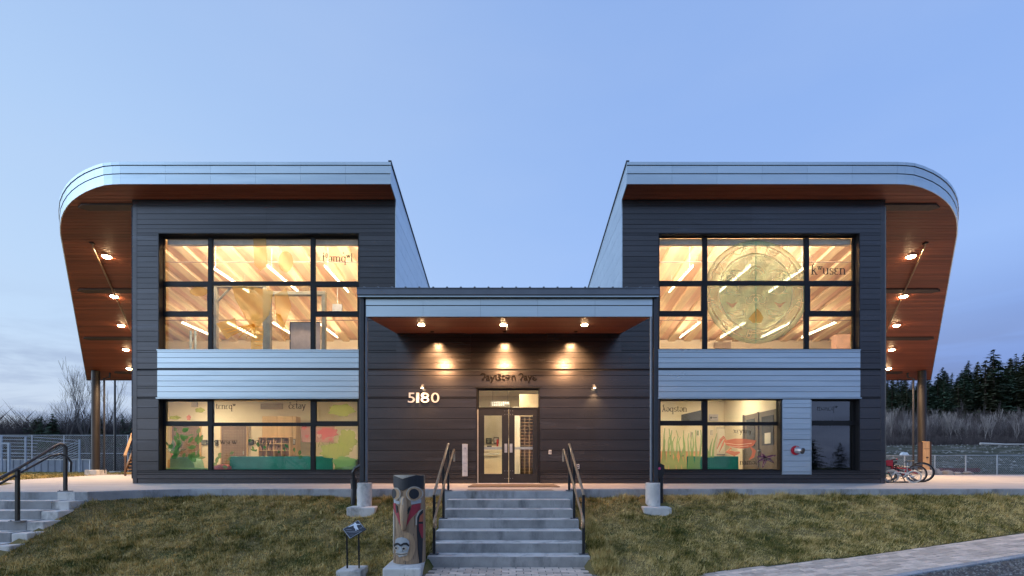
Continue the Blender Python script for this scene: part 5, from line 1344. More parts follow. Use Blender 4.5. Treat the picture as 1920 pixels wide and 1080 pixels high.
# ---------------------------------------------------------------- handrails
def handrail_pair(s):
    t = empty('handrail', (s*1.25, 8.9, -.5), label='bronze double handrail of the entrance stairs, %s' % ('beside the carved pole' if s < 0 else 'on the side away from the carved pole'), cat='handrail', group='handrails of the entrance stairs')
    xo, xi = s*1.262, s*1.15
    p_top, p_mid, p_bot = (s*1.27, 9.98, 0), (s*1.24, 9.02, -.48), (s*1.25, 7.95, -.96)
    ty = lambda y: .98-.452*(9.98-y)
    for p in (p_top, p_mid, p_bot):
        mb = MB(); mb.box(p[0]-.022, p[0]+.022, p[1]-.022, p[1]+.022, p[2], ty(p[1])-.02); post = mb.build('post', M_black, t)
        mb = MB(); mb.box(p[0]-.075, p[0]+.075, p[1]-.06, p[1]+.06, p[2]+.001, p[2]+.016)
        for a in (-.055, .055): mb.disc((p[0]+a, p[1]-.04, p[2]+.016), .012, 8, 'z', .012)
        mb.build('base_plate', M_edge, post)
    mb = MB(); mb.tube([(s*1.27, 9.98+.02, .975), (s*1.27, 9.96, .985), (s*1.25, 7.95, ty(7.95)), (s*1.25, 7.93, ty(7.95)-.03)], .024, 12); soft(mb.build('rail', M_rail, t), 60)
    gy = lambda y: .866-.457*(9.9-y)
    pts = [(xi, 10.02, .62), (xi, 10.06, .78), (xi, 10.03, .86), (xi, 9.93, .872)]+[(xi, 9.9-(9.9-7.40)*i/4, gy(9.9-(9.9-7.40)*i/4)) for i in range(1, 5)]
    pts += [(xi, 7.33, gy(7.40)-.03), (xi, 7.31, gy(7.40)-.09), (xi, 7.36, gy(7.40)-.15), (xi, 7.46, gy(7.40)-.16), (xi+s*.07, 7.9, gy(7.40)-.05)]
    mb = MB(); mb.tube(pts, .019, 12); soft(mb.build('grab_rail', M_rail, t), 60)
    for p in (p_top, p_mid, p_bot):
        mb = MB(); z = gy(p[1])-.02; mb.tube([(p[0], p[1], z-.05), (xi, p[1]-.0, z-.05), (xi, p[1], z)], .008, 6); mb.build('rail_bracket', M_black, t)
for s in (-1, 1): handrail_pair(s)
def left_handrail():
    t = empty('handrail', (-8.9, 8.9, -.4), label='dark double handrail descending the side stairs at the far left', cat='handrail')
    A, Bq, Cq = Vector((-9.08, 9.72, 0)), Vector((-8.86, 8.56, -.48)), Vector((-8.62, 7.40, -.99))
    for p in (A, Bq, Cq):
        mb = MB(); mb.box(p.x-.025, p.x+.025, p.y-.025, p.y+.025, p.z, p.z+.93); post = mb.build('post', M_black, t)
        mb = MB(); mb.box(p.x-.11, p.x+.11, p.y-.06, p.y+.06, p.z+.001, p.z+.016)
        for a in (-.08, .08): mb.disc((p.x+a, p.y-.04, p.z+.016), .012, 8, 'z', .014)
        mb.build('base_plate', M_edge, post)
    up = Vector((0, 0, .95))
    d = (Cq-Bq)
    pts = [A+Vector((0, .0, .72)), A+Vector((0, 0, .90)), A+Vector((.0, -.03, .955)), A+Vector((.02, -.14, .962)), A+Vector((.05, -.26, .92)), Bq+up, Cq+up, Cq+up+d*.3]
    mb = MB(); mb.tube(pts, .027, 12); soft(mb.build('rail', M_trim, t), 60)
    up2 = Vector((-.02, -.08, .80))
    pts = [A+Vector((.09, .02, .40)), A+Vector((.10, .02, .60)), A+Vector((.08, -.06, .72)), A+Vector((.06, -.16, .76)), A+Vector((.03, -.34, .72)), Bq+up2, Cq+up2, Cq+up2+d*.3]
    mb = MB(); mb.tube(pts, .020, 12); soft(mb.build('grab_rail', M_trim, t), 60)
left_handrail()

# ---------------------------------------------------------------- carved pole
def carved_pole():
    yc, R = 7.55, .243; xc = X(768, yc-.0); zb, zt = Z(1058, yc-.24), Z(891, yc-.24)+.0; H = zt-zb
    M_log = mat('weathered_cedar', (.31, .205, .125), .7, 0, .22, 2.2, (9, 9, .6), .25, 18, stain=((.12, .09, .07), 2.4, (11, 11, .5), .53, .64))
    M_logp = mat('grey_washed_cedar', (.44, .385, .32), .7, 0, .18, 2.4, (9, 9, .6), .2, 18)
    M_blk = mat('carver_black', (.014, .015, .02), .5, 0, .3, 6, (4, 4, 1)); M_red = mat('carver_red', (.30, .025, .04), .5, 0, .2, 6)
    M_org = mat('carver_orange', (.42, .12, .06), .55, 0, .2, 6); M_gry = mat('carver_grey', (.36, .38, .40), .6, 0, .15, 8); M_buff = mat('carver_buff', (.43, .275, .155), .6, 0, .2, 3, (9, 9, .6), .15, 18)
    t = empty('carved_pole', (xc, yc, zb), label='carved cedar pole with long beaked bird and small grey face on a concrete slab', cat='carved pole')
    rr = lambda z: R*(1.04-.04*(z-zb)/H)
    mb = MB(); n = 40; prof = [(rr(zb), 0), (rr(zb+H*.3), H*.3), (rr(zb+H*.6), H*.6), (rr(zt)-.004, H-.004), (rr(zt)-.012, H)]
    mb.lathe(prof, (xc, yc, zb), n); body = soft(mb.build('body', M_log, t), 50)
    s = (yc-.24)/F
    def patch(pts, off, m, name, parent=t, thick=.02):
        """outline in pixels of the photograph's pole (x from its middle, y down), wrapped round the log"""
        bm = bmesh.new(); vs = [bm.verts.new(((px-768)*s, 0, EYE+(VY-py)*s)) for px, py in pts]; bm.faces.new(vs)
        xs = [v.co.x for v in vs]
        k = int((max(xs)-min(xs))/.018)
        for i in range(1, k):
            x = min(xs)+(max(xs)-min(xs))*i/k
            bmesh.ops.bisect_plane(bm, geom=bm.verts[:]+bm.edges[:]+bm.faces[:], plane_co=(x, 0, 0), plane_no=(1, 0, 0))
        bmesh.ops.triangulate(bm, faces=bm.faces[:])
        r = bmesh.ops.extrude_face_region(bm, geom=bm.faces[:])
        top = {v for v in r['geom'] if isinstance(v, bmesh.types.BMVert)}
        for v in bm.verts:
            z = v.co.z; x = max(-.998, min(.998, v.co.x/rr(z)))
            a = math.asin(x); d = rr(z)+(off if v in top else off-thick)
            v.co = (xc+d*math.sin(a), yc-d*math.cos(a), z)
        bmesh.ops.recalc_face_normals(bm, faces=bm.faces[:])
        me = bpy.data.meshes.new(name); bm.to_mesh(me); bm.free(); me.materials.append(m)
        o = bpy.data.objects.new(name, me); link(o, parent); return soft(o, 35)
    E = lambda cx, cy, rx, ry, n=22: ell(cx, cy, rx, ry, n)
    # black brow with a pale notch at the top
    patch([(739.5, 891.3), (761, 898.5), (785, 890.6), (796, 892), (796.4, 918), (785, 913), (772, 915), (761, 920), (751, 917), (739.8, 913)], .010, M_blk, 'brow')
    patch([(741, 891), (761, 897.6), (784, 891)], .006, M_logp, 'brow_notch')
    # eye rings and pupils
    for cx, cy, rx, ry, px_, prx, pry in ((748.5, 926, 9.5, 11.5, 745, 5.2, 9), (781.5, 926, 13.5, 14, 780.8, 7.8, 9.6)):
        e = patch(E(cx, cy, rx, ry), .020, M_logp, 'eye_ring', t, .03); patch(E(px_, cy, prx, pry), .030, M_blk, 'pupil', e)
        e2 = patch(E(cx, cy, rx-1.8, ry-1.8), .0245, M_buff, 'eyelid', e)
    patch([(754, 934), (758, 946), (762, 930)], .008, M_logp, 'brow_line')
    # cheeks
    patch([(740.5, 944), (746, 944.5), (749, 950), (754.5, 965), (757.5, 987), (749, 968), (741, 956)], .009, M_red, 'cheek')
    patch([(792, 944.5), (778, 947), (775, 958), (766, 990), (764, 995), (776, 973), (792, 955)], .009, M_red, 'cheek')
    patch([(746.5, 947), (750, 949), (752, 961), (749.5, 963)], .013, M_blk, 'nostril'); patch([(775.5, 948), (771, 954), (768.5, 963), (771.5, 964), (775.5, 955)], .013, M_blk, 'nostril')
    patch([(776, 940), (793, 937), (793, 943.5), (777, 946)], .007, M_gry, 'cheek_line'); patch([(741, 937), (756, 941), (755, 946), (742, 943.5)], .007, M_gry, 'cheek_line')
    # the long beak: a wedge that stands out from the log
    mb = MB(); zA, zB = Z(931, yc-.25), Z(995.5, yc-.30)
    xl, xr = (757-768)*s, (772-768)*s; xm = (763-768)*s
    ring = []
    for f, w, o_, in ((0, .55, .015), (.12, .85, .06), (.45, 1.0, .12), (.75, .85, .135), (.93, .55, .12), (1, .25, .085)):
        z = zA+(zB-zA)*f; cxm = xm+.006; hw = (xr-xl)/2*w
        yb_ = yc-math.sqrt(R*R-cxm*cxm)+.02
        ring.append([(xc+cxm-hw, yb_, z), (xc+cxm-hw*.85, yb_-.02-o_*.55, z), (xc+cxm-hw*.25, yb_-.02-o_, z), (xc+cxm+hw*.25, yb_-.02-o_, z), (xc+cxm+hw*.85, yb_-.02-o_*.55, z), (xc+cxm+hw, yb_, z)])
    k = 6
    for r_ in ring: mb.v += r_
    for i in range(len(ring)-1):
        for j in range(k): mb.f.append((i*k+j, i*k+(j+1) % k, (i+1)*k+(j+1) % k, (i+1)*k+j))
    mb.f += [tuple(range(k))[::-1], tuple(range((len(ring)-1)*k, len(ring)*k))]
    beak = soft(mb.build('beak', M_buff, t), 28)
    mb = MB(); z0, z1 = Z(934, yc-.3), Z(992, yc-.36)
    mb.hull8([(xc+xm-.003, yc-R-.055, z0), (xc+xm+.008, yc-R-.055, z0), (xc+xm+.008, yc-R-.01, z0), (xc+xm-.003, yc-R-.01, z0)], [(xc+xm-.003, yc-R-.131, (z0+z1)/2-.1), (xc+xm+.008, yc-R-.131, (z0+z1)/2-.1), (xc+xm+.008, yc-R-.05, (z0+z1)/2-.1), (xc+xm-.003, yc-R-.05, (z0+z1)/2-.1)])
    mb.build('beak_ridge', M_logp, beak)
    # wings
    patch([(795.3, 957), (790, 961), (786.5, 972), (786.5, 995), (788.5, 1035), (790.5, 1057), (794.3, 1057), (795.6, 1010)], .008, M_blk, 'wing')
    patch([(795.6, 963), (791, 969), (789.5, 979), (795.4, 979.5)], .013, M_org, 'wing_feather'); patch([(795.3, 984), (789.3, 983), (790, 996), (793.5, 1010), (795.3, 1012)], .013, M_red, 'wing_feather')
    patch([(795.5, 956), (789, 959), (784.5, 970), (784.3, 985), (786.3, 985), (786.6, 971), (790.6, 961)], .012, M_logp, 'wing_edge')
    patch([(740.6, 956), (743, 958), (743.5, 990), (741.5, 1040), (739.8, 1040), (740, 985)], .010, M_logp, 'wing_edge'); patch([(739.6, 962), (741.2, 962), (740.8, 1030), (739.2, 1030)], .006, mat('carver_violet', (.20, .16, .24), .6), 'wing')
    M_crk = mat('dark_crack', (.02, .016, .013), .9)
    for qx, y0_, y1_, w_ in ((746.5, 990, 1052, .35), (756.5, 1000, 1010, .3), (775.5, 996, 1052, .4), (781, 1000, 1050, .3), (763, 1046, 1057, .3), (744.2, 1046, 1057, .5), (753, 960, 984, .25), (783, 966, 990, .3), (751, 893, 913, .3), (778, 893, 911, .3)):
        patch([(qx-w_, y0_+3), (qx, y0_), (qx+w_, y0_+4), (qx+w_*.6, (y0_+y1_)/2), (qx+w_*.9, y1_-3), (qx, y1_), (qx-w_*.5, (y0_+y1_)/2)], .002, M_crk, 'crack', t, .004)
    # the disc with the small face
    patch(E(765, 1023, 21, 29, 30), .012, M_log, 'belly_disc'); patch(E(770, 1025, 13.5, 27, 26), .016, M_buff, 'belly_arc'); patch([(752, 1006), (766, 1001), (766, 1012), (752, 1016)], .017, M_log, 'belly_grain')
    f = patch([(750, 1012), (754, 1008.5), (761, 1007), (769, 1009), (773.5, 1014), (774, 1024), (771.5, 1034), (768, 1041), (757, 1044), (752, 1036), (748.5, 1024)], .038, M_gry, 'small_face', thick=.05)
    patch([(747.5, 1022), (751, 1018), (755, 1017), (760, 1020), (765, 1016.5), (770, 1016.5), (773.8, 1021), (773, 1024), (769, 1020.5), (765, 1020.5), (760, 1024), (755, 1021), (751, 1022.5), (748.5, 1026)], .046, M_blk, 'face_brow', f)
    for cx in (752.5, 765.5): e = patch(E(cx, 1027.5, 4.2, 3.6, 16), .046, M_logp, 'face_eye', f); patch(E(cx-.5, 1027.5, 1.8, 2.0, 12), .050, M_blk, 'face_pupil', f)
    patch([(757.5, 1026), (760, 1023), (762, 1026), (763, 1032.5), (757, 1032.5)], .054, M_gry, 'face_nose', f, .03)
    patch([(750.5, 1035), (760, 1036.2), (771, 1034), (770, 1040), (760, 1041), (752, 1040)], .046, M_logp, 'face_lips', f); patch([(751.5, 1037.2), (760, 1038), (770, 1036.4), (770, 1037.6), (760, 1039.3), (752, 1038.6)], .050, M_blk, 'face_mouth', f)
    # slab
    mb = MB(); y0, y1 = yc-.52, yc+.34; z = zb
    q = [(X(717, y0), y0), (X(789, y0), y0), (X(797.5, y1-.1), y1), (X(738, y1-.1), y1)]
    mb.hull8([(x, y, z-.25) for x, y in q], [(x, y, z-.002) for x, y in q]); mb.build('slab', M_concl, t, bevel=.02)
    mb = MB(); mb.lathe([(R*1.045, zb), (R*1.045, zb+.02)], (xc, yc, 0), 30); mb.build('foot_ring', M_log, t)
carved_pole()

# ---------------------------------------------------------------- small sign on two posts
def plaque_sign():
    y = 7.2; t = empty('plaque_sign', (X(663, y), y, -1.02), label='tilted black plaque with white figure on two thin posts over a white slab', cat='sign')
    c = [Vector(PX(642.8, 992.2, 7.06)), Vector(PX(656.1, 1010, 6.99)), Vector(PX(686.7, 992.4, 7.10)), Vector(PX(671.7, 975.3, 7.17))]   # left, bottom, right, top
    nrm = (c[1]-c[0]).cross(c[3]-c[0]).normalized()
    if nrm.y > 0: nrm = -nrm
    mb = MB(); mb.hull8([p-nrm*.02 for p in c], [p for p in c]); board = mb.build('board', M_trim, t)
    def uv(u, v, h): return c[0]+(c[3]-c[0])*u+(c[1]-c[0])*v+nrm*h
    mb = MB()
    for a, b in (((0, 0), (1, 0)), ((1, 0), (1, 1)), ((1, 1), (0, 1)), ((0, 1), (0, 0))):
        ca, cb = Vector((*a, 0)), Vector((*b, 0)); ctr = Vector((.5, .5, 0)); w = .035
        q = [ca, cb, cb+(ctr-cb)*w*2, ca+(ctr-ca)*w*2]; mb.add([uv(p.x, p.y, .002) for p in q], [(0, 1, 2, 3)])
    mb.build('border', mat('grey_border', (.30, .31, .32), .6), board, recalc=False)
    # a white figure with outstretched arms, in pixels of the photograph
    inv = lambda px, py: None
    o_, e1, e2 = Vector((642.8, 992.2)), Vector((671.7-642.8, 975.3-992.2)), Vector((656.1-642.8, 1010-992.2)); det = e1.x*e2.y-e1.y*e2.x
    def pp(px, py, h=.003):
        d = Vector((px, py))-o_; return uv((d.x*e2.y-d.y*e2.x)/det, (e1.x*d.y-e1.y*d.x)/det, h)
    fig = [(653, 987.8), (663, 982.6), (664.5, 980.5), (667.5, 980.2), (668, 982.6), (675.5, 983), (675.6, 984.2), (669, 984.4), (669.5, 988), (671.8, 992), (672, 994.5), (669.5, 993.2), (668, 992), (668.5, 995.2), (666, 995), (666.5, 992.5), (663.5, 989.5), (663, 985.5), (653.6, 988.6)]
    mb = MB(); mb.add([pp(*p) for p in fig], [tuple(range(len(fig)))]); mb.build('white_figure', M_white, board, recalc=False)
    mb = MB()
    for x0, x1, yy, w in ((649.5, 676, 996.4, .7), (653.5, 670.5, 998.4, .5), (648.5, 659, 993.1, .7), (655.5, 663, 1003.5, .4), (674, 678.5, 990.6, 1.1)):
        mb.add([pp(x0, yy), pp(x1, yy-(.3 if x0 < 670 else 1.2)), pp(x1, yy+w-(.3 if x0 < 670 else 1.2)), pp(x0, yy+w)], [(0, 1, 2, 3)])
    mb.build('text_line', mat('grey_print', (.26, .26, .27), .6), board, recalc=False)
    zt = -1.02
    for px, py in ((650.3, 1003), (672.5, 999)):
        x = X(px, 7.14); mb = MB(); mb.tube([(x, 7.16, zt), (x, 7.14, Z(py, 7.1))], .013, 10); mb.build('post', M_black, t)
    mb = MB(); y0, y1 = 6.98, 7.38
    q = [(X(629.5, y0), y0), (X(676, y0), y0), (X(691, y1), y1), (X(649, y1), y1)]
    mb.hull8([(a, b, zt-.3) for a, b in q], [(a, b, zt) for a, b in q]); mb.build('slab', M_white if False else M_concl, t, bevel=.012)
plaque_sign()

# ---------------------------------------------------------------- door mat, bicycles, rack
mb = MB(); mb.box(-1.0, 1.25, 11.6, 13.2, .004, .022); mt = mb.build('door_mat', mat('brown_mat', (.17, .125, .085), .95, 0, .25, 30, (1, 1, 1), .5, 80)); tag(mt, 'wide brown mat on the terrace before the entrance doors', 'mat')
mb = MB(); mb.box(-.9, .95, 10.05, 10.5, .004, .012); tag(mb.build('drain_grate', mat('tan_tactile', (.38, .29, .21), .9, 0, .2, 40, (1, 1, 1), .5, 60)), 'tan tactile strip at the top of the entrance stairs', 'strip')

def bicycle(loc, rz, wr, frame_m, tyre_m, rim_m, saddle_m, lab, sc=1., lean=0., basket=None, stem=.0):
    t = empty('bicycle', loc, rz, label=lab, cat='bicycle', group='bicycles parked by the wall')
    t.rotation_euler = (lean, 0, rz)
    wb = wr*2+.36*sc; A, Bf = Vector((0, 0, wr)), Vector((wb, 0, wr))
    def bld(mb, name, m, par=t, sm=True):
        o = mb.build(name, m, par, local=True); return soft(o, 50) if sm else o
    bb = Vector((wb*.42, 0, wr*.92)); seat = Vector((wb*.30, 0, wr+.42*sc)); head = Vector((wb*.80, 0, wr+.40*sc)); headl = Vector((wb*.84, 0, wr+.26*sc))
    mb = MB(); r = .019
    mb.tube([seat-Vector((0, 0, .08)), bb], r, 8); mb.tube([bb, headl], r*1.15, 8); mb.tube([head-Vector((.0, 0, .06)), seat-Vector((0, 0, .10))], r, 8); mb.tube([head, headl], r*1.2, 8)
    for d in (-.05, .05):
        mb.tube([A+Vector((0, d, 0)), bb+Vector((0, d*.4, 0))], r*.7, 6); mb.tube([A+Vector((0, d, 0)), seat+Vector((0, d*.4, -.1))], r*.7, 6)
    bld(mb, 'frame', frame_m)
    mb = MB()
    for d in (-.055, .055): mb.tube([Bf+Vector((0, d, 0)), Vector((wb*.87, d, wr+.2*sc)), headl+Vector((0, d*.3, 0))], r*.8, 6)
    bld(mb, 'fork', frame_m)
    for c, nm in ((A, 'wheel'), (Bf, 'wheel')):
        mb = MB(); ring = [c+Vector((wr*.93*math.cos(a), 0, wr*.93*math.sin(a))) for a in [2*math.pi*i/36 for i in range(37)]]
        mb.tube(ring, wr*.075, 8, cap=False); w = bld(mb, 'wheel', tyre_m)
        mb = MB(); ring = [c+Vector((wr*.83*math.cos(a), 0, wr*.83*math.sin(a))) for a in [2*math.pi*i/36 for i in range(37)]]; mb.tube(ring, wr*.035, 6, cap=False)
        bld(mb, 'rim', rim_m, w)
        mb = MB()
        for i in range(20):
            a = 2*math.pi*i/20; mb.tube([c+Vector((0, .02*(-1)**i, 0)), c+Vector((wr*.82*math.cos(a), 0, wr*.82*math.sin(a)))], .0022, 4, cap=False)
        mb.tube([c-Vector((0, .045, 0)), c+Vector((0, .045, 0))], .018, 8); bld(mb, 'spokes', rim_m, w, False)
    mb = MB(); mb.tube([seat-Vector((0, 0, .1)), seat+Vector((0, 0, .05+.06*sc))], .013, 8); bld(mb, 'seat_post', M_galv)
    sz = seat.z+.06+.06*sc; mb = MB()
    prof = [(-.13, .075), (-.10, .085), (-.02, .06), (.06, .03), (.14, .022), (.15, .01)]
    up = [(seat.x+a*sc, w*sc) for a, w in prof]
    for k in range(len(up)-1):
        (x0, w0), (x1, w1) = up[k], up[k+1]
        mb.hull8([(x0, -w0, sz), (x1, -w1, sz), (x1, w1, sz), (x0, w0, sz)], [(x0, -w0*.8, sz+.045*sc), (x1, -w1*.8, sz+.04*sc), (x1, w1*.8, sz+.04*sc), (x0, w0*.8, sz+.045*sc)])
    bld(mb, 'saddle', saddle_m)
    hz = head.z+.13*sc+stem; mb = MB(); mb.tube([head, (head.x-.01, 0, hz-.02)], .015, 8); mb.tube([(head.x-.08*sc, -.27*sc, hz), (head.x+.0, -.16*sc, hz+.0), (head.x+.03, 0, hz-.02), (head.x, .16*sc, hz), (head.x-.08*sc, .27*sc, hz)], .012, 8)
    hb = bld(mb, 'handlebar', M_black)
    for d in (-1, 1): mb = MB(); mb.tube([(head.x-.08*sc, d*.27*sc, hz), (head.x-.13*sc, d*.30*sc, hz-.002)], .017, 8); bld(mb, 'grip', M_black if basket is None else basket, hb)
    mb = MB(); mb.disc((bb.x, -.05, bb.z), .075*sc, 18, t=.008); mb.tube([bb+Vector((0, -.06, 0)), bb+Vector((.10*sc, -.06, -.11*sc))], .009, 6); mb.tube([bb+Vector((0, .06, 0)), bb+Vector((-.10*sc, .06, .11*sc))], .009, 6)
    mb.box(bb.x+.06*sc, bb.x+.14*sc, -.13, -.06, bb.z-.13*sc, bb.z-.105*sc); mb.box(bb.x-.14*sc, bb.x-.06*sc, .06, .13, bb.z+.105*sc, bb.z+.13*sc); bld(mb, 'crank', M_black, t, False)
    if basket is not None:
        mb = MB(); mb.prism([(head.x+.02, hz-.22), (head.x+.18, hz-.20), (head.x+.22, hz-.02), (head.x+.02, hz-.02)], lambda a, b, q: (a, q, b), -.12, .12); bld(mb, 'basket', basket, t, False)
    return t
M_alloy = mat('dull_alloy', (.20, .20, .21), .45, .5)
M_tyre = mat('black_rubber', (.018, .018, .02), .8); M_wtyre = mat('white_rubber', (.62, .60, .55), .7); M_wfr = mat('white_bike_paint', (.70, .68, .66), .3); M_rfr = mat('dark_red_bike_paint', (.50, .02, .03), .3)
M_kfr = mat('black_bike_paint', (.03, .03, .035), .3); M_tan = mat('tan_leather', (.52, .36, .20), .5); M_cre = mat('cream_leather', (.75, .66, .50), .5); M_gfr = mat('green_bike_paint', (.03, .30, .16), .35)
bicycle((X(1728, 15.3), 15.3, 0), rad(180-38), .325, M_kfr, M_tyre, M_alloy, M_tan, 'black adult bicycle with tan saddle and the largest rear wheel', .62, rad(4))
bicycle((X(1713.5, 14.75), 14.75, 0), rad(180-30), .195, M_wfr, M_wtyre, M_galv, M_cre, "small white child's bicycle with pale tyres and cream saddle", .48, rad(-3), None, .1)
bicycle((X(1719, 15.0), 15.0, 0), rad(180-20), .28, M_rfr, M_tyre, M_alloy, M_kfr, 'dark red bicycle with red basket half hidden by the wall corner', .62, rad(3), mat('red_basket', (.62, .03, .05), .6), .12)
bicycle((X(1671, 15.2), 15.2, 0), rad(180-24), .21, M_gfr, M_wtyre, M_galv, M_kfr, "small green child's bicycle mostly behind the wall corner", .48, rad(-4))
t = empty('bike_rack', (12.0, 14.75, 0), label='low black tube bicycle rack on the terrace by the wall', cat='bike rack')
mb = MB(); mb.tube([(11.35, 14.62, .03), (12.3, 14.62, .03)], .022, 8); mb.build('base_tube', M_black, t)
for i in range(3): mb = MB(); x = 11.5+i*.36; mb.tube([(x, 14.62, .03), (x, 14.8, .30), (x, 15.0, .30), (x, 15.1, .03)], .014, 8); mb.build('hoop', M_black, t)

# ---------------------------------------------------------------- things on the left: fence, bleachers, pole, timber stair
def chain_fence(name, A, Bp, h, n, lab, mid=True, z0=0., step=.16, col=None, zfun=None):
    A, Bp = Vector(A), Vector(Bp); L_ = (Bp-A).length; d = (Bp-A)/L_
    col = col or M_galv; zf_ = zfun or (lambda p: z0)
    t = empty(name, (A.x, A.y, z0), label=lab, cat='fence')
    for i in range(n+1):
        p = A+d*L_*i/n; mb = MB(); z = zf_(p); mb.tube([(p.x, p.y, z-.1), (p.x, p.y, z+h+.03)], .042, 8); mb.build('post', col, t)
    for hh in ((h, h*.5) if mid else (h,)):
        mb = MB(); mb.tube([(*((A+d*L_*i/n)[:2]), zf_(A+d*L_*i/n)+hh) for i in range(n+1)], .024, 6); mb.build('rail', col, t)
    mb = MB(); w = .006; k = int(L_/step)
    for i in range(-int(h/step), k):                       # crossing diagonal wires
        for s in (1, -1):
            a0 = i*step if s > 0 else i*step+h
            b0, c0 = a0, 0.
            x0, x1 = (a0, a0+h) if s > 0 else (a0, a0-h)
            pts = []
            lo_, hi_ = sorted((x0, x1))
            u0, u1 = max(lo_, 0), min(hi_, L_)
            if u1-u0 < .05: continue
            zz0 = (u0-x0)/(x1-x0)*h; zz1 = (u1-x0)/(x1-x0)*h
            p, q = A+d*u0, A+d*u1
            mb.add([(p.x, p.y, zf_(p)+zz0-w), (q.x, q.y, zf_(q)+zz1-w), (q.x, q.y, zf_(q)+zz1+w), (p.x, p.y, zf_(p)+zz0+w)], [(0, 1, 2, 3)])
    mb.build('chain_mesh', col, t, recalc=False, kind='stuff')
def left_things():
    y = 46.
    chain_fence('chain_link_fence', (X(-60, y), y), (X(300, y), y), Z(816, y)-.0, 6, 'tall grey chain link fence before the dark trees at the left', z0=0., step=.22)
    # corrugated barrier
    M_cor = mat('blue_grey_sheet', (.20, .23, .29), .5, .3, .1, 2)
    y = 41.; x0, x1 = X(-40, y), X(172, y); zt = Z(862.5, y)
    t = empty('metal_barrier', ((x0+x1)/2, y, 0), label='long low corrugated blue grey barrier behind the side stairs', cat='barrier')
    x = x0; i = 0
    while x < x1:
        mb = MB(); xe = min(x+.30, x1); mb.box(x, xe-.006, y-.03*(i % 2), y+.04, .02, zt); mb.build('panel', M_cor, t); x += .30; i += 1
    mb = MB(); mb.box(x0, x1, y-.06, y+.06, zt+.001, zt+.05); mb.build('top_rail', M_galv, t)
    for px in (-10, 48, 132, 170): mb = MB(); mb.box(X(px, y)-.04, X(px, y)+.04, y-.10, y-.032, 0, zt+.001); mb.build('post', M_galv, t)
    # white rail frames (a stand)
    M_stand = mat('pale_blue_grey_paint', (.36, .40, .46), .5, .1, .1, 4)
    y = 40.; t = empty('white_rail_stand', (X(70, y), y, 0), label='white framework of stacked rails with slanting end behind the left handrail', cat='stand')
    for px, py in ((-30, 816), (3, 816), (48, 818), (149, 824)):
        mb = MB(); x = X(px, y); mb.box(x-.05, x+.05, y-.05, y+.05, 0, Z(py, y)); mb.build('post', M_stand, t)
    for k in range(7):
        py = 818.5+k*6.2; mb = MB(); x1 = X(70+min(75, 75 if k < 2 else 0)+k*0, y)
        mb.tube([(X(-30, y), y-.06, Z(py-1.5, y)), (X(48, y), y-.06, Z(py, y)), (X(146 if k < 2 else 75-k*1.5, y), y-.06, Z(py+(7 if k < 2 else 1), y))], .022, 6); mb.build('rail', M_stand, t)
    for k in range(8):
        a = (72+k*9.5, 861); b = (149, 827+k*4.6); mb = MB(); mb.tube([(X(a[0], y), y-.12, Z(a[1], y)), (X(b[0], y), y-.12, Z(b[1], y))], .022, 6); mb.build('slanting_rail', M_stand, t)
    y = 36; t = empty('gate_post', (X(15, y), y, 0), label='short white post with a crossbar at the far left', cat='post')
    mb = MB(); mb.box(X(13.5, y), X(17, y), y, y+.12, 0, Z(833, y)); mb.build('post', M_stand, t); mb = MB(); mb.box(X(-12, y), X(17, y), y+.02, y+.1, Z(833, y)+.001, Z(830.5, y)); mb.build('crossbar', M_stand, t)
    # lamp pole beyond the eave
    y = 38; x = X(215.5, y); t = empty('lamp_pole', (x, y, 0), label='tall slim black lamp pole beyond the brown column', cat='lamp pole')
    mb = MB(); mb.tube([(x, y, .1), (x, y, 3), (x, y, 9.6)], [.09, .08, .06], 12); soft(mb.build('pole', M_black, t))
    mb = MB(); mb.tube([(x, y, 9.6), (x+.3, y-.6, 9.75)], .04, 8); mb.box(x+.1, x+.5, y-1.2, y-.6, 9.7, 9.82); mb.build('lamp_head', M_black, t)
    mb = MB(); mb.box(x-.25, x+.25, y-.25, y+.25, -.05, .12); mb.build('base', M_concl, t)
    # timber stair by the left wall
    t = empty('timber_stair', (-20.2, 25, 0), label='tan timber stair with handrails climbing behind the left wing', cat='stair')
    d = Vector((-.45, .89)); q = Vector((.89, .45)); o_ = Vector((X(233, 25), 25.))
    M_dk = mat('brown_stained_timber', (.12, .07, .045), .6, 0, .2, 4)
    def PT(u, v, z): p = o_+d*u+q*v; return (p.x, p.y, z)
    n = 7; rise, run = .185, .225
    for v in (0, .55):
        mb = MB(); mb.hull8([PT(-.05, v, .0), PT(-.05, v+.06, .0), PT(n*run, v+.06, n*rise-.25), PT(n*run, v, n*rise-.25)], [PT(-.05, v, .30), PT(-.05, v+.06, .30), PT(n*run, v+.06, n*rise+.1), PT(n*run, v, n*rise+.1)]); mb.build('stringer', M_dk, t)
        mb = MB(); mb.hull8([PT(-.02, v-.03, 1.02), PT(-.02, v+.09, 1.02), PT(n*run, v+.09, n*rise+1.0), PT(n*run, v-.03, n*rise+1.0)], [PT(-.02, v-.03, 1.10), PT(-.02, v+.09, 1.10), PT(n*run, v+.09, n*rise+1.08), PT(n*run, v-.03, n*rise+1.08)]); mb.build('handrail', mat('stained_rail_timber', (.24, .13, .06), .6) if v == 0 else MATS['stained_rail_timber'], t)
        mb = MB(); mb.hull8([PT(0, v, 0), PT(.09, v, 0), PT(.09, v+.07, 0), PT(0, v+.07, 0)], [PT(0, v, 1.015), PT(.09, v, 1.015), PT(.09, v+.07, 1.015), PT(0, v+.07, 1.015)]); mb.build('post', M_dk, t)
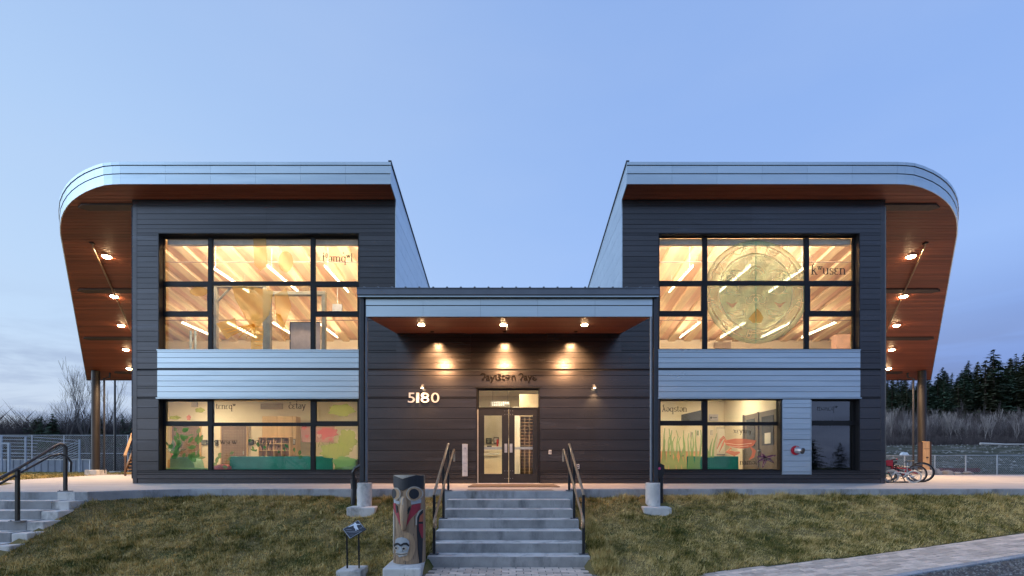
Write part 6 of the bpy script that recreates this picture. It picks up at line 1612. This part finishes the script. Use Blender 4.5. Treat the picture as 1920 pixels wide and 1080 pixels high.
        mb = MB(); u = n*run-.12; mb.hull8([PT(u, v, 0), PT(u+.09, v, 0), PT(u+.09, v+.07, 0), PT(u, v+.07, 0)], [PT(u, v, n*rise+.95), PT(u+.09, v, n*rise+.95), PT(u+.09, v+.07, n*rise+.95), PT(u, v+.07, n*rise+.95)]); mb.build('post', M_dk, t)
    for i in range(n):
        mb = MB(); u = i*run; z = (i+1)*rise; mb.hull8([PT(u, .065, z-.04), PT(u+run, .065, z-.04), PT(u+run, .545, z-.04), PT(u, .545, z-.04)], [PT(u, .065, z), PT(u+run, .065, z), PT(u+run, .545, z), PT(u, .545, z)]); mb.build('tread', M_wood, t)
left_things()

def right_things():
    zf_ = lambda p: hgt(p.x, p.y)
    chain_fence('chain_link_fence', (X(1640, 31.5), 31.5), (X(1990, 30.), 30.), 1.22, 6, 'low pale chain link fence at the edge of the right terrace', False, .0, .11, mat('pale_galvanised', (.40, .44, .48), .5, .5))
    M_rock = mat('field_stone', (.30, .28, .26), .9, 0, .25, 3, (1, 1, 1), .5, 12)
    for i, (px, py, w, lab) in enumerate(((1752, 886, 24, 'largest rounded boulder by the foot of the right column'), (1776, 887.5, 22, 'second boulder right of the column, low and flat'), (1795, 888.5, 14, 'third boulder right of the column, smaller'), (1815, 890, 17, 'flat boulder nearest the right fence post'))):
        y = 29.0; r = w/2*y/F; bm = bmesh.new(); bmesh.ops.create_icosphere(bm, subdivisions=3, radius=1)
        for v in bm.verts:
            nn = 1+.22*mnoise.noise(v.co*1.4+Vector((i*7, 0, 0)))+.08*mnoise.noise(v.co*4+Vector((i*3, 1, 0)))
            v.co = Vector((v.co.x*r*nn, v.co.y*r*.8*nn, v.co.z*r*(.80 if i == 0 else .5)*nn))
        me = bpy.data.meshes.new('boulder'); bm.to_mesh(me); bm.free(); me.materials.append(M_rock)
        o = bpy.data.objects.new('boulder', me); link(o); o.location = (X(px, y), y, .02+r*.2); tag(o, lab, 'boulder', 'boulders along the right terrace edge'); soft(o, 60)
    y = 34; mb = MB(); mb.box(X(1768, y), X(1838, y), y, y+.4, .1, .38); tag(mb.build('timber_edging', mat('maroon_timber', (.14, .035, .04), .7)), 'long low maroon edging behind the right fence', 'edging')
    y = 60; x = X(1698.5, y); z = hgt(x, y); mb = MB(); mb.hull8([(x-.45, y, z), (x+.5, y, z), (x+.5, y+.6, z), (x-.45, y+.6, z)], [(x-.40, y+.1, z+.42), (x+.35, y+.15, z+.36), (x+.2, y+.4, z+.32), (x-.3, y+.4, z+.34)])
    tag(mb.build('white_sack', M_white, bevel=.06), 'white sack lying alone in the field behind the bicycles', 'sack')
    # pale stones and litter scattered on the field
    M_fs = mat('field_rubble', (.17, .16, .145), .9, 0, .2, 4, island=.6); mb = MB(); rnd = random.Random(11)
    for i in range(1000):
        y = rnd.uniform(34, 96); x = y*rnd.uniform(.76, 1.2); z = hgt(x, y); s = rnd.uniform(.04, .16)*(1+y/80)
        if rnd.random() < .5: y = rnd.choice((63, 78, 88))+rnd.gauss(0, 1.5); x = y*rnd.uniform(.76, 1.2); z = hgt(x, y)
        mb.add([(x-s, y, z), (x, y-s*.7, z), (x+s, y, z), (x, y+s*.7, z), (x+rnd.uniform(-.3, .3)*s, y, z+s*.7)], [(0, 1, 4), (1, 2, 4), (2, 3, 4), (3, 0, 4)])
    mb.build('field_rubble', M_fs, kind='stuff', recalc=False)
    # a fallen bleached log on the bank
    t = empty('fallen_log', (X(1880, 86), 86, hgt(X(1880, 86), 86)), label='long bleached log lying along the top of the bank at right', cat='log')
    mb = MB(); y = 86; pts = [(X(px, y), y, hgt(X(px, y), y)+.35) for px in (1838, 1860, 1885, 1925)]; mb.tube(pts, [.22, .2, .17, .1], 8); lg = mb.build('trunk', mat('bleached_wood', (.48, .45, .42), .8), t)
right_things()

# ---------------------------------------------------------------- trees
def tri_mesh(name, tris, m):
    V = np.array(tris, dtype=np.float32).reshape(-1, 3); return mesh_np(name, V, np.arange(len(V)).reshape(-1, 3), m)
M_bark = mat('conifer_bark', (.07, .052, .04), .9); M_need = mat('conifer_needles', (.060, .098, .056), .8, 0, .3, .25, island=.45, spec=.2)
M_need2 = mat('cedar_needles', (.10, .104, .056), .8, 0, .3, .25, island=.4, spec=.2)
def conifer_mesh(seed, H, R, m, dens=1., droop=.25, bare=.1):
    r = np.random.default_rng(seed); T = []
    lv = int(34*dens)
    for k in range(lv):
        f = (k+r.random()*.8)/lv; z = H*(bare+(1-bare)*f); rad_ = R*(1-f)**.78*(.65+.5*r.random())+.12
        nb = max(4, int(9*(1-f*.5)))
        for b in range(nb):
            a = r.random()*6.283; rl = rad_*(.6+.55*r.random())
            ca, sa = math.cos(a), math.sin(a); ns = max(3, int(rl/.42)+2)
            for j in range(ns):
                g = (j+.6+r.random()*.5)/ns
                px, py = ca*rl*g, sa*rl*g; pz = z-droop*rl*g*g+.12*r.normal()
                w = (.20+.30*r.random())*(1.15-.5*g)*(.5+.5*min(1, rl/1.2)); ln = .5+.5*r.random()
                t1 = a+r.normal()*.7
                dx, dy = math.cos(t1)*ln*.62, math.sin(t1)*ln*.62
                qx, qy = -math.sin(t1)*w, math.cos(t1)*w
                T += [(px-qx-dx*.3, py-qy-dy*.3, pz+.05*r.normal()), (px+qx-dx*.3, py+qy-dy*.3, pz+.08*r.normal()), (px+dx, py+dy, pz-.12-.25*r.random())]
    return tri_mesh('crown', T, m)
def trunk_mesh(H, r0, m, name='trunk'):
    mb = MB(); mb.tube([(0, 0, -1.5), (0, 0, H*.4), (0, 0, H*.97)], [r0, r0*.62, .03], 7); return mb.mesh(name, m)
CON = []
for i, (H, R, m, d, dr, br) in enumerate(((22, 4.2, M_need, 1.15, .28, .07), (26, 4.6, M_need, 1.3, .34, .10), (18, 4.4, M_need2, 1.0, .42, .04), (24, 3.6, M_need2, 1.2, .22, .14), (20, 4.8, M_need, 1.1, .5, .05))):
    CON.append((conifer_mesh(40+i, H, R, m, d, dr, br), trunk_mesh(H, .32, M_bark), H))
def place_conifer(x, y, sc, k, label, group, zoff=0.):
    cm, tm, H = CON[k]; t = empty('conifer_tree', (x, y, hgt(x, y)+zoff), random.uniform(0, 6.3), label, 'tree', group); t.scale = (sc*random.uniform(1.5, 2.2), sc*random.uniform(1.5, 2.2), sc)
    for nm, me in (('trunk', tm), ('crown', cm)): o = bpy.data.objects.new(nm, me); link(o, t, True)
def bare_mesh(seed, H, spread, depth, m, r0, up=.55, thin=.012, nch=(2, 4), trunk_f=.3):
    """trunk and limbs of a leafless tree: (trunk mesh, branch mesh)"""
    r = random.Random(seed); mt, mb_ = MB(), MB()
    def grow(p, d, L_, rr, lev):
        n = 3 if lev < 3 else 2; pts = [p]; q = p; dd = d
        for i in range(n):
            dd = (dd+Vector((r.gauss(0, .12), r.gauss(0, .12), .06+up*.12))).normalized(); q = q+dd*L_/n; pts.append(q)
        rs = [max(thin, rr*(1-.45*i/n)) for i in range(n+1)]
        (mt if lev == 0 else mb_).tube(pts, rs, 6 if lev == 0 else (5 if lev < 2 else 3), cap=False)
        if lev >= depth: return
        for c in range(r.randint(*nch)+(1 if lev == 0 else 0)):
            f = r.uniform(.35, 1.0); i = min(n-1, int(f*n)); pp = pts[i]+(pts[i+1]-pts[i])*(f*n-i)
            a = r.uniform(0, 6.283); side = Vector((math.cos(a), math.sin(a), 0))
            nd = (dd*(1-spread)+side*spread+Vector((0, 0, up*.35))).normalized(); grow(pp, nd, L_*r.uniform(.55, .85), rr*.55*r.uniform(.7, 1.1), lev+1)
        grow(pts[-1], (dd+Vector((r.gauss(0, .15), r.gauss(0, .15), .1))).normalized(), L_*r.uniform(.6, .85), rr*.5, lev+1)
    grow(Vector((0, 0, -.3)), Vector((r.gauss(0, .03), r.gauss(0, .03), 1)).normalized(), H*trunk_f, r0, 0)
    return mt.mesh('trunk', m, recalc=False), mb_.mesh('crown', m, recalc=False)
M_alder = mat('alder_bark', (.105, .085, .08), .85, 0, .25, 1.2); M_birch2 = mat('pale_birch_bark', (.26, .225, .21), .8, 0, .3, .8, (1, 1, .3)); M_twig = mat('dark_twigs', (.075, .060, .060), .9, 0, .3, .6)
M_maple = mat('bare_maple_bark', (.11, .095, .09), .9, 0, .2, 1)
def trees():
    R_ = random.Random(21)
    # hillside conifers at the right
    spots = []
    tries = 0
    while len(spots) < 150 and tries < 5000:
        tries += 1; y = R_.uniform(112, 205); px = R_.uniform(1640, 1990); x = X(px, y)
        if all((x-a)**2+(y-b)**2 > 14 for a, b in spots): spots.append((x, y))
    for i, (x, y) in enumerate(sorted(spots, key=lambda p: p[1])):
        px = VX+F*x/y
        sc = R_.uniform(.62, .92)*min(1.02, .62+.42*max(0, (px-1735)/190))*(1.0-.10*(y-112)/93)
        lab = 'dark green conifer low on the hillside above the bare trees' if y < 150 else ('conifer on the middle of the wooded hillside' if y < 185 else 'conifer on the skyline of the wooded hillside')
        place_conifer(x, y, sc, R_.randrange(5), lab, 'hillside conifers, lower' if y < 150 else ('hillside conifers, middle' if y < 185 else 'hillside conifers, skyline'))
    # the band of bare trees below them
    BARE = [bare_mesh(60+i, R_.uniform(6.0, 7.8), .30, 3, (M_alder if i % 3 else M_birch2), .10, .9, .022, (2, 3), .42) for i in range(6)]
    for i in range(120):
        y = R_.uniform(97, 118); px = R_.uniform(1645, 1985); k = R_.randrange(6)
        if i % 3 == 0: y = R_.uniform(92.5, 97); k = R_.choice((0, 3))
        x = X(px, y)
        t = empty('bare_tree', (x, y, hgt(x, y)), R_.uniform(0, 6.3), 'slender pale trunked leafless tree at the foot of the hill' if k % 3 == 0 else 'slender grey leafless tree at the foot of the hill', 'tree', 'pale bare trees under the hill' if k % 3 == 0 else 'grey bare trees under the hill')
        s = R_.uniform(.55, .95); t.scale = (s, s, s*R_.uniform(.9, 1.15))
        for nm, me in zip(('trunk', 'crown'), BARE[k]): o = bpy.data.objects.new(nm, me); link(o, t, True)
    # brush: countless thin stems
    def brush(n, fx, h0, h1, m, name, w=.03, ln=.16):
        T = []
        for i in range(n):
            x, y = fx(); z = hgt(x, y); h = R_.uniform(h0, h1); a = R_.uniform(0, 3.14); lx, ly = R_.gauss(0, ln)*h, R_.gauss(0, ln)*h; ww = w*R_.uniform(.6, 1.5)
            T += [(x-ww*math.cos(a), y-ww*math.sin(a), z-.2), (x+ww*math.cos(a), y+ww*math.sin(a), z-.2), (x+lx, y+ly, z+h)]
            for k in range(3):
                f = R_.uniform(.25, .85); bx, by, bz = x+lx*f, y+ly*f, z+h*f; l = h*R_.uniform(.15, .35); aa = R_.uniform(0, 6.3)
                T += [(bx, by, bz-ww), (bx, by, bz+ww), (bx+math.cos(aa)*l*.6, by+math.sin(aa)*l*.6, bz+l*.8)]
        me = tri_mesh(name, T, m); o = bpy.data.objects.new(name, me); link(o); tag(o, kind='stuff'); return o
    def f1(): y = R_.uniform(93, 125); return y*R_.uniform(.76, 1.17), y
    brush(7000, f1, 1.5, 4.2, M_twig, 'brushwood', .03); brush(5200, f1, 2.5, 5.8, mat('grey_stems', (.125, .10, .098), .9, 0, .5, .35), 'saplings', .045, .045)
    def f2(): y = R_.uniform(88, 97); return y*R_.uniform(.76, 1.17), y
    brush(5000, f2, .6, 2.2, M_twig, 'undergrowth', .03)
    # the tree line at the left
    for i in range(26):
        px = R_.uniform(60, 262) if i > 8 else R_.uniform(-40, 120); y = R_.uniform(57, 70); x = X(px, y)
        top = R_.uniform(5.2, 7.4) if px > 60 else R_.uniform(4.5, 6.5)
        k = R_.randrange(5); place_conifer(x, y, top/CON[k][2], k, 'dark conifer in the low tree line behind the left fence', 'conifers behind the left fence')
    def f3(): y = R_.uniform(58, 92); return y*R_.uniform(-1.12, -.74), y
    brush(16000, f3, 3.0, 8.2, M_twig, 'thicket', .034)
    def f4(): y = R_.uniform(54, 66); return y*R_.uniform(-1.12, -.74), y
    brush(5000, f4, .8, 3.0, M_twig, 'undergrowth', .03)
    for i, (px, y, H, sp, lab) in enumerate(((112, 56, 12.4, .40, 'broad bare tree with spreading limbs, leftmost behind the fence'), (124, 60, 10.4, .36, 'bare tree standing just right of the broad one'), (160, 57, 13.6, .34, 'tall bare tree just left of the brown column'), (192, 62, 13.4, .42, 'bare tree seen between brown column and black lamp pole'))):
        tm, cm = bare_mesh(90+i*3, H, sp, 5, M_maple, .17, .75, .0075, (1, 3), .31)
        x = X(px, y); t = empty('bare_tree', (x, y, -.05), R_.uniform(0, 6.3), lab, 'tree', 'bare trees behind the left fence')
        for nm, me in (('trunk', tm), ('crown', cm)): o = bpy.data.objects.new(nm, me); link(o, t, True)
trees()
def trees_opposite():
    R_ = random.Random(5); Vs = []; Ts = []; nv = 0
    for i in range(60):
        x = R_.uniform(-80, 90); y = R_.uniform(-62, -38); k = R_.randrange(5); s = (R_.uniform(9, 15) if abs(x) < 28 else R_.uniform(3.2, 6.0))/CON[k][2]; w = R_.uniform(1.2, 2.2)*s*(1 if abs(x) < 28 else 1.7)  # middle trees raised to darken what the entrance wall mirrors
        me = CON[k][0]; co = np.empty(len(me.vertices)*3, dtype=np.float32); me.vertices.foreach_get('co', co); co = co.reshape(-1, 3)*np.array([w, w, s])+np.array([x, y, -1.2]); Vs.append(co)
    V = np.concatenate(Vs); o = bpy.data.objects.new('woods', mesh_np('woods', V, np.arange(len(V)).reshape(-1, 3), mat('wood_edge_needles', (.035, .055, .028), .9, 0, .3, .25, spec=.05))); link(o); tag(o, kind='stuff')
trees_opposite()

# ---------------------------------------------------------------- grass
def grass():
    M_gr = bpy.data.materials.new('grass_blades'); M_gr.use_nodes = True; N = M_gr.node_tree.nodes; L = M_gr.node_tree.links
    b = N['Principled BSDF']; b.inputs['Roughness'].default_value = .7; b.inputs['Specular IOR Level'].default_value = .2
    g = N.new('ShaderNodeNewGeometry')
    def nz(scale, det=4):
        n = N.new('ShaderNodeTexNoise'); n.inputs['Scale'].default_value = scale; n.inputs['Detail'].default_value = det; n.inputs['Roughness'].default_value = .65; L.new(g.outputs['Position'], n.inputs['Vector']); return n.outputs[0]
    r = N.new('ShaderNodeValToRGB'); e = r.color_ramp
    for p, c in ((.26, (.046, .062, .010)), (.37, (.155, .145, .030)), (.47, (.41, .31, .095)), (.64, (.74, .57, .25))): el = e.elements.new(p); el.color = (*c, 1)
    e.elements.remove(e.elements[0]); e.elements.remove(e.elements[-1])
    ad = N.new('ShaderNodeMath'); ad.operation = 'MULTIPLY_ADD'; ad.inputs[1].default_value = .30; L.new(g.outputs['Random Per Island'], ad.inputs[0])
    m2 = N.new('ShaderNodeMath'); m2.operation = 'MULTIPLY_ADD'; m2.inputs[1].default_value = .95; L.new(nz(1.15, 6), m2.inputs[0])
    m3 = N.new('ShaderNodeMath'); m3.operation = 'MULTIPLY_ADD'; m3.inputs[1].default_value = .75; m3.inputs[2].default_value = -.50; L.new(nz(4.5, 3), m3.inputs[0]); L.new(m3.outputs[0], m2.inputs[2]); L.new(m2.outputs[0], ad.inputs[2])
    L.new(ad.outputs[0], r.inputs[0]); L.new(r.outputs[0], b.inputs['Base Color'])
    rng = RNG
    def field(n, xr, yr, keep, hmin, hmax, hfun=None, w=.006):
        xs = rng.uniform(*xr, n); ys = rng.uniform(*yr, n)
        # blades gather in tufts
        nt_ = n//14; cx = rng.uniform(*xr, nt_); cy = rng.uniform(*yr, nt_); idx = rng.integers(0, nt_, n); tuft = rng.random(n) < .72
        th = rng.uniform(.5, 1.5, nt_)
        xs = np.where(tuft, cx[idx]+rng.normal(0, .035, n), xs); ys = np.where(tuft, cy[idx]+rng.normal(0, .035, n), ys)
        V = []; 
        hh = rng.uniform(hmin, hmax, n)*np.where(tuft, th[idx], .8)
        ang = rng.uniform(0, 6.283, n); lean = rng.normal(0, .75, n)
        for i in range(n):
            x, y = xs[i], ys[i]
            if not keep(x, y): continue
            z = hgt(x, y); h = hh[i]*(hfun(x, y) if hfun else 1)
            ca, sa = math.cos(ang[i]), math.sin(ang[i]); ww = w*(.6+.8*((i*7919) % 100)/100)
            l = lean[i]*h
            V += [(x-ca*ww, y-sa*ww, z-.01), (x+ca*ww, y+sa*ww, z-.01), (x-sa*l+.012, y+ca*l-.02*(h/.05), z+h)]
        return V
    xl = [-1.29-.06, 1.36]
    def keep_front(x, y):
        if y > edge_y(x)-.005 or (y < lerpx(FAR, x)+.015 and x > -1.40): return False
        if abs(x) < (1.36 if y > 7.74 else 1.285) and y < 10.0: return False
        if x < -7.9:
            n_ = max(0, (9.64-y)/.345)
            if x < EXS[min(6, int(n_))]+.37-.02*n_: return False
        if abs(x)/y > 1.12: return False
        for s in (-1, 1):
            xa, xb = (X(650, 10.2), X(703.5, 10.2)) if s < 0 else (X(1206.5, 10.2), X(1259, 10.2))
            if xa-.0 < x < xb+.0 and 10.17 < y < 10.8: return False
        if X(720, 7.2) < x < X(797, 7.6) and 7.03 < y < 7.88: return False
        if X(630, 7.) < x < X(690, 7.35) and 6.98 < y < 7.38: return False
        return True
    def hf(x, y):
        e = edge_y(x)-y
        n = mnoise.noise(Vector((x*2.2, y*2.2, 1)))
        return (.55+.9*max(0, n+.25))*(1.25 if e < .22 and n > -.2 else 1)
    V = field(340000, (-8.8, 12.4), (6.75, 10.95), keep_front, .016, .048, hf, .0068)
    def keep_near(x, y): return keep_front(x, y) and y < 8.6
    V += field(90000, (-8.8, 6.2), (6.6, 8.7), keep_front, .025, .07, hf, .005)
    def keep_edge(x, y): return keep_front(x, y)
    V += field(26000, (-8.2, 12.6), (10.62, 10.92), keep_edge, .05, .12, lambda x, y: .5+max(0, 1.3*mnoise.noise(Vector((x*1.7, 5, 2)))+.2), .006)
    V += field(16000, (-8.6, 12), (6.8, 10.9), keep_front, .05, .11, None, .0065)
    # taller dark clumps
    for q in range(330):
        cx_, cy_ = rng.uniform(-8.6, 12), 7.0+3.9*rng.random()**.8
        if mnoise.noise(Vector((cx_*.8, cy_*.8, 11))) < -.05: continue
        r_ = rng.uniform(.05, .16)
        V += field(int(500*r_), (cx_-r_*1.4, cx_+r_*1.4), (cy_-r_*.7, cy_+r_*.7), keep_front, .04, .085, None, .0075)
    # tufts round slabs, stair sides
    V += field(9000, (-1.75, -1.33), (7.3, 9.95), keep_front, .05, .12, None, .006); V += field(9000, (1.34, 1.7), (7.3, 9.95), keep_front, .05, .12, None, .006)
    def keep_left(x, y):
        # beyond the paving at the left
        a = (-17.7, 16.4); b_ = (-24.8, 29.2); s = (x-a[0])*(b_[1]-a[1])-(y-a[1])*(b_[0]-a[0])
        return x/y > -1.2 and s < -.2 and y > 16
    V += field(60000, (-46, -17), (16.5, 40), keep_left, .04, .10, None, .014)
    V += field(30000, (-30, 14), (29.3, 40), lambda x, y: x/y < -.74 and x/y > -1.15, .04, .1, None, .014)
    A = np.array(V, dtype=np.float32); me = mesh_np('grass', A, np.arange(len(A)).reshape(-1, 3), M_gr)
    o = bpy.data.objects.new('grass', me); link(o); tag(o, kind='stuff')
grass()
